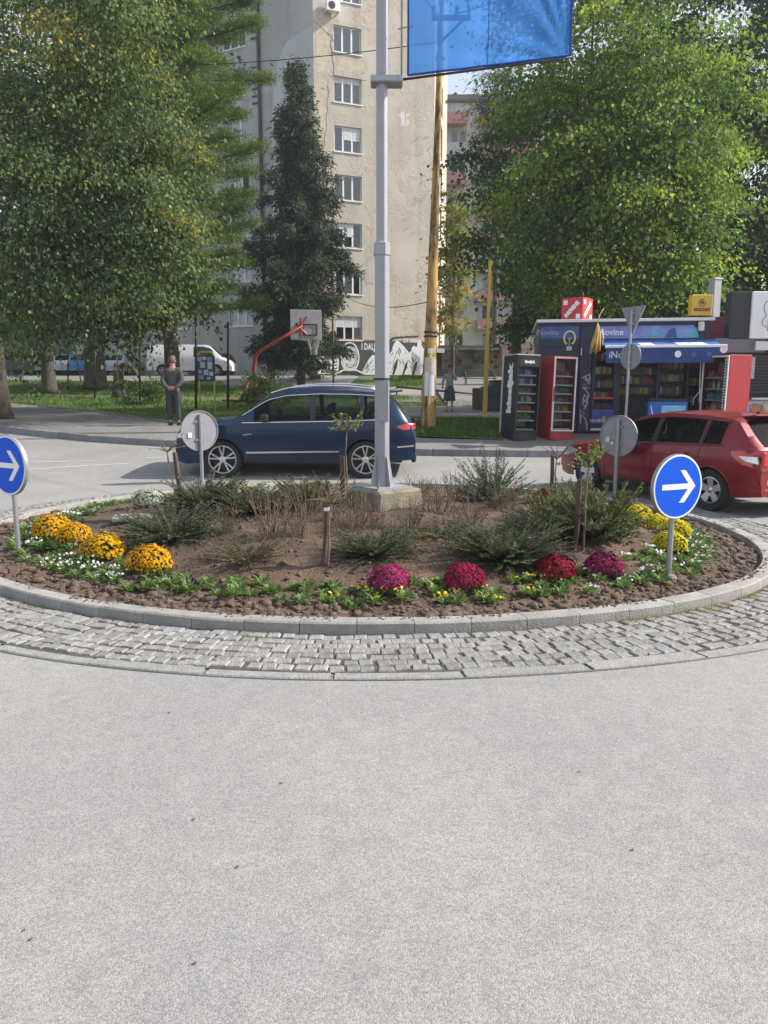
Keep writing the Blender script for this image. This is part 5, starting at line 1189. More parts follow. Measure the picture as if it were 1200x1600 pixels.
# light bulb emblem
M_bulb = mat('bulb_yellow', (.62, .64, .30), .5, .05); bx, bz = kx(888), kzz(529)
b = MB(); ring = [(bx + .135*math.cos(a), -.06, bz + .16*math.sin(a)) for a in np.linspace(R(-62), R(242), 24)]; b.tube(ring, .026, 6); b.build('bulb_emblem', M_bulb, ki, smooth=True)
b = MB(); b.tube([(bx - .05, -.06, bz + .02), (bx - .02, -.06, bz - .04), (bx, -.06, bz + .01), (bx + .02, -.06, bz - .04), (bx + .05, -.06, bz + .02)], .01, 5); b.tube([(bx, -.06, bz - .02), (bx, -.06, bz - .2)], .01, 5); b.box((bx, -.06, bz - .24), (.13, .03, .1)); b.build('bulb_emblem', mat('bulb_grey', (.4, .42, .38), .5), ki)
# scrawled paint on the corner pillar
M_scr = mat('scrawl_paint', (.62, .54, .62), .7, .1)
def scr(pts): MB().tube([(kx(900 + x/12), -.124, kzz(560 + y/12)) for x, y in pts], .016, 4).build('graffiti', M_scr, ki)
scr([(120, 1210), (112, 1080), (100, 960), (190, 1020), (115, 1085), (200, 1105), (235, 1220), (245, 1320)]); scr([(210, 900), (150, 860), (145, 760), (180, 680), (225, 720), (230, 850), (190, 940), (165, 930)]); scr([(225, 760), (170, 790), (215, 830)])
scr([(245, 740), (255, 680), (180, 575), (130, 555), (270, 555), (140, 505), (270, 465), (165, 400), (255, 380)]); scr([(120, 372), (175, 345), (258, 300), (265, 400), (265, 480), (160, 345)])
# shop front: frames, display glass and shelves of goods behind
for px in (928, 965, 1028, 1073, 1099): MB().box((kx(px), .0, (kzt - .56)/2), (.07 if px != 965 else .16, .07, kzt - .564)).build('mullion', M_nav, ki)
MB().box(((kx(928) + kx(1099))/2, .002, .10), (kx(1099) - kx(928), .06, .2)).build('plinth', M_nav, ki)
for a, c in ((930, 961), (970, 1026), (1030, 1071), (1075, 1097)): MB().quad((kx(a), .01, .2), (kx(c), .01, .2), (kx(c), .01, kzt - .57), (kx(a), .01, kzt - .57)).build('glass', M_kglass, ki, fix=False)
MB().box(((kx(928) + kx(1099))/2, .75, 1.1), (kx(1099) - kx(928), .04, 2.2)).build('display_back', mat('display_back', (.2, .17, .17), .8, .3), ki)
rd = random.Random(5)
for a, c, zs in ((931, 960, (.24, .5, .78, 1.06, 1.38, 1.7)), (971, 1025, (.9, 1.14, 1.36, 1.58, 1.8)), (1031, 1070, (.3, .6, .9, 1.2, 1.5, 1.75)), (1076, 1096, (.3, .7, 1.1, 1.5))):
    for z in zs:
        sh = MB().box(((kx(a) + kx(c))/2, .3, z), (kx(c) - kx(a), .42, .018)).build('shelf', M_dsteel, ki)
        goods(sh, 'packs', kx(a), kx(c), .18, z + .01, .19, [7, 7, 0, 4, 5, 6, 1], .05, .05, False, rd)
MB().box(((kx(930) + kx(961))/2, -.045, kzz(622)), (kx(961) - kx(930), .03, .045)).build('red_rail', mat('red_strip', (.5, .03, .02), .4, .05), ki)
MB().box(((kx(928) + kx(962))/2, -.045, kzz(650)), (kx(962) - kx(928), .02, .34)).build('lower_poster', M_nav2, ki); text('novine', .15, M_lt, ki, frame4((kx(936), -.058, kzz(656)), (1, 0, 0), (0, 0, 1))); MB().lathe([(.05, -.057), (.05, -.06)], 14, (kx(947), 0, kzz(653)), 'Y').build('orange_dot', GOODS[1], ki)
MB().box(((kx(926) + kx(962))/2, -.06, kzz(670)), (kx(962) - kx(926), .08, .05)).build('ledge', M_alw, ki)
# awning
ax0, ax1 = kx(937), kx(1108); az0 = kzz(533)
b = MB(); NSEG = 14
def aw(u, t): return Vector((ax0 + (ax1 - ax0)*u, -.07 - 1.05*t, az0 - .20*t - .03*math.sin(math.pi*t)))
vs = [aw(i/NSEG, j/6) for j in range(7) for i in range(NSEG + 1)]; b.add(vs, [(j*(NSEG+1)+i, j*(NSEG+1)+i+1, (j+1)*(NSEG+1)+i+1, (j+1)*(NSEG+1)+i) for j in range(6) for i in range(NSEG)])
M_awn = mat('awning_blue', (.025, .075, .30), .7, .25, 1.6, col2=(.05, .14, .42)); b.build('awning_cloth', M_awn, ki, smooth=True, fix=False)
MB().box(((ax0 + ax1)/2, -1.14, az0 - .205), (ax1 - ax0 + .05, .05, .06)).build('awning_bar', M_white, ki, bevel=.01)
MB().box(((ax0 + ax1)/2, -1.135, az0 - .40), (ax1 - ax0, .012, .33)).build('valance', mat('valance_blue', (.015, .035, .15), .7, .3, 1.5, col2=(.03, .07, .26)), ki)
text('iNovine', .21, M_lt, ki, frame4((ax0 + .40, -1.143, az0 - .39), (1, 0, 0), (0, 0, 1)))
for x, r_, m in ((1.62, .075, M_lt), (1.98, .06, M_nav2), (2.62, .085, M_lt), (2.3, .05, M_awn)): MB().lathe([(r_, -1.1425), (r_, -1.1445)], 18, (ax0 + x, 0, az0 - .38 + (.1 if x > 2.5 else 0)), 'Y').build('valance_dot', m, ki)
for u, w_ in ((.3, .5), (.62, .45), (.75, .4)): MB().prism([(u, .35), (u + .12, .32), (u + .14, .7), (u + .02, .8)], lambda a, c, d: aw(a, c) + Vector((0, 0, d)), .004, .008).build('awning_print', mat('awning_white', (.6, .65, .75), .7, .1), ki)
for x in (ax0 + .1, ax1 - .1): MB().tube([(x, -.07, az0 - .3), (x, -.6, az0 - .35), (x, -1.12, az0 - .22)], .018, 6).build('awning_arm', M_alw, ki)
MB().tube([(kx(1090), -.1, kzz(563)), (kx(1091), -.1, kzz(612)), (kx(1083), -.12, kzz(622)), (kx(1082), -.12, kzz(632))], .012, 6).build('awning_crank', M_white, ki, smooth=True)
MB().tube([(kx(907), -.13, kzz(545)), (kx(907), -.13, kzz(556))], .012, 5).build('wall_tube', M_white, ki)
MB().lathe([(.05, 0), (.075, .03), (.075, .2), (.05, .22)], 14, (kx(1087), -.14, kzz(521))).build('wall_lamp', mat('lamp_cream', (.6, .56, .46), .4, .1), ki, smooth='auto')
# straw bundle at the corner
sb = root('straw_bundle', 'golden brown dried corn bundle hanging at the kiosk corner', 'straw bundle', tuple(at(931, 549, 17.75)))
b = MB()
for k in range(18):
    a = random.uniform(0, 6.28); r_ = random.uniform(.03, .11); b.tube([(.02, 0, .62), (.01 + r_*.5*math.cos(a), r_*.5*math.sin(a), .42), (-.03 + r_*math.cos(a), r_*math.sin(a), .18), (-.05 + r_*1.5*math.cos(a), r_*1.4*math.sin(a), random.uniform(-.05, .06))], [.012, .03, .036, .012], 5)
b.build('husks', mat('corn_husk', (.34, .17, .035), .8, .3, 8, col2=(.55, .36, .1)), sb, smooth=True)
b = MB(); b.tube([(.02, 0, .6), (.05, 0, .8), (.14, -.01, .95)], [.012, .012, .006], 5); b.tube([(.1, -.02, .5), (.15, -.02, .3), (.13, -.02, .12)], [.012, .014, .01], 5); b.build('pale_stalk', mat('stalk_pale', (.6, .58, .4), .7), sb, smooth=True)
# red cube sign and yellow sign above the roofs
def cube_sign(name, label, p, s, rz, m): r = root(name, label, 'sign', p, rz); MB().box((0, 0, s[2]/2), s).build('box', m, r, bevel=.015); return r
p = at(901, 500, 19.4); p.z = kz + kzt + .065
cs = cube_sign('cube_sign', 'red cube sign with white lettering on the kiosk roof', p, (.56, .56, .56), R(-40), mat('sign_red', (.5, .02, .035), .4, .06))
for (ex, ey, o_) in (((1, 0, 0), (0, 0, 1), (0, -.283, .28)), ((0, 1, 0), (0, 0, 1), (.283, 0, .28))):
    ex, ey, o_ = Vector(ex), Vector(ey), Vector(o_); n_ = ex.cross(ey); dx = (ex + ey).normalized(); dy = (ey - ex).normalized()
    text('iNOVINE', .125, M_lt, cs, frame4(o_, dx, dy), bold=.012, sx=.95)
    for sx_, sy_ in ((-.17, .17), (.17, -.17)): MB().prism([(-.055, -.055), (.055, -.055), (.055, .055), (-.055, .055)], lambda a, c, d: o_ + ex*(a + sx_) + ey*(c + sy_) + n_*d, .0, .003).build('pip', M_lt, cs)
p = at(1093, 496, 20.5); p.z = at(1093, 494, 20.5).z
ms = cube_sign('yellow_sign', 'square yellow sign with a dark emblem above the dark red roof box', p, (.55, .22, .53), R(4), mat('sign_yellow', (.62, .40, .045), .4, .05)); M_dkr = mat('dark_red_ink', (.13, .03, .03), .5)
b = MB(); b.tube([(.085*math.cos(a), -.113, .33 + .085*math.sin(a)) for a in np.linspace(.9, 6.6, 22)], .013, 5); b.build('emblem_ring', M_dkr, ms, smooth=True)
text('M', .1, M_dkr, ms, frame4((0, -.113, .33), (1, 0, 0), (0, 0, 1)), bold=.01); text('MOZZART', .1, M_dkr, ms, frame4((0, -.113, .15), (1, 0, 0), (0, 0, 1)), bold=.006, sx=.92)
MB().box((0, 0, -.18), (.06, .06, .4)).build('stem', M_dsteel, ms)
bs = root('betting_kiosk', 'dark red roof box of the kiosk behind the navy kiosk', 'kiosk', (at(1066, 600, 20.4).x, 20.4, PZ_(20.4))); zt_ = at(1100, 495, 20.4).z - bs.location.z; W_ = at(1131, 600, 20.4).x - bs.location.x
MB().box((W_/2, 1.2, zt_ - .35), (W_, 2.4, .7)).build('roof_box', mat('dark_red_panel', (.10, .012, .025), .45, .1), bs, bevel=.01); MB().box((W_/2, 1.24, (zt_ - .7)/2), (W_ - .06, 2.3, zt_ - .71)).build('walls', M_cdk, bs)
p = at(1114, 495, 21.5); q = root('square_post', 'square grey post rising behind the yellow sign', 'post', (p.x, 21.5, H(21.5)))
zz_ = at(1114, 437, 21.5).z - H(21.5); MB().box((0, 0, zz_/2), (.24, .24, zz_), R(20)).build('shaft', mat('post_grey', (.42, .42, .44), .5, .08), q, bevel=.01); MB().box((0, 0, zz_ + .02), (.27, .27, .04), R(20)).build('cap', M_alw, q); MB().box((0, 0, .02), (.4, .4, .04), R(20)).build('base_plate', M_steel, q)
# ice cream freezer
p = at(1040, 655, 17.5); fz = root('ice_cream_freezer', 'blue ice cream freezer chest in front of the kiosk window', 'freezer', (p.x, 17.5, PZ_(17.5)), R(-14)); fz.scale = (1, 1, 1.15)
MB().box((0, 0, .42), (.84, .56, .78)).build('chest', mat('freezer_blue', (.02, .10, .36), .35, .1), fz, bevel=.04, seg=2); MB().box((0, 0, .835), (.8, .54, .05)).build('lid', M_cdk, fz, bevel=.015)
MB().box((.12, -.284, .48), (.5, .008, .5)).build('print_panel', mat('freezer_print', (.10, .34, .62), .35, .2, 4, col2=(.3, .55, .75)), fz)
b = MB()
for x, z, r_ in ((.03, .34, .07), (.12, .42, .09), (.2, .38, .08), (.12, .52, .06), (.24, .3, .06)): b.lathe([(r_, -.289), (r_, -.292)], 14, (x, 0, z), 'Y')
b.build('cream_print', M_lt, fz); MB().tube([(-.36, -.285, .74), (-.3, -.285, .5), (-.34, -.285, .34)], .01, 5).build('swirl', M_lt, fz)
# snack kiosk at the right edge
YS = 18.3; sk = root('snack_kiosk', 'snack kiosk with a white roof sign at the right edge', 'kiosk', (at(1130, 600, YS).x, YS, PZ_(YS))); s0 = sk.location
def sx(px): return at(px, 600, YS).x - s0.x
def sz(py): return at(1150, py, YS).z - s0.z
WS = sx(1330); zt_ = sz(457)
MB().box((WS/2, 1.5, (sz(527))/2), (WS, 2.9, sz(527) - .01)).build('walls', M_cdk, sk); MB().box((sx(1149), .0, (sz(457) + sz(530))/2), (sx(1169) - sx(1130), .3, sz(457) - sz(530))).build('black_panel', mat('charcoal_panel', (.02, .022, .027), .5, .1), sk, bevel=.01)
MB().box((sx(1149), -.02, (sz(529) + sz(551))/2), (sx(1169) - sx(1090), .2, sz(529) - sz(551))).build('grey_band', mat('band_grey', (.16, .155, .18), .5, .08), sk)
wsn = MB().box(((sx(1160) + WS)/2, -.06, (sz(457) + sz(530))/2), (WS - sx(1160), .3, sz(457) - sz(530))).build('roof_sign', M_white, sk, bevel=.015)
M_ln = mat('sign_line', (.12, .14, .2), .5)
MB().tube([(sx(1200) + .1, -.214, sz(465)), (sx(1192), -.214, sz(465)), (sx(1187), -.214, sz(471)), (sx(1181), -.214, sz(473)), (sx(1178), -.214, sz(480)), (sx(1180), -.214, sz(490)), (sx(1183), -.214, sz(494)), (sx(1178), -.214, sz(500)), (sx(1177), -.214, sz(508)), (sx(1183), -.214, sz(512)), (sx(1188), -.214, sz(509)), (sx(1185), -.214, sz(516)), (sx(1190), -.214, sz(521)), (sx(1203), -.214, sz(521))], .008, 5).build('line_drawing', M_ln, wsn)
MB().prism([(sx(1183), sz(508)), (sx(1186), sz(495)), (sx(1195), sz(484)), (sx(1206), sz(484)), (sx(1206), sz(514)), (sx(1192), sz(514))], lambda a, c, d: Vector((a, d, c)), -.2105, -.213).build('blue_print', mat('pale_blue_print', (.48, .6, .75), .5, .1), wsn)
MB().box(((sx(1170) + WS)/2, -.14, sz(541)), (WS - sx(1170), .14, .2)).build('shutter_box', M_alw, sk)
M_lou = mat('louvre_dark', (.05, .06, .065), .4, .2)
for k in range(12): MB().box(((sx(1170) + WS)/2, -.03, sz(557 + k*5)), (WS - sx(1170), .02, .065), rx=.5).build('louvre', M_lou, sk)
MB().box((sx(1172), -.06, sz(575)), (.09, .03, .5)).build('price_list', mat('paper_grey', (.45, .45, .46), .8, .15, 20), sk)
MB().box(((sx(1168) + WS)/2, -.12, sz(623)), (WS - sx(1168), .3, .05)).build('counter', M_alw, sk, bevel=.01)
cp_ = MB().box(((sx(1168) + WS)/2, -.07, sz(643)), (WS - sx(1168), .05, .52)).build('counter_panel', mat('panel_pale_blue', (.5, .56, .62), .5, .1, 2), sk)
b = MB(); b.lathe([(.0001, -.099), (.17, -.1), (.17, -.106), (.001, -.11)], 16, (sx(1184), 0, sz(642)), 'Y'); b.build('bun_print', mat('bun_print', (.45, .22, .07), .6, .25, 10), cp_); MB().lathe([(.14, -.1), (.14, -.107)], 16, (sx(1199), 0, sz(650)), 'Y').build('bun_print', mat('bun_print2', (.55, .3, .12), .6, .25, 10), cp_)
MB().tube([(sx(1170), -.1, sz(650)), (sx(1172), -.1, sz(640)), (sx(1171), -.1, sz(634)), (sx(1176), -.1, sz(632)), (sx(1182), -.1, sz(632))], .012, 5).build('scribble_print', mat('blue_ink', (.05, .1, .4), .5), cp_)
# ------------------------------------------------------------------ street furniture
p = G(668, 671, .13); top = at(690, 0, 22.3); YP = p.y
wp = root('utility_pole', 'weathered yellow brown wooden utility pole with pasted notices', 'utility pole', p - Vector((0, 0, .1)))
q = at(691, -20, YP) - p; hp = q.z
def wpp(t): return Vector((q.x*t, 0, hp*t))
MB().tube([wpp(0), wpp(.02), wpp(.3), wpp(.6), wpp(1)], [.225, .20, .135, .09, .055], 14).build('shaft', M_woodp, wp, smooth='auto')
MB().tube([wpp(.005) + Vector((.0, -.12, 0)), wpp(.2) + Vector((-.01, -.12, 0))], [.08, .07], 6).build('splint', mat('yellowed_splint', (.4, .3, .1), .85, .3, 3, stretch=(6, 6, .5)), wp)
b = MB().box((0, 0, .02), (1.05, .5, .1)); b.build('concrete_foot', M_cdark, wp, bevel=.02)
for t, r_ in ((.235, .17), (.245, .17), (.86, .105)): MB().lathe([(r_, -.02), (r_ + .006, 0), (r_, .02)], 14, tuple(wpp(t))).build('steel_band', M_dsteel, wp)
for py, h_, w_, m in ((572, .42, .30, mat('torn_poster', (.42, .36, .31), .85, .35, 14, col2=(.62, .55, .5))), (600, .58, .27, mat('paper_notice', (.62, .65, .72), .85, .06, 20)), (548, .12, .12, M_white)):
    c = at(667.5, py, YP - .2) - wp.location
    b = MB(); n_ = 6; vs = []
    for k in range(n_ + 1):
        a = R(-90) + (k/n_ - .5)*w_/.19; ax_ = q.x*(c.z/hp)
        for z in (-h_/2, h_/2): vs.append((ax_ + .186*math.cos(a), .186*math.sin(a), c.z + z))
    b.add(vs, [(2*k, 2*k+2, 2*k+3, 2*k+1) for k in range(n_)]); b.build('notice', m, wp, smooth=True)
b = MB(); tz = at(705, 32, YP).z - wp.location.z; b.box((q.x*tz/hp + .22, -.13, tz), (.9, .08, .09)); b.tube([(q.x*tz/hp + .55, -.13, tz), (q.x*tz/hp, -.15, tz - .5)], .03, 5); b.build('crossarm', M_dsteel, wp)
for dx in (-.18, .35, .62): MB().lathe([(.02, 0), (.05, .06), (.04, .1), (.055, .15), (.02, .2)], 10, (q.x*tz/hp + dx, -.13, tz + .055)).build('insulator', M_cdk, wp, smooth='auto')
MB().box((.30, -.05, at(690, 548, YP).z - wp.location.z), (.2, .02, .1), ry=.05).build('small_plate', M_white, wp)
def wire(name, a, b_, sag, label, r=.012): P = [Vector(a).lerp(Vector(b_), t) + Vector((0, 0, -sag*4*t*(1-t))) for t in np.linspace(0, 1, 22)]; o = MB().tube(P, r, 4).build(name, M_dsteel); return tag(o, label, 'wire')
wt = wp.location + wpp(.87); wire('overhead_wire', at(-160, 72, 26), wp.location + Vector((q.x*tz/hp, -.13, tz - .5)), .55, 'thin overhead wire running left from the wooden pole past the tower', .011)
wire('overhead_wire', at(521, 448, 41), wp.location + Vector((q.x*.33, 0, at(680, 470, YP).z - wp.location.z)), .5, 'lower sagging wire between the slim lamp and the wooden pole', .012)
wire('overhead_wire', wp.location + Vector((q.x*.97, -.1, tz)), (16, 8, 12.5), .8, 'high wire crossing behind the banner', .014)
wire('overhead_wire', wp.location + Vector((q.x*.97, -.1, tz - .1)), (-7, 5, 17), .9, 'high wire rising to the upper left behind the banner', .014)
# slim yellow post
p = G(757, 655, .13); t_ = at(765, 425, p.y); yp = root('yellow_post', 'slim yellow post left of the black cooler', 'post', p)
MB().tube([(0, 0, -.1), ((t_.x - p.x)*.5, 0, (t_.z - p.z)*.5), ((t_.x - p.x)*1.08, 0, (t_.z - p.z)*1.08)], [.07, .06, .05], 10).build('shaft', mat('yellow_enamel', (.52, .38, .03), .6, .25, 4, col2=(.42, .3, .06)), yp, smooth='auto'); MB().lathe([(.12, -.02), (.11, .04), (.08, .05)], 12).build('foot', M_cdark, yp)
# slim dark lamp by the tower
p = G(521, 605, .03); t_ = at(520, 428, p.y); dl = root('street_lamp', 'slim rusty lamp pole standing before the mural', 'street lamp', p)
hh = t_.z - p.z; M_rust = mat('rusty_steel', (.10, .065, .045), .8, .3, 6); MB().tube([(0, 0, 0), (0, 0, hh)], [.06, .045], 8).build('shaft', M_rust, dl, smooth=True)
MB().box((-.1, 0, hh + .02), (.5, .12, .05)).build('crossbar', M_dsteel, dl); b = MB(); b.lathe([(.05, -.5), (.09, -.4), (.05, -.05)], 10, (0, 0, hh)); b.lathe([(.09, -1.15), (.11, -1.05), (.07, -.95)], 10, (0, 0, hh)); b.build('lamp_body', M_cdk, dl, smooth='auto')
# dark net posts round the ball court
for i, (px, by, ty, lab) in enumerate([(106, 612, 505, 'dark slim net post beside the second trunk'), (148, 622, 520, 'short thin post by the thick dark trunk'), (218, 632, 490, 'dark net post above the bush'), (262, 640, 485, 'dark net post just left of the standing man'), (306, 641, 488, 'thick dark net post at the left edge of the notice board'), (356, 641, 505, 'dark net post between notice board and red hoop'), (183, 600, 540, 'thin post rising from the old tree stump'), (280, 588, 550, 'short thin post above the man')]):
    p = G(px, by, .0); t_ = at(px + .5, ty, p.y); r_ = root('net_post', lab, 'post', p); MB().tube([(0, 0, -.05), (t_.x - p.x, 0, t_.z - p.z)], .055 if i in (4, 5) else .04, 8).build('tube', M_blackp, r_, smooth=True); MB().lathe([(.06, 0), (.05, .04), (.01, .05)], 8, (t_.x - p.x, 0, t_.z - p.z)).build('cap', M_dsteel, r_)
p = G(118, 600); t_ = at(112, 510, p.y); q_ = at(126, 590, p.y); r_ = root('leaning_pole', 'thin dark pole leaning between the trunks', 'pole', q_); MB().tube([(0, 0, -.2), t_ - q_], .035, 7).build('tube', M_blackp, r_); MB().lathe([(.045, 0), (.045, .03)], 7, tuple(t_ - q_)).build('cap', M_dsteel, r_)
# notice board
p = G(325, 655, .02); nb = root('notice_board', 'notice board of pinned papers in a yellow tube frame', 'notice board', p); k = p.y/FPX
M_yf = mat('yellow_tube', (.42, .42, .05), .55, .2); z = lambda py: (at(325, py, p.y).z - p.z); xw = 11.5*k
MB().tube([(-xw, 0, 0), (-xw, 0, z(553)), (-xw + .06, 0, z(550)), (xw - .06, 0, z(550)), (xw, 0, z(553)), (xw, 0, 0)], .028, 8).build('frame', M_yf, nb, smooth=True)
MB().box((0, -.02, (z(556) + z(595))/2), (28*k, .03, z(556) - z(595))).build('board', mat('board_navy', (.03, .045, .09), .6, .3, 6), nb, bevel=.008)
for i, (dx, py, w, h) in enumerate(((-9, 561, 6, 6), (-2, 560, 6, 5), (6, 561, 7, 6), (-5, 570, 8, 9), (6, 571, 7, 11), (-9, 581, 5, 6), (0, 582, 7, 8), (8, 584, 6, 6), (-8, 589, 7, 6), (4, 591, 5, 4))):
    MB().box((dx*k, -.04, z(py)), (w*k, .004, h*k), ry=random.uniform(-.05, .05)).build('paper', mat('board_paper_%s' % 'abc'[i % 3], ((.33, .42, .5), (.4, .5, .55), (.2, .28, .38))[i % 3], .7, .2, 12), nb)
# basketball hoop
p = G(398, 626, .02); bh = root('basketball_hoop', 'basketball hoop on a red bent steel arm in front of the spruce', 'basketball hoop', p); Yh = p.y
def hp_(px, py, dy=0.0): v = at(px, py, Yh + dy); return v - p
M_rs = mat('red_steel', (.30, .025, .02), .5, .2, 4)
MB().tube([(0, 0, -.05), hp_(397, 575), hp_(399, 557), hp_(408, 548), hp_(440, 529, .2), hp_(473, 509, .3)], [.10, .10, .09, .085, .075, .06], 10).build('arm', M_rs, bh, smooth=True)
MB().tube([hp_(373, 632, -.4), hp_(392, 592)], .06, 8).build('brace', M_rs, bh, smooth=True); MB().box((-.4, -.2, .03), (2.0, 1.2, .06)).build('ballast_plate', M_rs, bh, bevel=.01)
b = MB(); b.tube([hp_(462, 520, .3), hp_(479, 495, .5)], .05, 7); b.tube([hp_(462, 505, .3), hp_(479, 523, .5)], .05, 7); b.tube([hp_(470, 497, .3), hp_(470, 525, .3)], .05, 7); b.build('rear_struts', M_rs, bh)
c = hp_(478, 508, .6); k = Yh/FPX; brd = MB().box(c, (48*k, .05, 46*k), R(12)).build('backboard', mat('backboard_grey', (.40, .42, .46), .6, .12, 3), bh, bevel=.01)
b = MB(); fx = Vector((math.cos(R(12)), math.sin(R(12)), 0))
for s1, s2 in (((-.32, -.2), (.32, -.2)), ((.32, -.2), (.32, .28)), ((.32, .28), (-.32, .28)), ((-.32, .28), (-.32, -.2))): b.tube([c + fx*(s1[0] + .2) + Vector((0, -.03, s1[1] - .25)), c + fx*(s2[0] + .2) + Vector((0, -.03, s2[1] - .25))], .03, 4)
b.build('board_square', M_blackp, brd)
rc = hp_(490, 530, .9); MB().tube([rc + Vector((.30*math.cos(a), .30*math.sin(a), 0)) for a in np.linspace(0, 6.283, 21)], .018, 6, False).build('rim', M_rs, bh, smooth=True)
b = MB()
for k_ in range(12):
    a = 6.283*k_/12; b2_ = a + .5
    for s in (-1, 1): b.tube([rc + Vector((.29*math.cos(a), .29*math.sin(a), 0)), rc + Vector((.24*math.cos(a + s*.26), .24*math.sin(a + s*.26), -.25)), rc + Vector((.17*math.cos(a), .17*math.sin(a), -.5)), rc + Vector((.16*math.cos(a + s*.26), .16*math.sin(a + s*.26), -.72))], .012, 3)
b.build('net', mat('net_grey', (.25, .25, .24), .9), bh)
# bench, litter bins, rail
def bench(px, py, wpx, label, rz=0.0):
    p = G(px, py, .02); r = root('park_bench', label, 'bench', p, rz); w = wpx*p.y/FPX; M_sl = mat('bench_slat', (.06, .055, .04), .7, .3, 5)
    for k in range(3): MB().box((0, -.16 + .15*k, .44), (w, .12, .04)).build('slat', M_sl, r, bevel=.006)
    for k in range(3): MB().box((0, .27 + .03*k, .58 + .14*k), (w, .035, .11), rx=-.2).build('back_slat', M_sl, r, bevel=.006)
    for s in (-1, 1):
        b = MB(); x = s*(w/2 - .1); b.tube([(x, -.22, 0), (x, -.2, .44), (x, -.22, .62), (x, .25, .64)], .025, 6); b.tube([(x, .26, 0), (x, .2, .42), (x, .33, .92)], .025, 6); b.build('leg', M_dsteel, r, smooth=True)
    return r
bench(750, 604, 50, 'dark slatted park bench on the bright lawn by the yellow post', R(3)); bench(690, 603, 36, 'dark bench partly hidden behind the wooden pole', R(-4))
p = G(748, 641, .1); lb = root('litter_bin', 'brown slatted litter bin just left of the yellow post', 'litter bin', p)
for k in range(10): a = 6.283*k/10; MB().box((.24*math.cos(a), .24*math.sin(a), .45), (.14, .03, .8), a + math.pi/2).build('slat', mat('bin_brown', (.11, .075, .055), .8, .25), lb, bevel=.005)
MB().lathe([(.22, .04), (.22, .82), (.19, .82), (.19, .08)], 18).build('liner', M_cdk, lb); 
p = G(785, 643, .1); du = root('waste_container', 'dark waste container behind the black cooler', 'waste container', p, R(5)); MB().prism([(-.75, 0), (.75, 0), (.82, .95), (.6, 1.12), (-.35, 1.12), (-.82, .85)], lambda a, c, d: Vector((a, d, c)), -.5, .5).build('tub', mat('container_slate', (.035, .04, .05), .6, .2), du, bevel=.04); MB().box((.1, 0, 1.14), (1.1, 1.0, .05), ry=-.05).build('lid', M_cdk, du, bevel=.015); MB().box((0, -.52, .6), (1.3, .04, .06)).build('grip_bar', M_dsteel, du)
a_, b_ = G(620, 618, .0), G(742, 622, .0); rl = root('barrier_rail', 'long low steel barrier rail behind the woman', 'barrier', a_)
d = b_ - a_; za = at(620, 604.5, a_.y).z - a_.z; zb = at(742, 615.5, b_.y).z - a_.z
MB().tube([(0, 0, za), (d.x, d.y, zb)], .05, 8).build('rail', M_dsteel, rl, smooth=True)
for t in (0, .33, .66, 1): MB().tube([(d.x*t, d.y*t, d.z*t - .05), (d.x*t, d.y*t, za + (zb - za)*t)], .04, 7).build('post', M_dsteel, rl)
# give way sign and round sign, seen from behind
p = G(975, 694, .13); gs = root('sign_post', 'grey sign post with the backs of a triangle and a round sign', 'road sign', p, 0); k = p.y/FPX
z = lambda py: at(980, py, p.y).z - p.z; lean = (at(987, 490, p.y).x - p.x)/z(490)
MB().tube([(0, 0, -.1), (lean*z(484), 0, z(484))], .032, 10).build('post', M_steel, gs, smooth='auto')
m_ = Matrix.Rotation(R(-58), 3, 'Z'); cx_ = lean*z(500)
def tri(n, s, d0, d1, m): MB().prism([(-.33*s, .26*s), (.33*s, .26*s), (.03*s, -.32*s), (-.03*s, -.32*s)], lambda a, c, d: m_ @ Vector((a, d, 0)) + Vector((cx_, 0, z(498) + c)), d0, d1).build(n, m, gs, bevel=.008)
tri('triangle_back', 1, .035, .055, M_sback); tri('triangle_face', .97, .0555, .058, M_swhite)
b = MB(); rr_ = 20*k; cz = z(557); cx_ = lean*cz; vs = []
for dpt in (.035, .055):
    for q_ in range(32): a = 6.283*q_/32; v = m_ @ Vector((rr_*math.cos(a), dpt, 0)); vs.append(Vector((cx_ + v.x, v.y, cz + rr_*math.sin(a))))
b.add(vs, [tuple(range(32))[::-1], tuple(range(32, 64))] + [(i, (i+1) % 32, 32 + (i+1) % 32, 32 + i) for i in range(32)]); b.build('round_back', M_sback, gs, bevel=.006)
for zz in (z(490), z(506), z(550), z(566)): MB().box((lean*zz, .0, zz), (.09, .085, .03)).build('clamp', M_steel, gs)

# ------------------------------------------------------------------ people
def skin(name, joints, edges, m, par, rootv=0, sub=2):
    me = bpy.data.meshes.new(name); me.from_pydata([j[0] for j in joints], edges, []); o = bpy.data.objects.new(name, me); C.objects.link(o)
    md = o.modifiers.new('skin', 'SKIN'); md.use_smooth_shade = True
    sv = me.skin_vertices[0].data
    for i, j in enumerate(joints): r = j[1]; sv[i].radius = r if isinstance(r, tuple) else (r, r); sv[i].use_root = (i == rootv)
    s2 = o.modifiers.new('sub', 'SUBSURF'); s2.levels = sub; s2.render_levels = sub
    dg = bpy.context.evaluated_depsgraph_get(); m2 = bpy.data.meshes.new_from_object(o.evaluated_get(dg)); bpy.data.objects.remove(o); m2.materials.clear(); m2.materials.append(m); m2.polygons.foreach_set('use_smooth', [True]*len(m2.polygons)); return link(name, m2, None, par)
M_skin = mat('skin', (.36, .2, .145), .55, .08, 20)
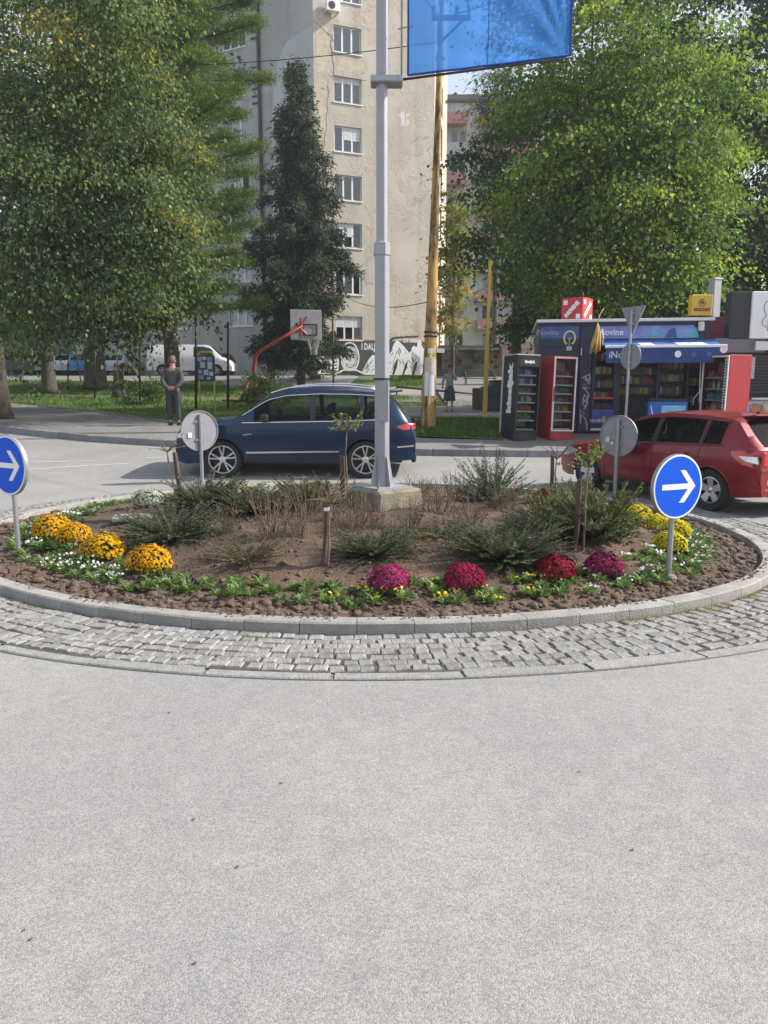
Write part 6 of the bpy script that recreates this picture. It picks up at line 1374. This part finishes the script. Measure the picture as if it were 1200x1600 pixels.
def person(label, p, rz, hgt, arms, top_m, leg_m, hair_m, skirt=None, face=True):
    rt = root('person', label, 'person', p, rz); s = hgt/1.75; V = lambda x, y, z: (x*s, y*s, z*s)
    J = [(V(0, 0, .95), (.13*s, .10*s)), (V(0, .0, 1.18), (.125*s, .09*s)), (V(0, .0, 1.38), (.15*s, .095*s)), (V(0, 0, 1.49), (.06*s, .06*s)), (V(0, .01, 1.565), (.075*s, .085*s)), (V(0, .015, 1.66), (.083*s, .1*s)), (V(0, .01, 1.725), (.055*s, .065*s))]
    E = [(0, 1), (1, 2), (2, 3), (3, 4), (4, 5), (5, 6)]
    def chain(start, pts):
        a = start
        for q, r in pts: J.append((V(*q), r*s if not isinstance(r, tuple) else tuple(x*s for x in r))); E.append((a, len(J) - 1)); a = len(J) - 1
        return a
    for sd in (-1, 1):
        chain(0, [((sd*.095, 0, .86), .085), ((sd*.10, .012, .5), .055), ((sd*.105, -.015, .1), .04), ((sd*.115, .06, .045), .038), ((sd*.12, .16, .035), .03)])
        ap = arms(sd); w = chain(2, ap)
        wpos = Vector(ap[-1][0]); prev = Vector(ap[-2][0]); d = (wpos - prev).normalized(); side = d.cross(Vector((0, 1, .2))).normalized(); palm = chain(w, [(tuple(wpos + d*.07), (.038, .016))])
        for f, (o_, l) in enumerate(((-.03, .062), (-.01, .075), (.01, .07), (.03, .055))): chain(palm, [(tuple(wpos + d*(.08 + l*.5) + side*o_), .009), (tuple(wpos + d*(.075 + l) + side*o_*.9 + Vector((0, .02, 0))), .007)])
        chain(w, [(tuple(wpos + d*.04 + side*-.045), .011), (tuple(wpos + d*.085 + side*-.06), .008)])
    body = skin('body', J, E, M_skin, rt)
    b = MB()
    for sd in (-1, 1): b.lathe([(.001, -.008), (.014, -.004), (.014, .004), (.001, .008)], 8, (sd*.034*s, .105*s, 1.645*s), 'Y')
    b.build('eyes', M_cdk, rt); MB().prism([(-.016, -.03), (.016, -.03), (.006, .03), (-.006, .03)], lambda a, c, d: Vector((a*s, (d + .012*(1 if c < 0 else 0))*s, (1.615 + c)*s)), .09, .125).build('nose', M_skin, rt, bevel=.004)
    MB().box((0, .105*s, 1.565*s), (.05*s, .012*s, .012*s)).build('mouth', mat('lips', (.25, .09, .08), .5), rt)
    for sd in (-1, 1): MB().lathe([(.03*s, -.008), (.034*s, 0), (.02*s, .01)], 10, (sd*.092*s, .0, 1.63*s), 'X').build('ear', M_skin, rt, smooth=True)
    hb = MB(); n1, n2 = 8, 16; vs = []
    for i in range(n1 + 1):
        t = i/n1*2.3
        for k in range(n2):
            a = 6.283*k/n2; rr_ = .101*math.sin(t) + .001; x, y = rr_*math.cos(a)*.93, rr_*math.sin(a)*1.08; cut = .15*max(0, math.sin(a))*(i/n1); vs.append((x*s, (y - .004)*s, (1.66 + .108*math.cos(t) + cut)*s))
    hb.add(vs, [(i*n2+k, i*n2+(k+1)%n2, (i+1)*n2+(k+1)%n2, (i+1)*n2+k) for i in range(n1) for k in range(n2)]); hb.build('hair', hair_m, rt, smooth=True)
    # clothes follow the same joints
    TJ = [(V(0, 0, .90), (.16*s, .125*s)), (V(0, 0, 1.0), (.158*s, .122*s)), (V(0, .0, 1.18), (.155*s, .115*s)), (V(0, .0, 1.37), (.175*s, .118*s)), (V(0, 0, 1.47), (.085*s, .08*s))]; TE = [(0, 1), (1, 2), (2, 3), (3, 4)]
    for sd in (-1, 1):
        a = 3
        for q, r in arms(sd): TJ.append((V(*q), (r if not isinstance(r, tuple) else r[0])*s + .02*s)); TE.append((a, len(TJ) - 1)); a = len(TJ) - 1
    skin('jacket', TJ, TE, top_m, rt, 1)
    if skirt is None:
        LJ = [(V(0, 0, .98), (.15*s, .115*s))]; LE = []
        for sd in (-1, 1):
            a = 0
            for q, r in (((sd*.095, 0, .84), .108), ((sd*.105, .012, .5), .082), ((sd*.108, -.012, .12), .072)): LJ.append((V(*q), r*s)); LE.append((a, len(LJ) - 1)); a = len(LJ) - 1
        skin('trousers', LJ, LE, leg_m, rt, 0)
    else:
        n2 = 28; vs = []
        for i, (r_, z) in enumerate(((.145, 1.0), (.18, .88), (.205, .7), (.225, .5), (.235, .40))):
            for k in range(n2): a = 6.283*k/n2; f = 1 + .05*i*.4*math.sin(a*7 + i*.3); vs.append((r_*f*math.cos(a)*s, r_*f*.8*math.sin(a)*s, z*s))
        MB().add(vs, [(i*n2+k, i*n2+(k+1)%n2, (i+1)*n2+(k+1)%n2, (i+1)*n2+k) for i in range(4) for k in range(n2)]).build('skirt', leg_m, rt, smooth=True)
    for sd in (-1, 1):
        b = MB(); vs = []
        for y, hx, h_ in ((-.06, .035, .06), (0, .044, .085), (.08, .048, .07), (.16, .045, .05), (.205, .025, .03)):
            vs += [((sd*.115 - hx)*s, y*s, .002), ((sd*.115 + hx)*s, y*s, .002), ((sd*.115 + hx*.8)*s, y*s, h_*s), ((sd*.115 - hx*.8)*s, y*s, h_*s)]
        b.add(vs, [(4*i+j, 4*i+(j+1)%4, 4*(i+1)+(j+1)%4, 4*(i+1)+j) for i in range(4) for j in range(4)] + [(0,1,2,3), (16,17,18,19)]); b.build('shoe', M_cdk, rt, bevel=.008, smooth='auto')
    return rt
pm_ = G(273, 664.5, .125)
def arms_back(sd): return [((sd*.19, 0, 1.41), .058), ((sd*.255, -.07, 1.14), .045), ((sd*.13, -.165, .97), .036), ((sd*.045, -.185, .955), .03)]
person('grey haired man in dark jacket and trousers standing with hands clasped behind his back', pm_, R(0), 1.76, arms_back, mat('jacket_brown_grey', (.075, .062, .062), .85, .2, 8), mat('trousers_slate', (.035, .042, .052), .85, .2, 8), mat('hair_grey', (.12, .085, .075), .8, .2, 30))
pw_ = G(702, 642.5, .13)
def arms_w(sd): return [((sd*.18, 0, 1.40), .052), ((sd*.26, .03, 1.16), .04), ((.28, .12, .98), .03), ] if sd > 0 else [((sd*.18, 0, 1.40), .052), ((sd*.24, .12, 1.2), .04), ((-.10, .2, 1.44), .03)]
person('woman in light grey top and dark skirt walking with a hand at her face', pw_, R(180), 1.62, arms_w, mat('knit_light_grey', (.27, .27, .3), .9, .2, 10), mat('skirt_dark', (.05, .055, .08), .9, .2, 8), mat('hair_dark', (.03, .025, .022), .7, .2, 30), skirt=True)
# ------------------------------------------------------------------ trees
def leaf_mesh(P, axis, size, aspect, tilt, cols, r):
    "P,axis (n,3): one folded rhombus per leaf"
    n = len(P); ax = axis/np.linalg.norm(axis, axis=1, keepdims=True)
    rv = r.normal(size=(n, 3)); w = np.cross(ax, rv); w /= np.linalg.norm(w, axis=1, keepdims=True) + 1e-6
    L = (size*r.uniform(.65, 1.35, n))[:, None]; nn = np.cross(w, ax)
    V = np.stack([P, P + ax*L*.45 + w*L*aspect + nn*L*.1, P + ax*L, P + ax*L*.45 - w*L*aspect + nn*L*.1], 1).reshape(-1, 3)
    return V, np.arange(4*n).reshape(-1, 4), np.repeat(cols, 4, 0)
def pick(pal, n, r):
    C_ = np.array([p[0] for p in pal]); w = np.array([p[1] for p in pal]); return C_[r.choice(len(pal), n, p=w/w.sum())]
def trunk_mb(base, r0, h, lean=(0, 0), limbs=(), flare=1.5, n=12):
    b = MB(); P = [Vector((lean[0]*t, lean[1]*t, h*t)) + Vector((.05*math.sin(t*7 + r0*9), .05*math.cos(t*5), 0))*min(1, t*4) for t in (0, .05, .2, .45, .7, 1)]
    b.tube(P, [r0*flare, r0*1.12, r0, r0*.9, r0*.75, r0*.5], n)
    for t, d, l in limbs:
        s = Vector((lean[0]*t, lean[1]*t, h*t)); d = Vector(d).normalized(); e1 = s + d*l*.5 + Vector((0, 0, l*.04)); e2 = s + d*l + Vector((0, 0, l*.16)); b.tube([s, e1, e2], [r0*.42, r0*.26, r0*.06], 7)
    return b
def broadleaf(name, label, cat, base, tr, th, blobs, per, size, pal, seed, sig=.3, droop=.5, aspect=.36, limbs=None, tint_noise=.25, shell=.5, tip=None, lean=(0, 0), m=None, group=None, dens=1.0, bl_=80, spots=()):
    r = np.random.default_rng(seed); rt = root(name, label, cat, base, 0, group); b0 = np.array(base)
    if tr:
        lb = limbs if limbs is not None else [(random.uniform(.45, .95), ((c - Vector(base)) - Vector((0, 0, th*.7))), ((c - Vector(base)) - Vector((0, 0, th*.7))).length*.85) for c, *_ in blobs]
        trunk_mb(base, tr, th, lean, lb).build('trunk', M_bark, rt, smooth=True)
    PS, AX, CO = [], [], []
    for c, rx, ry, rz_, ncl in blobs:
        ncl = max(6, int(ncl*dens*per/bl_)); d = r.normal(size=(ncl, 3)); d /= np.linalg.norm(d, axis=1, keepdims=True)
        lum = np.array([1 + .42*mnoise.noise((x[0]*2.1 + seed, x[1]*2.1, x[2]*2.1)) + .16*mnoise.noise((x[0]*5 + seed, x[1]*5, x[2]*5)) for x in d])
        q = (shell + (1 - shell)*r.random(ncl)**.5)*lum*.92
        cc = np.array(c) - b0 + d*q[:, None]*np.array([rx, ry, rz_])
        colc = pick(pal, ncl, r)*(1 + tint_noise*r.normal(size=(ncl, 1))*.6)
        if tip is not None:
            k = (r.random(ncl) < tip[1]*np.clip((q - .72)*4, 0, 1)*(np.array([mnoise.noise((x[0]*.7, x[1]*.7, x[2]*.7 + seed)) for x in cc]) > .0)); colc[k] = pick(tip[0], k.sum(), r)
        for sp_c, sp_r in spots:
            near = (np.linalg.norm(cc + b0 - np.array(sp_c), axis=1) < sp_r) & (r.random(ncl) < .6); colc[near] = pick(tip[0], near.sum(), r)
        n = ncl*bl_; idx = np.repeat(np.arange(ncl), bl_)
        # each bough: a flattened spray that droops outwards
        out = d.copy(); out[:, 2] = out[:, 2]*.35 - droop*.35; out /= np.linalg.norm(out, axis=1, keepdims=True); sd = np.cross(out, [0, 0, 1.]); sd /= np.linalg.norm(sd, axis=1, keepdims=True) + 1e-6; up = np.cross(sd, out)
        scl = (sig*r.uniform(.75, 1.35, ncl))[idx][:, None]
        u_, v_, w_ = r.normal(size=(3, n, 1)); off = (out[idx]*u_*1.35 + sd[idx]*v_*1.0 + up[idx]*(w_*.34 - .28*(u_*u_ + v_*v_)*droop))*scl
        PS.append(cc[idx] + off); a = out[idx]*.7 + r.normal(size=(n, 3))*.6; a[:, 2] -= droop; AX.append(a)
        CO.append(np.clip(colc[idx]*(1 + tint_noise*r.normal(size=(n, 1))*.7), .004, .6))
    V, F, T = leaf_mesh(np.concatenate(PS), np.concatenate(AX), size, aspect, 0, np.concatenate(CO), r)
    bulk('crown', V, F, m or M_leaf, rt, T); return rt
def bl(px, py, Y, rx, ry, n, rd=None):
    c = at(px, py, Y); k = (c - Vector((0, 0, CAM_H))).length/FPX; return (c, rx*k, (rd or (rx+ry)/2)*k, ry*k, n)
LIN = [((.105, .145, .06), 4), ((.14, .185, .08), 3), ((.07, .105, .045), 3), ((.20, .225, .095), 1.8)]
AUT = [((.34, .27, .05), 2), ((.34, .19, .04), .5), ((.22, .23, .06), 3)]
tb = G(4, 654, .12); tb.x -= .05
broadleaf('linden_tree', 'large linden at the left edge with hanging leaves turning yellow at the tips', 'tree', tb, .27, 5.2, [
 bl(40, 60, 21, 150, 150, 620), bl(190, 40, 20.5, 70, 110, 330), bl(120, 200, 20.5, 110, 120, 460), bl(248, 235, 20.8, 66, 50, 200), bl(60, 330, 20.3, 120, 110, 460), bl(190, 340, 20.3, 100, 90, 360), bl(258, 385, 20.8, 50, 50, 140), bl(50, 440, 20, 95, 70, 260), bl(180, 445, 20.3, 85, 58, 210), bl(-120, 200, 21, 120, 250, 300), bl(60, -130, 21, 200, 110, 300)],
 34, .105, LIN, 3, sig=.40, droop=.85, tip=(AUT, .10), spots=[(at(10, 35, 19.6), 1.3), (at(255, 45, 20.3), 1.0), (at(325, 215, 20.6), .6)], shell=.62, dens=.66, bl_=150, tint_noise=.3)
M_und = [((.05, .072, .032), 3), ((.07, .10, .04), 2), ((.035, .055, .027), 2)]
for i, (px, by, tr, th, blobs, lab, sd_) in enumerate([
 (78, 614, .34, 5.5, [bl(60, 330, 31, 150, 170, 330), bl(90, 130, 31, 170, 160, 300), bl(30, 480, 30, 110, 50, 150)], 'dark tree with a straight grey trunk behind the left linden', 4),
 (150, 608, .55, 6.0, [bl(180, 300, 32, 130, 160, 300), bl(210, 100, 32, 140, 180, 300), bl(190, 470, 31, 110, 52, 200)], 'thick dark trunked tree left of the old stump', 5),
 (-70, 600, .4, 6.0, [bl(-90, 300, 36, 160, 260, 300), bl(10, 480, 38, 120, 45, 120)], 'shaded tree at the far left behind the linden', 6)]):
    broadleaf('shade_tree', lab, 'tree', G(px, by, 0), tr, th, blobs, 30, .17, M_und, sd_, sig=.42, droop=.5, shell=.3)
# white pine with layered boughs
def conifer(name, label, base, top_z, levels, tr, needle, pal, seed, upcurve, tuft, nper, nl, nw, flat=.5, hang=0.0, dens=1.0, bough_jit=.25, zj=.25, wd=.36):
    r = np.random.default_rng(seed); rt = root(name, label, 'tree', base); h = top_z - base[2]
    b = MB(); b.tube([(0, 0, -.2), (0, 0, h*.3), (0, 0, h*.7), (0, 0, h)], [tr*1.3, tr, tr*.5, .02], 10); PS, AX, CO = [], [], []
    for z, L, nb in levels:
        z = z - base[2]; a0 = r.uniform(0, 6.28)
        for k in range(nb):
            a = a0 + 6.283*k/nb + r.uniform(-.25, .25); l = L*r.uniform(1 - bough_jit, 1 + bough_jit); u = np.array([math.cos(a), math.sin(a), 0]); zz = z + r.uniform(-zj, zj)
            def bp__(t): return u*l*t + np.array([0, 0, zz + upcurve*l*(t*t*.8 - .25*t) - hang*l*t*.5])
            b.tube([bp__(t) for t in (0, .4, .75, 1)], [tr*.22, tr*.15, .03, .01], 5)
            nt = max(4, int(tuft*l*dens)); tt = .18 + .82*r.random(nt)**.8; sd = np.array([-u[1], u[0], 0])
            for t in tt:
                wdt = l*wd*math.sin(min(1, (1.08 - t)*1.5)*1.4); p = bp__(t) + sd*r.uniform(-1, 1)*wdt + np.array([0, 0, r.normal(0, .07) + upcurve*.08 - hang*r.random()*.45])
                c = pick(pal, 1, r)[0]*(1 + .22*r.normal()); n = nper
                PS.append(np.repeat(p[None], n, 0) + r.normal(size=(n, 3))*np.array([.17, .17, .06 + hang*.22])); ax = r.normal(size=(n, 3))*.75 + u*.7 + np.array([0, 0, .35 if not hang else -.7]); AX.append(ax); CO.append(np.clip(np.repeat(c[None], n, 0)*(1 + .2*r.normal(size=(n, 1))), .003, .5))
    b.build('trunk', M_bark, rt, smooth=True)
    V, F, T = leaf_mesh(np.concatenate(PS), np.concatenate(AX), nl, nw, 0, np.concatenate(CO), r); bulk('needles', V, F, needle, rt, T); return rt
YPN = 28.0; pb = G(334, 628, 0); pb = Vector((at(270, 600, YPN).x, YPN, H(YPN)))
zf = lambda py: at(330, py, YPN).z
PINE = [((.085, .14, .03), 3), ((.12, .18, .038), 3), ((.06, .095, .03), 2), ((.16, .21, .05), 1)]
lv = [(zf(y), L + .85, 7) for y, L in ((-260, 1.2), (-210, 1.5), (-160, 1.8), (-110, 2.0), (-60, 2.1), (-15, 2.2), (25, 2.2), (70, 2.3), (115, 2.35), (165, 2.3), (210, 2.3), (262, 2.5), (310, 2.5), (362, 2.5), (412, 2.55), (455, 2.3), (480, 1.9))]
conifer('white_pine', 'soft lime green pine with layered boughs beside the tower', pb, zf(-300), lv, .22, M_needle, PINE, 12, .16, 22, 46, .17, .05, zj=.06, wd=.26)
YSP = 43.0; sb_ = at(470, 560, YSP); sb_.z = H(YSP); zs = lambda py: at(455, py, YSP).z
SPR = [((.048, .068, .05), 3), ((.065, .088, .06), 2), ((.033, .05, .038), 2), ((.10, .12, .075), 1)]
lv = []; 
for py in range(104, 560, 15): lv.append((zs(py), (.22 + 2.0*min(1, ((py - 88)/330))**1.05)*(1 if py < 500 else .85), 7 if py > 150 else 5))
conifer('spruce_tree', 'dark spruce with a pointed top in front of the apartment tower', sb_, zs(86), lv, .2, M_needle, SPR, 21, .02, 13, 22, .26, .13, hang=.5, bough_jit=.62, zj=.25, wd=.17, dens=.72)
b = MB()
MAP = [((.095, .165, .036), 4), ((.13, .21, .046), 3), ((.065, .115, .03), 3), ((.21, .27, .06), 2)]
MAP_SUNLIT = [((.28, .33, .06), 2), ((.36, .36, .07), 1), ((.22, .29, .06), 2)]  # sunlit highlight of the outer maple boughs, put into the leaf colour
mb_ = Vector((at(905, 600, 25.5).x, 25.5, H(25.5)))
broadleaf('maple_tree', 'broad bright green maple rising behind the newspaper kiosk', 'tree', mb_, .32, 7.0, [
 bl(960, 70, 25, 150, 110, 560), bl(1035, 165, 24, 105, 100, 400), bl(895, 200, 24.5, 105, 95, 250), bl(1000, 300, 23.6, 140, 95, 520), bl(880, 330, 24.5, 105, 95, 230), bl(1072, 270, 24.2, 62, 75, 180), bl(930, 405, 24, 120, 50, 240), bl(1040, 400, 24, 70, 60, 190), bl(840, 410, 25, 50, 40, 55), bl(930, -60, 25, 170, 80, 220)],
 36, .125, MAP, 8, sig=.44, droop=.6, tip=(MAP_SUNLIT, .7), shell=.62, dens=.8, aspect=.36, bl_=170, tint_noise=.32)
M_drk = [((.048, .085, .036), 3), ((.068, .11, .045), 2), ((.035, .06, .03), 2), ((.09, .13, .05), .8)]
broadleaf('shade_tree', 'tall dark green tree at the right edge behind the maple', 'tree', Vector((at(1160, 600, 31).x, 31, H(31))), .4, 8, [bl(1130, 60, 31, 120, 170, 460), bl(1180, 280, 30.5, 120, 150, 460), bl(1130, 430, 30.5, 120, 75, 300), bl(1260, 150, 31, 150, 280, 300)], 32, .18, [((.035, .06, .03), 3), ((.05, .08, .036), 2), ((.026, .045, .025), 2)], 9, sig=.4, shell=.3)
broadleaf('robinia_tree', 'sparse dark green tree between the yellow post and the maple, with gaps', 'tree', Vector((at(806, 600, 33).x, 33, H(33))), .22, 9, [bl(805, 190, 33, 52, 60, 42), bl(762, 290, 33, 50, 50, 40), bl(805, 320, 33, 62, 70, 60), bl(752, 385, 33, 48, 30, 34), bl(800, 430, 33, 55, 45, 56), bl(735, 240, 33, 34, 22, 14), bl(850, 120, 33.5, 60, 60, 50)], 30, .17, M_drk, 10, sig=.36, shell=.3, droop=.3)
YEL = [((.24, .19, .03), 2), ((.14, .15, .035), 2), ((.30, .2, .04), 1)]
broadleaf('small_yellow_tree', 'small tree with yellowing leaves at the tower corner', 'tree', Vector((at(707, 580, 46).x, 46, H(46))), .1, 6, [bl(706, 350, 46, 20, 50, 60), bl(708, 430, 46, 24, 40, 60), bl(704, 500, 46, 20, 28, 26)], 26, .2, YEL, 13, sig=.3)
broadleaf('shade_tree', 'dark tree growing behind the kiosk roofs', 'tree', Vector((at(1000, 600, 29).x, 29, H(29))), .3, 6, [bl(960, 470, 28.5, 120, 45, 260), bl(1080, 480, 28.5, 110, 45, 230), bl(860, 490, 29, 60, 35, 100)], 30, .17, M_drk, 14, sig=.4, shell=.3)
broadleaf('dark_pine', 'dark pine top showing against the sky beside the banner', 'tree', Vector((at(772, 570, 55).x, 55, H(55))), .2, 17, [bl(775, 125, 55, 26, 26, 40), bl(768, 172, 55, 28, 20, 40), bl(785, 210, 55, 30, 26, 50)], 40, .26, [((.018, .03, .028), 1), ((.03, .042, .035), 1)], 15, sig=.45, shell=.2, aspect=.1, m=M_needle)
def bush(label, px, by, w, h, n, pal, seed, size=.12, Y=None, sig=.2, per=22):
    p = G(px, by, 0); k = p.y/FPX; c = p + Vector((0, 0, h*k*.45)); return broadleaf('bush', label, 'bush', p, .03, h*k*.6, [(c, w*k/2, w*k/2, h*k*.5, n)], per, size, pal, seed, sig=sig, droop=.3, shell=.3)
BSH = [((.08, .11, .045), 2), ((.12, .15, .065), 2), ((.05, .08, .03), 2)]
bush('pale leafy bush by the foot of the red basketball arm', 412, 636, 62, 62, 70, BSH, 31); bush('grey green bush right of the old stump, beside a net post', 214, 632, 60, 48, 60, BSH, 32, .1)
bush('low bush with pale leaves near the man', 238, 628, 40, 50, 40, BSH, 33, .1); bush('dark shrub against the garages', 735, 590, 50, 44, 60, M_drk, 34); bush('small bush behind the blue car roof', 445, 630, 50, 36, 40, BSH, 35, .1)
bush('reddish creeper clump in front of the pink building', 782, 560, 30, 60, 45, [((.25, .05, .03), 2), ((.2, .1, .04), 1)], 36, .2)
bush('tall weedy bush under the spruce', 470, 592, 90, 40, 60, M_drk, 37, .16)
# old stump with a broken limb
p = G(186, 622, 0); st = root('tree_stump', 'old broken tree stump among weeds left of the standing man', 'tree stump', p); k = p.y/FPX
MB().tube([(0, 0, -.1), (.0, 0, .3), (.03, 0, .8), (.06, 0, 52*k)], [.42, .30, .26, .22], 11).build('trunk', M_bark, st, smooth=True); MB().tube([(.05, 0, 48*k), (.55, -.1, 52*k), (1.0, -.1, 36*k), (1.15, -.1, 24*k)], [.14, .12, .09, .03], 8).build('limb', M_bark, st, smooth=True)

# ------------------------------------------------------------------ thin haze box added to lift dark tones, in place of lens glare
hb = MB().box((10, 60, 19.2), (260, 170, 40.6)).build('haze', None); hb['kind'] = 'stuff'
hm = bpy.data.materials.new('added_haze'); hm.use_nodes = True; N, L = hm.node_tree.nodes, hm.node_tree.links; N.remove(N['Principled BSDF'])
pv = N.new('ShaderNodeVolumePrincipled'); pv.inputs['Color'].default_value = (.92, .95, 1, 1); pv.inputs['Density'].default_value = HAZE; pv.inputs['Anisotropy'].default_value = .25; L.new(pv.outputs[0], N['Material Output'].inputs['Volume']); hb.data.materials.append(hm)
tag(hb, 'thin pale haze volume added to lift the dark tones in place of lens glare', 'haze')
